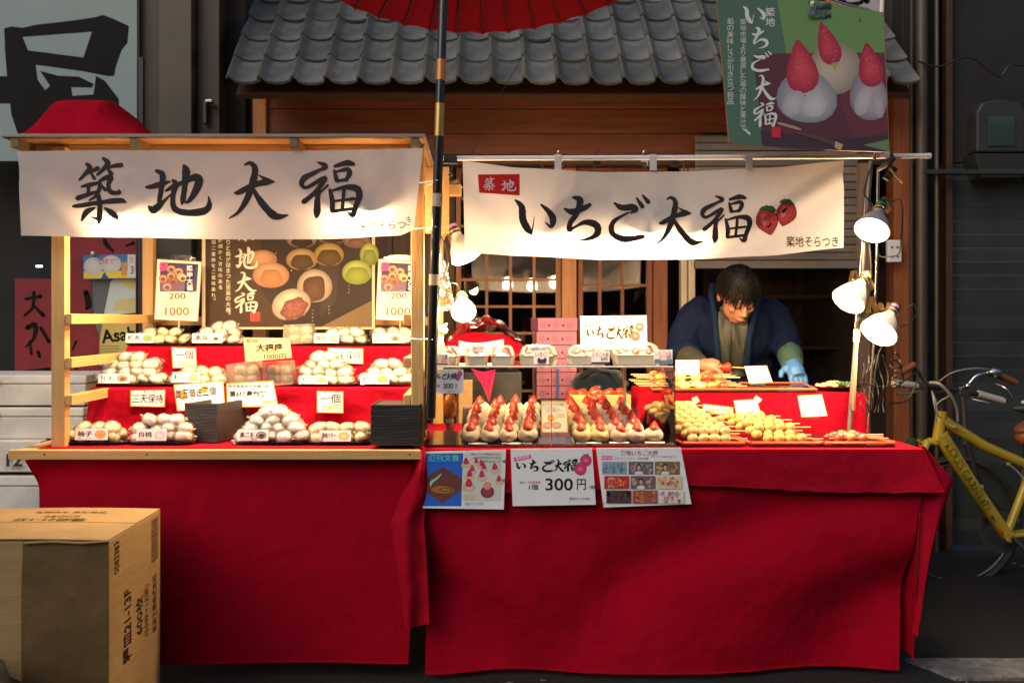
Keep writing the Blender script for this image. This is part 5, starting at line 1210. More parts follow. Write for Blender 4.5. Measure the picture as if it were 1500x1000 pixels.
# ---------------- big brown rice cake poster behind the left stall
s = Sheet('mochi_poster', 'large brown poster of coloured rice cakes standing behind the left stall', 'poster', [(296, 300), (549, 300), (549, 482), (296, 482)], 4.42, MT['cream_frame'], .012, ink='poster')
cr = lambda x, y: (300 + x / 3.333, 200 + y / 3.333)
s.rect(301, 302, 545, 479, (.045, .023, .009)); s.poly([(385, 302), (545, 302), (545, 440), (478, 478), (420, 479), (380, 420)], (.020, .011, .009)); s.poly([(545, 440), (545, 479), (470, 479)], (.15, .10, .045)); s.poly([(465, 302), (505, 302), (492, 440), (470, 465)], (.035, .022, .02))
def cake(cx, cy, rx, ry, skin, dark, fill, fr=.72, rot=0):
    skin = tuple(c * .75 for c in skin); dark = tuple(c * .5 for c in dark); fill = fill and tuple(c * .7 for c in fill)
    sh = lambda t_: 1 - .12 * max(0, math.sin(t_)) ** 2
    s.blob(cx, cy, rx, ry, skin, dark, rot, shape=sh, off=(-.1, -.4))
    if fill: s.blob(cx + rx * .02, cy + ry * .18, rx * fr, ry * .68, fill, tuple(c * .6 for c in fill), rot, shape=lambda t_: 1 + .06 * math.sin(5 * t_))
cake(442, 352, 22, 12, (.5, .4, .3), (.3, .2, .12), (.03, .015, .01)); cake(487, 348, 22, 10, (.5, .4, .28), (.3, .2, .1), (.05, .03, .015)); cake(523, 354, 20, 11, (.40, .25, .15), (.2, .12, .08), (.25, .12, .08))
cake(385, 381, 21, 15, (.75, .42, .22), (.5, .25, .12), None); cake(397, 404, 27, 20, (.85, .5, .3), (.62, .28, .14), (.70, .30, .12), .6)
cake(442, 381, 23, 17, (.58, .42, .2), (.4, .26, .1), (.11, .06, .025)); cake(482, 374, 22, 18, (.55, .42, .12), (.4, .28, .07), (.14, .085, .02), .8)
cake(541, 374, 14, 18, (.5, .6, .15), (.3, .4, .06), (.3, .38, .07)); cake(523, 400, 22, 19, (.62, .72, .25), (.35, .48, .06), (.38, .50, .06), .8)
cake(461, 420, 26, 26, (.72, .62, .48), (.45, .35, .22), None); s.blob(460, 423, 17, 20, (.11, .05, .03), (.06, .025, .015), .3, shape=lambda t_: 1 + .08 * math.sin(4 * t_))
cake(427, 447, 29, 24, (.80, .70, .56), (.5, .4, .3), None, rot=-.3); s.blob(431, 452, 21, 15, (.24, .08, .06), (.13, .04, .03), -.5, shape=lambda t_: 1 + .1 * math.sin(6 * t_))
for i in range(26): s.blob(431 + rnd(-15, 15), 452 + rnd(-9, 10), 1.6, 1.2, (.40, .16, .13), (.2, .06, .05), n=8)
W = (.72, .70, .60)
for ch, y0, y1 in (('築', 322, 354), ('地', 362, 392), ('大', 399, 427), ('福', 429, 459)): s.glyph(ch, 345, y0, 376, y1, W)
s.poly([(367, 457), (381, 457), (381, 470), (367, 470)], (.75, .05, .05), 'red_stamp'); s.text('空月', 369, 459, 379, 468, (.5, .02, .02), 0, 'stamp_lettering', vertical=True)
s.text('餡がたっぷりと餡が詰まった至高の大福。', 331, 310, 338, 466, W, .005, vertical=True); s.text('コクメが細かく甘味のある', 320, 322, 326, 425, W, .005, vertical=True); s.text('最高級羽二重餅をご賞味あれ。', 310, 325, 316, 445, W, .005, vertical=True)
for (x, y, n_) in ((403, 369, '紅芋'), (426, 394, '栗'), (510, 416, 'ずんだ'), (457, 452, 'つぶあん'), (481, 446, 'よもぎ')): s.text(n_, x, y, x + 2.2, y + 5 * len(n_), (.55, .5, .4), 0, vertical=True)
s.done()
# ---------------- two menu placards on sticks
for (dx, clipx, label, Y) in ((0, 999, 'cream placard reading 200 and 1000 yen, left of the brown poster', 4.28), (324, 603, 'cream placard reading 200 and 1000 yen, behind the right stall post', 4.28)):
    o_ = lambda x: x + dx
    s = Sheet('menu_placard', label, 'placard', [(o_(230), 379), (o_(296), 383), (o_(290), 471), (o_(226), 468)], Y, MT['cream_paper'], .003, group='menu placards on sticks')
    s.border([(o_(230), 379), (o_(296), 383), (o_(290), 471), (o_(226), 468)], .9, (.3, .22, .15)); s.poly([(o_(235), 384), (o_(291), 387), (o_(288), 427), (o_(234), 427)], (.07, .05, .11)); s.poly([(o_(234), 410), (o_(270), 405), (o_(272), 427), (o_(234), 427)], (.16, .10, .14))
    s.text('桜', o_(233), 384, o_(247), 397, (.65, .08, .3), .04)
    for (x, y, c_) in ((251, 394, (.45, .3, .2)), (262, 398, (.5, .33, .2)), (251, 404, (.42, .28, .18)), (265, 405, (.5, .35, .2)), (239, 408, (.65, .25, .15)), (254, 412, (.3, .14, .1)), (268, 407, (.55, .5, .2)), (245, 420, (.45, .25, .22))):
        s.blob(o_(x), y, 6.5, 5.5, tuple(min(1, a * 1.5) for a in c_), tuple(a * .6 for a in c_)); s.blob(o_(x), y + 1, 3.5, 3, (.2, .09, .06), (.12, .05, .04))
    s.poly([(o_(276), 386), (o_(287), 387), (o_(283), 428), (o_(270), 427)], (.03, .03, .12)); s.text('築地大福', o_(272), 388, o_(284), 426, (.8, .78, .7), .02, vertical=True); s.text('築地生まれの大福', o_(287), 390, o_(290), 424, (.1, .1, .2), 0, vertical=True)
    s.text('200', o_(248), 429, o_(272), 438, (.05, .03, .02), .01); s.text('円', o_(273), 432, o_(278), 438, (.3, .2, .15)); s.text('一個', o_(240), 433, o_(246), 437, (.3, .2, .15)); s.text('お好きな味を六個お選びいただけます', o_(234), 441, o_(282), 444, (.65, .2, .12)); s.text('お得な詰め合わせ', o_(238), 445, o_(276), 448, (.65, .2, .12))
    s.text('1000', o_(242), 450, o_(277), 462, (.65, .08, .04), .012); s.text('六個', o_(234), 456, o_(240), 461, (.3, .2, .15)); s.text('円', o_(279), 455, o_(284), 461, (.65, .1, .05))
    m = M(); m.tube([s.loc(o_(262), 468, -.002), s.loc(o_(262), 505, -.002)], .0035, 6); m.build('stick', MT['bamboo'], s.o)
    m = M(); m.slab(lambda u, v: s.loc(o_(262) + 26 * math.cos(math.pi * u) * v, 381 - 8 * math.sin(math.pi * u) * v, -.002), 20, 2, (0, .002, 0)); m.build('clear_arch', MT['pack'], s.o)
    s.done()
m = M(); m.box(-.03, .03, 0, .01, -.35, 0); o = m.build('small_sticker_post', MT['dark_wood'], None); o.location = P(270, 480, 4.6); tag(o, 'narrow dark board standing behind the left placard stick', 'board')

# ================================================================ RIGHT STALL GOODS
AC = thing('acrylic_case', 'clear acrylic display case with a bright edged shelf on the right table', 'display case', (X(806, 3.5), 3.6, .8))
def ab(name, mt, *b): m = M(); m.box(*b); return m.build(name, MT[mt], AC, world=True)
ax0, ax1 = X(627, 3.5), X(986, 3.5); zS = Z(537, 3.5)
ab('shelf', 'edge', ax0, ax1, 3.50, 3.503, zS - .003, zS + .003)
ab('shelf', 'acryl_s', ax0, ax1, 3.5035, 3.74, zS - .003, zS + .003)
ab('front_pane', 'acryl', ax0, X(807, 3.5), 3.485, 3.488, .802, zS - .004)
ab('front_pane', 'acryl', X(809, 3.5), ax1, 3.485, 3.488, .802, zS - .004)
ab('pane_edge', 'edge_thin', X(807.5, 3.48), X(808.6, 3.48), 3.484, 3.489, .802, zS - .004)
ab('side_pane', 'acryl', ax0 - .004, ax0 - .001, 3.49, 3.74, .802, zS - .004)
ab('side_pane', 'acryl', ax1 + .001, ax1 + .004, 3.49, 3.74, .802, zS - .004)
ab('pane_edge', 'edge_thin', ax1 + .0045, ax1 + .006, 3.484, 3.489, .802, zS - .004); ab('pane_edge', 'edge_thin', ax0 - .006, ax0 - .0045, 3.484, 3.489, .802, zS - .004)
ab('divider', 'edge', X(913, 3.72), X(916, 3.72), 3.70, 3.73, .802, zS - .004)
# black mirror-like boards under the strawberries
for i, (a, b, lab) in enumerate(((628, 797, 'black glossy board under the left strawberry rice cakes'), (799, 992, 'black glossy board under the right strawberry rice cakes'))):
    x0, x1 = X(a, 3.5), X(b, 3.5); m = M(); m.box(x0, x1, 3.495, 3.93, .8035, .809); o = m.build('display_board', MT['black'], None, bevel=.001, origin=((x0 + x1) / 2, 3.7, .80)); tag(o, lab, 'board')
# strawberry daifuku
def berry_mesh(seed, L=.056, W_=.0205):
    m = M()
    def fn(u, v):
        a = u * 2 * math.pi; q = v; r_ = W_ * (math.sin(min(1, q / .70) * math.pi / 2) ** .95) * max(0, 1 - max(0, q - .70) / .30) ** .5 * (1 + .08 * noise.noise(Vector((math.cos(a), math.sin(a), q * 2 + seed * 5)))); return Vector((math.cos(a) * r_, math.sin(a) * r_, L * (1 - q)))
    m.grid(fn, 14, 10); return m.mesh('strawberry', MT['berry'], True, sharp=80)
BERRY = [berry_mesh(i) for i in range(4)]
def cup_mesh(seed, mt, nm='rice_cake'):
    m = M()
    def fn(p, d):
        p = p * (1 + .07 * noise.noise(d * 1.8 + Vector((seed * 4.4, 0, 0)))); p.z = p.z if p.z > 0 else p.z * .8; f = math.exp(-((d.x) ** 2 + (d.z - .75) ** 2) / .10) * (1 if d.y < .2 else .3); return p * (1 - .16 * f)
    m.ball((0, 0, .025), (.034, .033, .030), 18, 12, fn); return m.mesh(nm, MT[mt], True, sharp=80)
CUP = {k: [cup_mesh(i, k) for i in range(3)] for k in ('mochi', 'mochi_y', 'mochi_p')}
def daifuku(loc, label, group, kind='mochi', rz=0, scl=1.0, lean=.38):
    t = thing('strawberry_daifuku', label, 'rice cake', loc, rz, group); t.scale = (scl,) * 3
    c = bpy.data.objects.new('rice_cake', random.choice(CUP[kind])); COL.objects.link(c); c.parent = t; c.rotation_euler = (0, 0, rnd(-.4, .4))
    b = bpy.data.objects.new('strawberry', random.choice(BERRY)); COL.objects.link(b); b.parent = t; b.location = (0, -.010, .026); b.rotation_euler = (rnd(-.40, -.20), rnd(-.14, .14), rnd(-.4, .4)); b.scale = (.96, .96, rnd(.88, 1.08)); return t
rows = [(689, 'left group, first row from the left', 'mochi'), (717, 'left group, second row', 'mochi'), (745, 'left group, third row', 'mochi'), (772, 'left group, right hand row', 'mochi'),
        (854, 'right group, left hand row', 'mochi_y'), (880, 'right group, second row', 'mochi_y'), (906, 'right group, third row', 'mochi_p'), (933, 'right group, right hand row', 'mochi_p')]
for i, (px, lab, kd) in enumerate(rows):
    n = 6
    for k in range(n):
        Y = 3.535 + k * .05; z = .8095 + k * .0145
        base = X(px, 3.54); sh = .007 * k if i < 4 else -.004 * k
        l_ = 'strawberry rice cake %s from the front, %s' % (ORDN[k], lab)
        if k == 0: l_ = 'frontmost strawberry rice cake in the ' + lab
        elif k == n - 1: l_ = 'rearmost strawberry rice cake in the ' + lab
        daifuku((base + sh + rnd(-.004, .004), Y, z), l_, 'strawberry rice cakes in rows on the right table', kd, rnd(-.3, .3), rnd(.98, 1.10))
daifuku((X(957, 3.54), 3.54, .8095), 'single strawberry rice cake standing apart right of the rows', None, 'mochi', 0, 1.05)
# sloped clear stands carrying the rows
for i, (a, b, lab) in enumerate(((676, 790, 'left'), (842, 948, 'right'))):
    m = M(); x0, x1 = X(a, 3.55), X(b, 3.55)
    m.slab(lambda u, v: Vector((x0 + (x1 - x0) * u, 3.52 + .37 * v, .8088 + .100 * v)), 1, 6, (0, .0, -.002)); o = m.build('sloped_stand', MT['pack'], None, origin=(x0, 3.5, .8)); tag(o, 'clear sloped stand under the %s strawberry rows' % lab, 'stand')
for i, (px, w_) in enumerate(((700, 28), (749, 28), (772, 14), (859, 29), (873, 16), (907, 29), (959, 29))):
    m = M(); c = P(px, 651, 3.505); m.box(-X(700 + w_ / 2, 3.5), X(700 + w_ / 2, 3.5), -.001, .008, 0, .0012); o = m.build('label_strip', MT['paper'], None); o.location = (c.x, 3.502, .8102); o.rotation_euler = (R(25), 0, rnd(-.04, .04)); o.location.z += .0006 * i
    tag(o, 'small blank white strip before the strawberry rows, %s from the left' % ['first', 'second', 'third', 'fourth', 'fifth', 'sixth', 'seventh'][i], 'label strip', 'white label strips')
# middle card with clear box
s = Sheet('price_card', 'white yellow edged card reading 200 standing between the strawberry rows', 'price card', [(793, 585), (831, 585), (831, 634), (793, 634)], 3.56, MT['paper'], .0015, tilt=R(-24)); s.border([(793, 585), (831, 585), (831, 634), (793, 634)], 1.2, (.85, .55, .1))
s.text('いちご大福', 796, 589, 827, 593, (.6, .35, .1)); s.text('三個入', 800, 596, 822, 603, (.45, .35, .2)); s.text('200', 814, 605, 827, 612, (.7, .45, .1), .01); s.blob(807, 612, 5, 6, (.9, .4, .1), (.7, .3, .08)); s.blob(802, 623, 7, 5, (.75, .5, .45), (.6, .35, .3)); s.blob(815, 623, 7, 5, (.75, .5, .45), (.6, .35, .3)); s.done()
m = M(); x0, x1 = X(785, 3.52), X(842, 3.52); m.box(x0, x1, 3.50, 3.60, .8095, .8125)
m.slab(lambda u, v: Vector((x0 + .006 + .012 * v + .0 * u, 3.50 + .1 * u, .812 + .05 * v)), 3, 3, (.001, 0, 0)); m.slab(lambda u, v: Vector((x1 - .006 - .012 * v, 3.50 + .1 * u, .812 + .05 * v)), 3, 3, (.001, 0, 0)); m.slab(lambda u, v: Vector((x0 + .006 + (x1 - x0 - .012) * u, 3.50 + .01 * v, .812 + .022 * v)), 3, 3, (0, .001, 0))
m.tube([(x0, 3.5, .811), (x1, 3.5, .811), (x1, 3.6, .811), (x0, 3.6, .811), (x0, 3.5, .811)], .0015, 5)
tag(m.build('clear_dish', MT['pack_edge'], None, origin=((x0 + x1) / 2, 3.55, .81)), 'empty clear plastic dish at the foot of the white 200 card', 'dish')
# clamshell packs on the shelf
def clam(px0, px1, Y, label, n, kinds, py_top=506):
    a, b = X(px0, Y), X(px1, Y); W_ = b - a; z0 = zS + .0035; H = Z(py_top, Y) - z0; D = .10
    t = thing('clamshell_pack', label, 'plastic pack', ((a + b) / 2, Y + D / 2, z0), 0, 'clear clamshell packs on the shelf')
    def ring(f, z): 
        w_ = W_ / 2 * f; d = D / 2 * f; c = .012; return [(-w_ + c, -d, z), (w_ - c, -d, z), (w_, -d + c, z), (w_, d - c, z), (w_ - c, d, z), (-w_ + c, d, z), (-w_, d - c, z), (-w_, -d + c, z)]
    def shell(name, rings, mt, closed):
        m = M(); V = [p for r_ in rings for p in r_]; n_ = 8; k = len(rings); f = [(j * n_ + i, j * n_ + (i + 1) % n_, (j + 1) * n_ + (i + 1) % n_, (j + 1) * n_ + i) for j in range(k - 1) for i in range(n_)]
        f.append([i + (k - 1) * n_ for i in range(n_)] if closed == 'top' else list(range(n_))[::-1]); m.add(V, f); return m.build(name, MT[mt], t)
    shell('pack_base', [ring(.80, 0), ring(.88, H * .45)], 'pack_cream', 'bottom'); m = M()
    r_ = ring(1.0, H * .46) + ring(1.0, H * .50) + ring(.87, H * .50); m.add(r_, [(j * 8 + i, j * 8 + (i + 1) % 8, (j + 1) * 8 + (i + 1) % 8, (j + 1) * 8 + i) for j in range(2) for i in range(8)]); m.build('pack_rim', MT['pack_edge'], t)
    shell('pack_lid', [ring(.88, H * .5), ring(.72, H * .88), ring(.55, H)], 'pack', 'top')
    for i in range(n):
        x = (i - (n - 1) / 2) * min(.062, W_ * .72 / n); daifuku((t.location.x + x, Y + D / 2, z0 + .004), '%s strawberry rice cake in the %s' % (['only', 'left', 'middle', 'right'][0 if n == 1 else (1 if i == 0 else 3 if i == n - 1 else 2)], label), 'rice cakes inside the shelf packs', kinds, rnd(-1, 1), .78)
    return t
clam(638, 676, 3.56, 'clear pack at the left end of the shelf', 1, 'mochi', 507); clam(678, 718, 3.56, 'clear pack with a white label, second from the left', 1, 'mochi_p', 506); clam(717, 757, 3.56, 'clear pack with a pink strawberry, third from the left', 1, 'mochi', 506)
clam(758, 822, 3.56, 'wide clear pack with a red sticker mid shelf', 2, 'mochi_y', 505); clam(828, 894, 3.56, 'wide clear pack before the cream sign', 2, 'mochi_y', 505); clam(894, 975, 3.56, 'widest clear pack near the right end of the shelf', 3, 'mochi', 502)
def sticker(px0, py0, px1, py1, Y, label, txt, col, name='pack_label', extra=None):
    s = Sheet(name, label, 'label', [(px0, py0), (px1, py0), (px1, py1), (px0, py1)], Y, MT['paper'], .0006, group='paper labels on the shelf packs')
    if extra: s.rect(px0 + .5, py0 + (py1 - py0) * .65, px1 - .5, py1 - .5, extra)
    s.text(txt, px0 + 2, py0 + 2, px1 - 2, py0 + (py1 - py0) * .45, col, .01); return s
sticker(691, 507, 709, 516, 3.57, 'white label with red print on the second pack', '苺大福', (.6, .03, .03)).done(); sticker(775, 506, 793, 512, 3.575, 'red sticker on top of the middle wide pack', '新鮮', (.7, .03, .03)).done()
s = sticker(782, 513, 804, 533, 3.553, 'cream label with black cat shape on the middle wide pack', 'いちご', (.4, .1, .05)); s.poly([(787, 527), (789, 523), (792, 526), (796, 526), (799, 523), (801, 527), (799, 532), (788, 532)], (.05, .04, .08)); s.done()
s = sticker(866, 514, 893, 533, 3.545, 'white price tag in a holder before the wide packs', 'いちご大福', (.35, .1, .15)); s.text('600', 880, 523, 890, 528, (.05, .05, .1), .01); s.rect(866, 530, 893, 533, (.05, .05, .08)); s.done()
s = sticker(958, 512, 985, 533, 3.545, 'blue and pink price tag at the right end of the shelf', 'いちご大福', (.6, .15, .25), extra=(.12, .2, .32)); s.blob(972, 524, 7, 4, (.75, .6, .6), (.6, .45, .5)); s.text('900', 977, 521, 983, 525, (.05, .05, .1)); s.done()
s = sticker(632, 518, 657, 535, 3.54, 'small price card reading 600 at the left end of the shelf', 'いちご大福', (.05, .05, .05)); s.text('2コ入り', 633, 526, 644, 531, (.05, .05, .05)); s.text('600', 646, 525, 655, 531, (.75, .2, .05), .01); s.rect(633, 532, 656, 534, (.1, .1, .1)); s.done()
# sign on the shelf, sign hanging below it
s = Sheet('shelf_sign', 'cream sign with brush lettering and strawberries standing on the acrylic shelf', 'sign', [(850, 463), (947, 462), (948, 512), (851, 512)], 3.66, MT['cream_paper'], .003); logo(s, 856, 471, 943, 500, (.04, .02, .01), (.75, .1, .08), (.7, .12, .06))
m = M(); m.slab(lambda u, v: s.loc(900 + 26 * math.cos(math.pi * u) * v, 463 - 7 * math.sin(math.pi * u) * v, -.004), 20, 2, (0, .003, 0)); m.build('clear_arch', MT['pack'], s.o); m = M(); m.slab(lambda u, v: s.loc(852 + 95 * u, 512 + 10 * v, -.002), 1, 1, (0, .002, 0)); m.build('sign_foot', MT['pack_edge'], s.o); s.done()
s = Sheet('price_sign', 'small white 300 yen sign hanging from the left end of the acrylic shelf', 'sign', [(627, 541), (679, 541), (679, 576), (626, 576)], 3.475, MT['paper'], .001); logo(s, 630, 544, 677, 557); s.text('300', 649, 561, 664, 569, (.02, .02, .02), .006); s.text('円', 667, 562, 670, 569, (.1, .1, .1)); s.text('1個', 638, 562, 644, 567, (.1, .1, .1)); s.text('税込', 634, 558, 648, 560, (.6, .1, .2)); s.text('築地そらつき', 656, 572, 674, 574, (.1, .1, .1)); s.done()
# giraffe-like wooden ornament, orange bottle
t = thing('animal_ornament', 'pale glazed animal ornament with long neck at the left end of the shelf', 'ornament', P(645, 534, 3.70))
m = M(); m.ball((0, 0, .04), (.030, .022, .030), 14, 10); m.tube([(0, 0, .05), (-.004, 0, .09), (-.002, 0, .115)], [.022, .014, .015], 12); m.ball((.004, -.004, .128), (.024, .017, .018), 12, 8); m.tube([(-.010, 0, .14), (-.016, 0, .158)], [.007, .004], 8); m.tube([(.014, 0, .14), (.024, 0, .154)], [.007, .004], 8); m.tube([(.0, -.02, .03), (.0, -.025, .0)], .008, 8); m.tube([(-.02, .0, .03), (-.024, .0, .0)], .008, 8); m.tube([(.022, .0, .03), (.026, .0, .0)], .008, 8)
m.build('figure', MT['mochi_y'], t, smooth=True)
t = thing('sanitizer_bottle', 'orange translucent bottle inside the left end of the case', 'bottle', P(659, 630, 3.62)); m = M(); m.lathe([(0, 0), (.014, 0), (.015, .04), (.012, .045), (.021, .055), (.024, .08), (.024, .10), (.018, .125), (.012, .13), (.012, .14), (0, .14)], 18); m.build('bottle_body', MT['orange_gel'], t, smooth=True)
m = M(); m.lathe([(0, .03), (.0156, .03), (.0156, .042), (0, .042)], 16); m.build('bottle_band', MT['white_pl'], t)
# skewers
def fruit_mesh(L, W_, mt, seed, nm):
    m = M(); m.ball((0, 0, 0), (L, W_, W_), 12, 8, lambda p, d: Vector((p.x, p.y * (1 + .12 * d.x), p.z * (1 + .12 * d.x))) * (1 + .08 * noise.noise(d * 2 + Vector((seed, 0, 0))))); return m.mesh(nm, MT[mt], True, sharp=80)
FR = {'cream': [fruit_mesh(.021, .0165, 'dango', i, 'dumpling') for i in range(3)], 'glaze': [fruit_mesh(.020, .0185, 'dango_y', i + 5, 'dumpling') for i in range(3)], 'red': [fruit_mesh(.0205, .0175, 'berry', i + 9, 'fruit') for i in range(3)], 'orange': [fruit_mesh(.0205, .0175, 'berry_o', i + 13, 'fruit') for i in range(3)], 'yellow': [fruit_mesh(.020, .0165, 'dango_yy', i + 13, 'fruit') for i in range(3)]}
stick = {}
for side_, a, b in ((1, -.075, .135), (-1, -.135, .075)):
    m = M(); m.tube([(a, 0, 0), (b, 0, 0)], .0022, 6); stick[side_] = m.mesh('stick', MT['bamboo'])
def skewer(loc, kinds, side_, label, group, rz=0, step=.0385):
    t = thing('fruit_skewer', label, 'skewer', loc, rz, group)
    o = bpy.data.objects.new('stick', stick[side_]); COL.objects.link(o); o.parent = t
    for i, kd in enumerate(kinds):
        o = bpy.data.objects.new('dumpling' if kd in ('cream', 'glaze') else 'fruit', random.choice(FR[kd])); COL.objects.link(o); o.parent = t
        o.location = ((i - (len(kinds) - 1) / 2) * step, 0, 0); o.rotation_euler = (rnd(-3, 3), rnd(-.25, .25), rnd(-.3, .3)); q = rnd(.94, 1.06); o.scale = (q, q, q)
def skewer_tray(name, label, corners, z, rim='lacq', Yf=3.49, Yb=3.80, cat='tray'):
    """corners: front-left, front-right, back-right, back-left (photo x) """
    fl, fr_, br, bl = X(corners[0], Yf), X(corners[1], Yf), X(corners[2], Yb), X(corners[3], Yb)
    t = thing(name, label, cat, ((fl + fr_) / 2, Yf, z), 0, 'black lacquer trays with orange rims'); q = [(fl, Yf), (fr_, Yf), (br, Yb), (bl, Yb)]
    m = M(); n = 4; m.add([(x, y, z + .0) for x, y in q] + [(x, y, z + .005) for x, y in q], [(0, 3, 2, 1), (4, 5, 6, 7)] + [(i, (i + 1) % 4, 4 + (i + 1) % 4, 4 + i) for i in range(4)]); m.build('tray_base', MT['black'], t, world=True)
    for i in range(4):
        a, b = q[i], q[(i + 1) % 4]; m = M(); d = Vector((b[0] - a[0], b[1] - a[1], 0)).normalized() * .003
        m.tube([Vector((a[0], a[1], z + .012)) + d, Vector((b[0], b[1], z + .012)) - d], .0052, 4); m.build('tray_rim', MT[rim], t, world=True)
    return t
zT = .804
skewer_tray('skewer_tray', 'orange rimmed black tray of pale dumpling skewers, front left of the red cloth', (1000, 1092, 1052, 958), zT, Yb=3.86)
skewer_tray('skewer_tray', 'orange rimmed black tray of yellow dumpling skewers, front middle', (1100, 1203, 1160, 1060), zT, Yb=3.86)
skewer_tray('skewer_tray', 'orange rimmed black tray with few red fruit skewers, front right', (1207, 1312, 1226, 1150), zT, Yb=3.90)
# pale skewers (front left tray): stacked rows
for k in range(8):
    Y = 3.52 + k * .042
    for L in range(2 if k < 7 else 1):
        z = zT + .024 + .024 * L + k * .0115
        skewer((X(1037, 3.52) - .016 * k * .9 + rnd(-.004, .004) + .008 * L, Y + L * .018, z), ['cream'] * 4, 1, 'pale dumpling skewer, %s layer, %s from the front, front left tray' % (['lower', 'upper'][L], ORDN[k]), 'skewers of pale dumplings', rnd(-.03, .03))
for k in range(6):
    Y = 3.53 + k * .045
    for L in range(2 if k in (1, 2, 3, 4) else 1):
        skewer((X(1148, 3.53) - .021 * k + rnd(-.006, .006), Y + L * .015, zT + .022 + .024 * L + .009 * k), ['glaze'] * 4, 1, 'yellow dumpling skewer, %s layer, %s from the front, front middle tray' % (['lower', 'upper'][L], ORDN[k]), 'skewers of yellow dumplings', rnd(-.08, .08))
for i, (px, Y, kd, rz) in enumerate(((1246, 3.54, ['red', 'orange', 'orange'], .03), (1238, 3.60, ['red', 'orange', 'red'], -.05), (1240, 3.655, ['orange', 'orange'], .0))):
    skewer((X(px, Y), Y, zT + .022), kd, 1, ['red fruit skewer at the front of the front right tray', 'red fruit skewer in the middle of the front right tray', 'red fruit skewer at the back of the front right tray'][i], 'red fruit skewers', rz, .042)
# upper trays on the riser
zR = .966
skewer_tray('skewer_tray', 'orange rimmed tray heaped with strawberry and yellow fruit skewers on the riser', (957, 1084, 1078, 950), zR, Yf=3.845, Yb=4.10)
skewer_tray('empty_tray', 'empty glossy black tray with orange rim on the riser before the vendor', (1086, 1196, 1176, 1082), zR, Yf=3.845, Yb=4.22)
for k in range(5):
    Y = 3.885 + k * .04; kl = ['red', 'orange', 'yellow'] if k % 2 == 0 else ['orange', 'orange', 'yellow']
    for L in range(2 if 0 < k < 4 else 1):
        skewer((X(988, 3.87) - .004 * k, Y + .012 * L, zR + .022 + .026 * L + .004 * k), kl, -1, 'fruit skewer, stick left, %s layer, %s from front, heaped riser tray' % (['lower', 'upper'][L], ORDN[k]), 'fruit skewers with sticks to the left', rnd(-.06, .08), .043)
        skewer((X(1045, 3.87) - .010 * k, Y + .008 + .012 * L, zR + .022 + .026 * L + .004 * k), ['yellow', 'red', 'orange'] if k % 2 else ['yellow', 'orange', 'red'], 1, 'fruit skewer, stick right, %s layer, %s from front, heaped riser tray' % (['lower', 'upper'][L], ORDN[k]), 'fruit skewers with sticks to the right', rnd(-.08, .06), .043)
# cards round the trays
EN = (.25, .15, .08)
def ecard(poly, Y, label, lines, tilt=10, yaw=0, foot=True, z=None):
    s = price_card(poly, Y, label, tilt, lines, 'paper', yaw, 1.1, (.8, .38, .08))
    if foot: m = M(); cx = sum(p[0] for p in poly) / 4; by = max(p[1] for p in poly); m.slab(lambda u, v: s.loc(cx - 9 + 18 * u, by - 2 + 4 * v, -.003), 1, 1, (0, .02, 0)); m.build('card_holder', MT['pack_edge'], s.o)
    s.done()
ecard([(990, 527), (1025, 527), (1024, 550), (989, 548)], 3.95, 'orange edged card standing behind the heaped fruit skewers', [('Whiteいちご', 994, 530, 1020, 535, EN, 0), ('& Red', 1001, 539, 1017, 545, EN, 0)])
ecard([(1091, 536), (1124, 535), (1131, 560), (1097, 562)], 3.93, 'orange edged card leaning on the empty black tray', [('Strawberry', 1096, 540, 1120, 544, (.6, .55, .45), 0), ('苺だけ', 1102, 549, 1118, 554, (.6, .55, .45), 0)], 14)
ecard([(986, 587), (1019, 587), (1020, 606), (987, 606)], 3.79, 'orange edged card behind the pale dumpling tray', [('Melon soft', 990, 590, 1015, 594, EN, .005), ('Dumpling', 998, 597, 1016, 601, EN, 0)], 8)
ecard([(1030, 591), (1074, 596), (1074, 608), (1029, 602)], 3.77, 'long orange edged card tilted between two front trays', [('Banana white', 1033, 596, 1071, 603, EN, .008)], 8)
ecard([(1075, 586), (1109, 584), (1115, 608), (1079, 612)], 3.76, 'overexposed orange edged card behind the yellow dumplings', [('Orange', 1084, 592, 1104, 597, (.6, .5, .35), 0)], 10)
ecard([(1169, 579), (1205, 577), (1211, 609), (1173, 611)], 3.70, 'orange edged card with small drawing standing in the front right tray', [('苺 & 餅', 1176, 584, 1200, 588, (.6, .5, .4), 0), ('Sweet', 1181, 593, 1198, 597, (.4, .3, .15), 0), ('500', 1190, 600, 1202, 604, (.75, .5, .1), .01)], 12)
s = Sheet('name_tag', 'tiny cream tag clipped at the corner of the heaped tray', 'tag', [(1013, 583), (1021, 580), (1025, 588), (1017, 592)], 3.80, MT['cream_paper'], .001); s.text('小', 1016, 584, 1021, 588, EN); s.done()
s = Sheet('name_tag', 'tiny white tag on the corner of the overexposed card', 'tag', [(1104, 583), (1108, 579), (1116, 585), (1112, 590)], 3.75, MT['paper'], .001); s.text('小', 1108, 583, 1111, 586, EN); s.done()
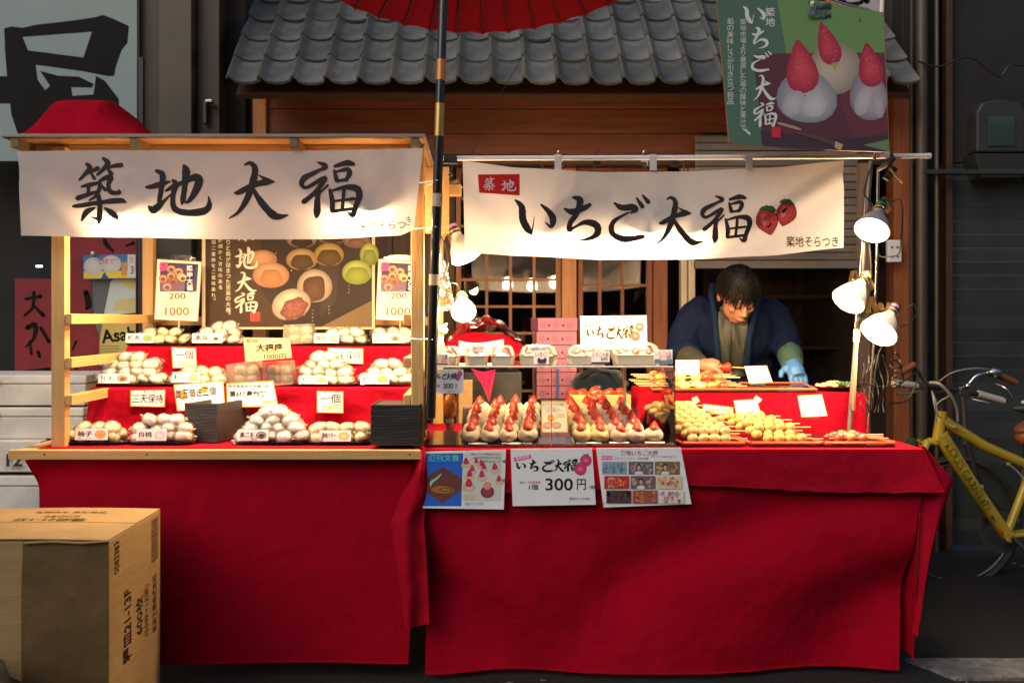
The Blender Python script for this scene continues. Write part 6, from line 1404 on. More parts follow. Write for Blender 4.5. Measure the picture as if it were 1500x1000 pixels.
# foil dish of food at right of the riser
t = thing('foil_dish', 'clear dish of orange fruit pieces at the right end of the riser', 'dish', (X(1224, 3.98), 3.98, zR))
m = M(); m.lathe([(.06, 0), (.085, .012), (.098, .016), (.098, .018), (.083, .014), (.058, .003), (0, .003)], 24, Matrix.Scale(1.0, 4)); m.build('dish', MT['pack_edge'], t, smooth=True)
m = M()
for i in range(60):
    a = rnd(0, 6.28); r_ = rnd(0, .072); m.ball((math.cos(a) * r_, math.sin(a) * r_, .018 + .012 * (1 - r_ / .08) + rnd(-.003, .003)), (rnd(.010, .017), .009, .008), 8, 5, None, Matrix.Rotation(rnd(0, 3), 3, 'Z'))
tag(m.build('fruit_pieces', MT['fruit_mix'], t, smooth=True), kind='stuff')
m = M()
for i in range(6):
    c = Vector((-.02 + i * .014, -.06, .03)); m.ball(c, (.008, .005, .009), 8, 6, lambda p, d: p * (1 + .4 * noise.noise(d * 4)))
m.build('green_garnish', MT['leaf'], t, smooth=True)
# wooden crate of strawberries behind the case
cx0, cx1 = X(836, 4.05), X(924, 4.05); t = thing('strawberry_crate', 'pale wooden crate full of loose strawberries behind the acrylic case', 'crate', ((cx0 + cx1) / 2, 4.05, Z(598, 4.05)))
w2 = (cx1 - cx0) / 2; hh = .055
for b in ((-w2, w2, -.006, 0, 0, hh), (-w2, w2, .16, .166, 0, hh), (-w2, -w2 + .006, .0005, .1595, 0, hh), (w2 - .006, w2, .0005, .1595, 0, hh)):
    m = M(); m.box(*b); m.build('crate_side', MT['pine_x'], t, bevel=.001)
m = M(); m.box(-w2 + .006, w2 - .006, 0, .16, 0, .006); m.build('crate_bottom', MT['pine_x'], t)
m = M(); m.box(-w2 + .05, w2 + .05, -.03, .2, -.16, -.001); m.build('crate_stand', MT['blackm'], t)
for i in range(26):
    o = bpy.data.objects.new('strawberry', random.choice(BERRY)); COL.objects.link(o); o.location = Vector(t.location) + Vector((rnd(-w2 + .02, w2 - .02), .02 + (i % 3) * .05 + rnd(-.01, .01), .040 + rnd(0, .012))); o.rotation_euler = (rnd(.8, 2.2), rnd(-.4, .4), rnd(-3, 3))
    tag(o, 'loose strawberry in the pale wooden crate behind the case', 'strawberry', 'loose strawberries in the wooden crate')
# ---------------- pink box stack behind
zz = 0
t0 = thing('box_stand', 'dark stand under the tall stack of pink boxes', 'stand', (X(816, 4.95), 4.95, 0)); top = Z(585, 4.9)
m = M(); m.box(-.13, .13, 0, .25, .0, top); m.build('stand_body', MT['card'], t0, bevel=.004)
pz = top; hb = (Z(465, 4.9) - top) / 6.0 ; n = 0
ORD = ['topmost', 'second from the top', 'third from the top', 'fourth from the top', 'fifth from the top', 'lowest']
for k in range(6):
    n = 5 - k; dxp = 0 if n else 6
    t = thing('pink_box', 'pink patterned cake box, %s in the tall stack behind the case' % ORD[n], 'cake box', (X((815.5 if n else 817), 4.9), 4.9, pz + .001), rnd(-.02, .02) if n else .12, 'stack of pink cake boxes')
    W_ = X(845, 4.9) - X(786, 4.9); m = M(); m.box(-W_ / 2, W_ / 2, 0, .2, 0, hb - .003); m.build('box_body', MT['pink'], t, bevel=.003)
    m = M(); m.box(-W_ / 2 + .001, W_ / 2 - .001, -.0015, -.0005, hb * .80, hb * .82); m.build('lid_shadow_line', MT['pink_dk'], t)  # thin darker strip paints the shadow gap below the lid
    pr = M()
    for j, q in enumerate((-.36, -.22, -.04, .14, .30)):
        if j in (1, 3): pr.lathe([(0, 0), (.006, 0)], 10, Matrix.Translation((q * W_, -.002, hb * .42)) @ Matrix.Rotation(R(90), 4, 'X'), (.12, .02, .04))
        else:
            for a in range(5): pr.lathe([(.003, 0), (.0055, 0)], 8, Matrix.Translation((q * W_ + .011 * math.cos(a * 1.26), -.002 - .00002 * a, hb * .42 + .010 * math.sin(a * 1.26))) @ Matrix.Rotation(R(90), 4, 'X'), (.28, .12, .18))
    pr.build('flower_print', MT['print'], t); pz += hb
m = M(); c = P(817, 560, 4.88); m.box(c.x - .006, c.x + .006, c.y, c.y + .003, P(0, 582, 4.88).z, P(0, 540, 4.88).z); tag(m.build('blue_band', MT['blue_pl'], None, origin=c), 'blue plastic band hanging before the lower pink boxes', 'band')
# red bundle with plastic bag, hanging pink cloth, grey bits
def bund(p, d): return p * (1 + .22 * noise.noise(d * 2.3 + Vector((3, 1, 0))) + .08 * noise.noise(d * 6))
m = M(); m.ball((0, 0, 0), (.19, .14, .075), 28, 18, bund); o = m.build('red_bundle', MT['red2'], None, smooth=True, sharp=80); o.location = P(705, 512, 4.5); tag(o, 'crumpled red bundle lying behind the acrylic case at left', 'bundle')
m = M(); m.slab(lambda u, v: P(655 + 100 * u + 12 * math.sin(v * 3), 510 - 46 * math.sin(math.pi * (.1 + u * .8)) * (1 - .35 * v) - 10 * fbm(u * 6, v * 5, 2), 4.42) + Vector((0, .12 * v + .04 * fbm(u * 7, v * 6), 0)), 40, 20, (0, .001, 0)); tag(m.build('plastic_bag', MT['film_w'], None, smooth=True, sharp=80, origin=P(700, 490, 4.45)), 'crumpled translucent plastic bag over the red bundle', 'plastic bag')
m = M(); m.slab(lambda u, v: P(672 + 66 * u, 499 + 20 * v + 3 * math.sin(u * 4), 4.30) + Vector((0, .01 * fbm(u * 3, v * 3, 5) - .02 * math.sin(u * 3), 0)), 16, 6, (0, .003, 0)); tag(m.build('white_towel', MT['towel'], None, smooth=True, origin=P(700, 510, 4.3)), 'white folded towel on the red bundle behind the packs', 'towel')
def pk(u, v):
    xl = 690 + 26 * v ** .8; xr = 726 - 9 * v; x = xl + (xr - xl) * u; return P(x, 540 + 46 * v + 4 * math.sin(u * 3), 4.38) + Vector((0, .012 * math.sin(u * 9 + v * 4), 0))
m = M(); m.slab(pk, 16, 16, (0, .003, 0)); tag(m.build('pink_cloth', MT['pink_cloth'], None, smooth=True, origin=P(710, 560, 4.38)), 'bright pink red cloth tip hanging behind the glass case', 'cloth')
m = M(); m.box(-.10, .16, 0, .3, -.32, -.0); o = m.build('grey_crate', MT['grey_pl'], None, bevel=.006); o.location = P(712, 545, 4.45); tag(o, 'grey plastic crate under the red bundle behind the case', 'crate')
m = M(); m.box(-.03, .03, 0, .02, -.28, 0); o = m.build('beige_board', MT['card'], None); o.location = P(682, 556, 4.36); tag(o, 'beige board standing beside the pink cloth behind the case', 'board')
# blue bag on dark shelf behind the right part of the case
m = M(); m.ball((0, 0, 0), (.125, .10, .075), 24, 16, bund); o = m.build('blue_bag', MT['denim'], None, smooth=True, sharp=80); o.location = P(878, 562, 4.75); tag(o, 'dark blue cloth bag lying behind the strawberry crate', 'bag')
m = M(); m.tube([(-.09, -.06, .03), (-.04, -.09, .07), (.04, -.09, .06), (.09, -.07, -.02)], .006, 8); o2 = m.build('strap', MT['cable'], o, smooth=True)
m = M(); m.ball((0, 0, 0), .017, 12, 8); o = m.build('glass_ball', MT['pane_dk'], None, smooth=True); o.location = P(877, 568, 4.55); tag(o, 'small round dark blue glass ball beside the blue bag', 'ball')
t = thing('back_shelf', 'dark low shelf carrying bags behind the right stall', 'shelf', (X(880, 4.9), 4.9, 0)); m = M(); m.box(-.30, .30, -.25, .2, .84, .86); m.build('shelf_board', MT['dark_wood'], t)
for x in (-.28, .28): m = M(); m.box(x - .015, x + .015, -.24, -.21, 0, .84); m.build('leg', MT['dark_wood'], t)
# ================================================================ LAMPS
def frame_from(d):
    return Vector((0, 0, -1)).rotation_difference(Vector(d).normalized()).to_matrix().to_4x4()
def clamp_lamp(mouth, Y, d, label, power, ring, r=.062, clampto=None):
    c = P(mouth[0], mouth[1], Y); t = thing('clamp_lamp', label, 'lamp', c, 0, 'aluminium clamp lamps'); T = frame_from(d)
    m = M(); m.lathe([(r, 0), (r + .003, .001), (r * .80, .045), (r * .48, .078), (.021, .088), (.020, .100)], 28, T); m.lathe([(r - .0015, .0015), (r * .79, .045), (r * .46, .077), (.019, .087)], 28, T)
    m.build('lamp_shade', MT['alu'], t, smooth=True)
    m = M(); m.lathe([(0, .010), (r * .42, .012), (r * .60, .020), (r * .60, .036), (.024, .07), (.016, .085)], 24, T); m.build('bulb', MT['bulb'], t, smooth=True)
    m = M(); m.lathe([(.0, .1001), (.020, .1001), (.020, .112), (.0175, .113), (.0175, .150), (.012, .156), (0, .156)], 18, T); m.build('socket', MT['blackm'], t, smooth=True)
    m = M(); m.lathe([(.0182, .128), (.0195, .129), (.0195, .139), (.0182, .140)], 18, T); m.build('socket_ring', MT[ring], t, smooth=True)
    m = M(); q = T @ Vector((0, .018, .112)); e = (clampto - c) if clampto is not None else T @ Vector((.03, .05, .13))
    mid = (q + e) / 2 + Vector((.008, -.008, .012)); m.tube([q, mid, e], [.005, .004, .006], 8); m.tube([T @ Vector((.022 * math.cos(a * .5), .022 * math.sin(a * .5), .112)) for a in range(13)], .0035, 6)
    m.cbox(e + Vector((0, -.01, .004)), (.010, .034, .05), (.3, .4, 0)); m.cbox(e + Vector((.016, -.01, -.004)), (.008, .030, .06), (-.3, -.3, .2)); m.build('clamp', MT['clampm'], t, smooth=True)
    l = bpy.data.lights.new('lamp_light', 'POINT'); l.energy = power; l.color = WARM; l.shadow_soft_size = .03
    lo = bpy.data.objects.new('lamp_light', l); COL.objects.link(lo); lo.parent = t; lo.location = T @ Vector((0, 0, -.02))
    return t
LP = 0.95
pole_at = lambda px, py, Y: P(px, py, Y)
clamp_lamp((1277, 338), 3.62, (-.45, -.50, -.74), 'clamp lamp with green ring, topmost on the right poles', 9 * LP, 'ring_g', .060, P(1290, 300, 3.74))
clamp_lamp((1242, 441), 3.62, (-.62, -.36, -.66), 'clamp lamp with lime ring, middle one aimed left on the right poles', 9 * LP, 'ring_l', .060, P(1266, 412, 3.76))
clamp_lamp((1287, 487), 3.58, (-.58, -.42, -.62), 'clamp lamp with purple ring, lowest on the right poles', 9 * LP, 'ring_p', .064, P(1285, 455, 3.74))
clamp_lamp((684, 376), 3.72, (.42, -.30, -.86), 'clamp lamp with purple ring hanging at the left edge of the strawberry banner', 8 * LP, 'ring_p', .060, P(652, 345, 3.80))
clamp_lamp((679, 456), 3.70, (.06, -.86, -.42), 'clamp lamp facing the viewer beside the umbrella pole', 7 * LP, 'ring_l', .044, P(655, 440, 3.90))
def bulb(px, py, Y, top, label, power, group, spw=14):
    c = P(px, py, Y); t = thing('light_bulb', label, 'light bulb', c, 0, group)
    m = M(); m.lathe([(0, -.026), (.013, -.022), (.021, -.010), (.023, .002), (.017, .018), (.011, .030)], 18); m.build('glass_bulb', MT['bulb_soft'], t, smooth=True)
    m = M(); m.lathe([(.0125, .030), (.0145, .032), (.0145, .060), (.005, .066), (0, .066)], 14); m.build('socket', MT['blackm'], t, smooth=True)
    m = M(); m.tube([(0, 0, .064), (.004, .01, .10), (0, .02, top - c.z)], .003, 6); m.build('cord', MT['cable'], t)
    l = bpy.data.lights.new('bulb_light', 'POINT'); l.energy = power; l.color = WARM; l.shadow_soft_size = .024
    lo = bpy.data.objects.new('bulb_light', l); COL.objects.link(lo); lo.parent = t; lo.location = (0, 0, -.034)
    T = frame_from((0, .30, -.95)) @ Matrix.Translation((0, 0, -.004)); m = M(); m.lathe([(.058, 0), (.060, .001), (.050, .030), (.032, .052), (.018, .060)], 24, T); m.lathe([(.0565, .0005), (.049, .030), (.031, .051), (.017, .059)], 24, T); m.build('lamp_shade', MT['alu'], t, smooth=True)
    sp_ = bpy.data.lights.new('reflector_light', 'SPOT'); sp_.energy = spw; sp_.color = WARM; sp_.spot_size = R(140); sp_.spot_blend = .6; sp_.shadow_soft_size = .04
    so_ = bpy.data.objects.new('reflector_light', sp_); COL.objects.link(so_); so_.parent = t; so_.location = (0, .014, -.045); so_.rotation_euler = Vector((0, 0, -1)).rotation_difference(Vector((0, .42, -.9)).normalized()).to_euler()
for i, (px, py, Y, pw) in enumerate(((182, 312, 3.492, 4.5), (264, 316, 3.50, 3.2), (545, 304, 3.488, 5), (510, 308, 3.51, 3.2))):
    bulb(px, py, Y, 1.83, 'bare bulb under the left stall roof, ' + ['behind the first kanji', 'behind the second kanji', 'behind the last kanji', 'between the last two kanji'][i], pw, 'bare bulbs under the left stall roof', (12, 9, 15, 12)[i])
for i, (px, py, Y, pw) in enumerate(((795, 340, 3.52, 4.2), (872, 344, 3.53, 4.2), (946, 335, 3.51, 4.5), (1003, 337, 3.51, 3.5))):
    bulb(px, py, Y, Z(234, Y), 'bare bulb behind the strawberry banner, ' + ['first from the left', 'second from the left', 'third from the left', 'fourth and rightmost'][i], pw, 'bare bulbs behind the strawberry banner', 10)

# ---------------- poles and cables right
def pole(name, pts, r, mt, label, Y=None):
    m = M(); m.tube(pts, r, 12); o = m.build(name, MT[mt], None, smooth=True, origin=pts[0]); return tag(o, label, 'pole')
pole('steel_pole', [P(1276, 236, 3.75), P(1268, 330, 3.76), P(1256, 470, 3.78), P(1249, 560, 3.79), P(1243, 642, 3.79)], .0088, 'pole_grey', 'thick pale pole behind the right hand lamps')
pole('steel_pole', [P(1268, 290, 3.735), P(1260, 400, 3.735), P(1253, 480, 3.74)], .0045, 'steel', 'thin bright steel pole in front of the thick pale pole')
pole('steel_pole', [P(1286, 250, 3.70), P(1284, 400, 3.71), P(1279, 520, 3.73), P(1270, 642, 3.77)], .0058, 'steel', 'thin steel pole standing right of the thick pale pole')
t = pole('holder_pole', [P(1255, 485, 3.66), P(1252, 560, 3.72), P(1250, 600, 3.78)], .0062, 'tape', 'short beige tube under the middle lamp')
m = M(); m.tube([P(1255, 483, 3.655), P(1254, 500, 3.66)], .011, 12); tag(m.build('tube_cap', MT['cream_pl'], None, smooth=True, origin=P(1255, 483, 3.655)), 'beige cap on the short tube under the middle lamp', 'tube cap')
random.seed(21)
def cable(name, pts, r, label, mt='cable', group=None):
    P3 = [tuple(p) for p in pts]
    q = catmull([(p[0], p[1], p[2]) for p in P3], 6); m = M(); m.tube([Vector(p) for p in q], r, 6); return tag(m.build(name, MT[mt], None, smooth=True, origin=pts[0]), label, 'cable', group)
cable('lamp_cable', [P(1306, 296, 3.68), P(1318, 292, 3.66), P(1322, 310, 3.64), P(1320, 350, 3.66), P(1316, 372, 3.68), P(1300, 376, 3.7), P(1288, 374, 3.72), P(1284, 352, 3.72)], .0026, 'black cable looping from the topmost lamp')
cable('lamp_cable', [P(1327, 452, 3.6), P(1338, 446, 3.6), P(1342, 458, 3.6), P(1334, 472, 3.62), P(1318, 480, 3.66), P(1296, 500, 3.7), P(1284, 530, 3.72), P(1276, 600, 3.74)], .0026, 'black cable looping from the lowest right lamp')
cable('lamp_cable', [P(1278, 240, 3.6), P(1270, 262, 3.62), P(1266, 285, 3.66), P(1278, 300, 3.68), P(1272, 330, 3.7), P(1276, 400, 3.7), P(1272, 440, 3.7)], .003, 'black cable down the top of the right poles')
for i in range(9):
    cx, cy_ = (1273, 455 + i * 5) if i < 5 else (1308 + i, 480 + i * 9)
    cx2 = cx + rnd(-4, 4); r1 = rnd(5, 11); pts = [P(cx2 + r1 * math.cos(a * .9 + i) * (1 + .3 * math.sin(a)), cy_ + r1 * 1.2 * math.sin(a * .9 + i) + a * 1.5, 3.70 + .02 * math.sin(a * 2 + i)) for a in range(10)]
    cable('cable_coil', pts, .0024, ['topmost', 'second', 'third', 'fourth', 'fifth', 'sixth', 'seventh', 'eighth', 'lowest'][i] + ' tangled black cable coil hanging on the right poles', 'cable', 'tangled cables on the right poles')
for i in range(6):
    pts = [P(1262 + i * 7 + 4 * math.sin(a + i), 520 + a * 12, 3.74 + .02 * math.sin(a * 1.7 + i)) for a in range(8)]
    cable('hanging_cable', pts, .0022, ['first', 'second', 'third', 'fourth', 'fifth', 'sixth'][i] + ' from the left of the black cables hanging beside the riser', 'cable', 'cables hanging at the right end')
cable('hanging_cable', [P(1262, 560, 3.7), P(1290, 566, 3.75), P(1320, 560, 3.8), P(1345, 545, 3.9), P(1330, 585, 3.9), P(1300, 590, 3.8)], .003, 'black cable sagging from the right poles toward the bicycle')
t = thing('pole_clamp', 'black clamp with brass lever fixing the white tube to the poles', 'clamp', P(1303, 232, 3.46))
m = M(); m.tube([(-.003, -.012, .012), (.004, -.015, -.004), (-.01, 0, -.02), (-.03, .03, -.035)], [.009, .012, .012, .008], 8); m.cbox((.01, .02, -.05), (.02, .02, .05), (.2, .6, .2)); m.build('clamp_body', MT['blackm'], t, smooth=True)
m = M(); m.tube([(-.004, -.004, -.035), (.022, -.004, -.062), (.045, -.002, -.085)], .0035, 6); m.build('lever', MT['clampm'], t, smooth=True)
for i, (px, py, lab) in enumerate(((1277, 447, 'brass orange spring clamp between the two lower right lamps'), (1303, 455, 'brass orange spring clamp right of the lower poles'), (1250, 409, 'brass orange clamp handle above the middle lamp'))):
    t = thing('spring_clamp', lab, 'clamp', P(px, py, 3.66), rnd(-.5, .5)); 
    for sg in (-1, 1):
        m = M(); m.slab(lambda u, v: Vector((sg * (.004 + .016 * v) + (u - .5) * .006, -.012 + .024 * u, .03 - .06 * v)), 3, 6, (.0015 * sg, 0, .001)); m.build('clamp_jaw', MT['clampm'], t, smooth=True)
    m = M(); m.tube([(-.012, 0, 0), (.012, 0, 0)], .004, 8); m.build('clamp_pivot', MT['steel'], t)
# left lamp cables and a second socket
cable('lamp_cable', [P(650, 300, 3.75), P(640, 330, 3.7), P(652, 360, 3.7), P(656, 390, 3.72), P(645, 410, 3.72), P(640, 400, 3.74)], .0024, 'black cable curling beside the umbrella pole')
cable('lamp_cable', [P(640, 425, 3.75), P(655, 416, 3.7), P(668, 416, 3.7), P(672, 424, 3.7)], .0022, 'thin cable running into the lower left lamp')
cable('lamp_cable', [P(640, 270, 3.7), P(650, 285, 3.72), P(644, 310, 3.76), P(655, 335, 3.78)], .0026, 'cable dropping from the left end of the white tube')
m = M(); m.tube([P(640, 275, 3.70), P(660, 268, 3.68), P(682, 276, 3.66)], .004, 8); m.tube([P(650, 270, 3.7), P(672, 264, 3.68)], .006, 8); tag(m.build('brass_arm', MT['clampm'], None, smooth=True, origin=P(660, 270, 3.69)), 'brass lamp arm sticking out beside the left end of the banner', 'lamp arm')
m = M(); m.slab(lambda u, v: P(642 + 26 * u * (.4 + v * .6), 380 + 75 * v, 3.85) + Vector((0, .02 * fbm(u * 5, v * 5, 3) - .02 * u, 0)), 10, 20, (0, .001, 0)); tag(m.build('hanging_film', MT['film_w'], None, smooth=True, sharp=80, origin=P(650, 420, 3.85)), 'crumpled clear plastic hanging behind the umbrella pole', 'plastic film')

# ================================================================ VENDOR
import bmesh
def remesh(o, voxel, smooth_it=4):
    r_ = o.modifiers.new('remesh', 'REMESH'); r_.mode = 'VOXEL'; r_.voxel_size = voxel; r_.use_smooth_shade = True
    s_ = o.modifiers.new('smooth', 'SMOOTH'); s_.factor = .5; s_.iterations = smooth_it
VO = P(1075, 700, 4.62); VO.z = 0
vend = thing('person', 'vendor in navy jacket over olive vest bending over the trays with a strawberry skewer', 'person', VO)
V_ = lambda px, py, Y: P(px, py, Y)
HT = Matrix.Translation(P(1080, 434, 4.44)) @ Euler((R(38), 0, R(12))).to_matrix().to_4x4()   # head frame, face toward -Y
def hp(x, y, z): return HT @ Vector((x, y, z))
body = M()
body.ball(hp(0, .012, .035), (.076, .094, .088), 24, 16, rot=HT.to_3x3()); body.ball(hp(0, -.022, -.035), (.058, .066, .075), 20, 14, rot=HT.to_3x3())
body.ball(hp(0, -.045, -.082), (.034, .034, .026), 14, 10, rot=HT.to_3x3())
body.tube([hp(0, -.080, .012), hp(0, -.098, -.016), hp(0, -.108, -.034)], [.008, .011, .015], 10); 
for sg in (-1, 1):
    body.ball(hp(sg * .013, -.096, -.036), (.009, .010, .008), 8, 6); body.tube([hp(sg * .016, -.084, .022), hp(sg * .045, -.073, .020)], [.009, .007], 8); body.ball(hp(sg * .041, -.062, -.022), (.020, .017, .018), 10, 8)
    body.ball(hp(sg * .077, .012, -.008), (.010, .020, .031), 10, 8, rot=HT.to_3x3())
    body.ball(hp(sg * .030, -.074, .0), (.0135, .009, .0085), 10, 6, rot=HT.to_3x3())
body.ball(hp(0, -.092, -.058), (.020, .008, .006), 10, 6, rot=HT.to_3x3()); body.ball(hp(0, -.089, -.068), (.017, .008, .006), 10, 6, rot=HT.to_3x3())
nk = hp(0, .035, -.05)
chest = P(1076, 488, 4.62)
body.tube([hp(0, .03, -.03), (nk + P(1078, 452, 4.60)) / 2, P(1076, 462, 4.62)], [.05, .052, .07], 14)
body.ball(chest, (.17, .11, .18), 20, 14); body.ball(P(1076, 560, 4.72), (.15, .11, .22), 20, 14)
body.ball((VO.x, 4.80, .85), (.16, .12, .14), 20, 12)
for sg in (-1, 1): body.tube([(VO.x + sg * .08, 4.80, .82), (VO.x + sg * .09, 4.76, .45), (VO.x + sg * .09, 4.80, .08)], [.085, .06, .045], 12); body.ball((VO.x + sg * .09, 4.75, .05), (.045, .12, .045), 12, 8)
# arms : his right arm is on the viewer's left
RA = [P(1022, 466, 4.62), P(1000, 520, 4.60), P(1030, 537, 4.36)]
LA = [P(1130, 466, 4.62), P(1152, 512, 4.58), P(1160, 532, 4.40)]
body.tube([chest + Vector((-.08, 0, .1)), RA[0], RA[1], RA[2]], [.06, .055, .042, .028], 12); body.tube([chest + Vector((.08, 0, .1)), LA[0], LA[1], LA[2]], [.06, .055, .042, .028], 12)
def hand(wr, fwd, up, side_, curl, thumb_to=None, s_=1.0, bodym=None):
    fwd, up = Vector(fwd).normalized(), Vector(up).normalized(); sd = fwd.cross(up).normalized() * side_; up = sd.cross(fwd).normalized() * side_
    mm = bodym
    pal = wr + fwd * .05 * s_
    mm.tube([wr, wr + fwd * .025 * s_, pal, wr + fwd * .082 * s_], [.026 * s_, .032 * s_, .037 * s_, .030 * s_], 12)
    for i, (off, L) in enumerate(((-.030, .068), (-.010, .076), (.010, .070), (.029, .056))):
        b = wr + fwd * .078 * s_ + sd * off * s_; pts = [b]; d = fwd.copy(); a = curl[i] if isinstance(curl, (list, tuple)) else curl
        for j, fr_ in enumerate((.42, .32, .26)):
            q = Matrix.Rotation(-a * side_ * (1 if j else .8), 3, sd); d = q @ d; pts.append(pts[-1] + d * L * fr_ * s_)
        mm.tube([wr + fwd * .05 * s_ + sd * off * .8 * s_] + pts, [.012 * s_, .0105 * s_, .0098 * s_, .009 * s_, .0072 * s_], 8)
    tb = wr + fwd * .025 * s_ - sd * .028 * s_; te = thumb_to if thumb_to is not None else tb + (fwd * .8 - sd * .7 - up * .3).normalized() * .055 * s_
    mid = (tb + te) / 2 - sd * .012 * s_; mm.tube([tb, mid, te], [.016 * s_, .0125 * s_, .009 * s_], 8)
    return te
hwr = P(1026, 534, 4.36); tip = P(1053, 534, 4.31)
hand(hwr, (.86, -.42, -.12), (.1, -.3, 1), 1, [.35, .75, .85, .9], tip, 1.0, body)
bo = body.build('body', MT['skin'], vend, world=True); remesh(bo, .0055, 3)
# gloved hand
gl = M(); gw = P(1160, 530, 4.40); gl.tube([gw - Vector((0, -.05, -.015)), gw], [.036, .034], 12)
hand(gw, (.08, -.55, -.62), (0, -.7, .6), -1, [.25, .35, .4, .5], None, 1.08, gl)
go = gl.build('glove', MT['glove'], vend, world=True); remesh(go, .0045, 2)
# jacket
jk = M(); jk.ball(chest + Vector((0, .01, .0)), (.200, .150, .19), 26, 18); jk.ball(P(1076, 560, 4.70), (.215, .160, .26), 26, 18); jk.ball((VO.x, 4.78, .86), (.215, .16, .16), 24, 14)
jk.tube([P(1035, 452, 4.64), P(1018, 462, 4.62), P(1003, 490, 4.61), P(1000, 516, 4.56), P(1008, 524, 4.48)], [.072, .078, .076, .078, .066], 16); jk.tube([P(1115, 452, 4.64), P(1132, 464, 4.62), P(1147, 490, 4.61), P(1153, 510, 4.55), P(1157, 520, 4.50)], [.072, .074, .068, .064, .060], 16)
jk.tube([P(1040, 452, 4.66), P(1078, 440, 4.68), P(1115, 452, 4.66)], .062, 14)
jo = jk.build('jacket', MT['navy'], vend, world=True); remesh(jo, .009, 5)
dt = bpy.data.textures.new('folds', 'CLOUDS'); dt.noise_scale = .09
dm = jo.modifiers.new('folds', 'DISPLACE'); dm.texture = dt; dm.strength = .03; dm.mid_level = .5
# olive vest front, lapels, cuffs
def front(px, py, out=.0):
    """point on the chest front for photo coordinates"""
    p = P(px, py, 4.50); c1, r1 = chest + Vector((0, .01, 0)), (.225, .155, .20); c2, r2 = P(1076, 560, 4.70), (.225, .160, .26); best = 9
    for c, r_ in ((c1, r1), (c2, r2)):
        q = 1 - ((p.x - c.x) / r_[0]) ** 2 - ((p.z - c.z) / r_[2]) ** 2
        if q > 0: best = min(best, c.y - r_[1] * math.sqrt(q))
    if best > 8: best = 4.60
    return P(px, py, best - out)
m = M(); m.slab(lambda u, v: front(1052 + 3 * v + (1096 - 1052 - 8 * v) * u, 456 + 95 * v, .020 + .005 * math.sin(u * 12 + 2 * math.sin(v * 6)) + .004 * fbm(u * 6, v * 6, 4)), 24, 30, (0, .02, 0)); m.build('vest', MT['olive'], vend, world=True, smooth=True)
m = M(); m.tube([front(1071 - 1 * k / 10, 456 + 9.2 * k, .027) for k in range(11)], .003, 6); m.build('zip', MT['cable'], vend, world=True)
m = M(); m.tube([P(1058, 450, 4.50), P(1068, 462, 4.475), P(1080, 466, 4.47), P(1094, 460, 4.49), P(1100, 450, 4.52)], [.018, .022, .02, .022, .018], 10); m.build('vest_collar', MT['olive_dk'], vend, world=True, smooth=True)
for a, nm in ((((1044, 418, 4.60), (1042, 432, 4.53), (1046, 455, 0), (1050, 500, 0), (1053, 548, 0)), 'l'), (((1112, 430, 4.62), (1110, 440, 4.54), (1104, 462, 0), (1096, 505, 0), (1094, 548, 0)), 'r')):
    pts = [P(*p) if p[2] else front(p[0], p[1], .026) for p in a]; pts = [Vector(p) for p in catmull([tuple(p) for p in pts], 6)]
    m = M(); m.tube(pts, [.014] * len(pts), 8); m.build('lapel', MT['navy_lt'], vend, world=True, smooth=True)
m = M(); m.tube([P(1006, 522, 4.50), P(1018, 529, 4.42), P(1026, 533, 4.37)], [.058, .048, .038], 14); m.build('cuff', MT['olive'], vend, world=True, smooth=True)
m = M(); m.tube([P(1156, 517, 4.52), P(1159, 527, 4.44), P(1160, 534, 4.395)], [.058, .052, .046], 14); m.build('cuff', MT['green_cuff'], vend, world=True, smooth=True)
# hair: shell plus many tapered strands
hr = M(); hr.ball(hp(0, .022, .046), (.084, .099, .090), 28, 20, lambda p, d: p * (1 + .05 * noise.noise(d * 4)), rot=HT.to_3x3()); hr.ball(hp(0, .06, -.01), (.078, .07, .085), 20, 14, lambda p, d: p * (1 + .05 * noise.noise(d * 4)), rot=HT.to_3x3())
random.seed(4)
for i in range(1700):
    a = rnd(-math.pi, math.pi); el = rnd(.0, 1.45); d = Vector((math.cos(a) * math.cos(el), math.sin(a) * math.cos(el), math.sin(el)))
    base = Vector((d.x * .083, .020 + d.y * .098, .045 + d.z * .090)) * rnd(.985, 1.02); out = Vector((d.x, d.y, 0)); L = rnd(.022, .060) * ((1.2 if d.x < .1 else .65) if d.y < -.3 else 1)
    p1 = base + (out * .22 + Vector((.06, 0, -.4)) + d * .06) * L; p2 = base + (out * .22 + Vector((rnd(-.12, .12) + .15, 0, -1.0))) * L
    hr.tube([hp(*base), hp(*p1), hp(*p2)], [.0034, .0028, .0008], 4, caps=False)
hr.build('hair', MT['hair'], vend, world=True, smooth=True)
m = M()
for sg in (-1, 1):
    m.tube([hp(sg * .018, -.0835, -.003), hp(sg * .030, -.0845, -.0055), hp(sg * .043, -.078, -.002)], .0022, 5); m.tube([hp(sg * .014, -.091, .026), hp(sg * .030, -.089, .030), hp(sg * .047, -.078, .024)], [.003, .0035, .002], 5)
m.build('brows_and_lashes', MT['hair'], vend, world=True)
m = M(); m.tube([hp(-.020, -.095, -.063), hp(0, -.101, -.0625), hp(.020, -.095, -.063)], .0022, 5); m.build('mouth', MT['lip'], vend, world=True)
# skewer in his hand
t = thing('strawberry_skewer', 'bright red strawberry on a bamboo stick held in the vendor hand', 'skewer', P(1064, 538, 4.30))
m = M(); m.tube([P(1046, 536, 4.31), P(1096, 539, 4.30)], .0028, 6); m.build('stick', MT['bamboo'], t, world=True)
fb = bpy.data.objects.new('strawberry', BERRY[0]); COL.objects.link(fb); fb.parent = t; fb.location = (.025, 0, 0); fb.rotation_euler = (0, R(-90), 0); fb.scale = (1.1, 1.1, .9)

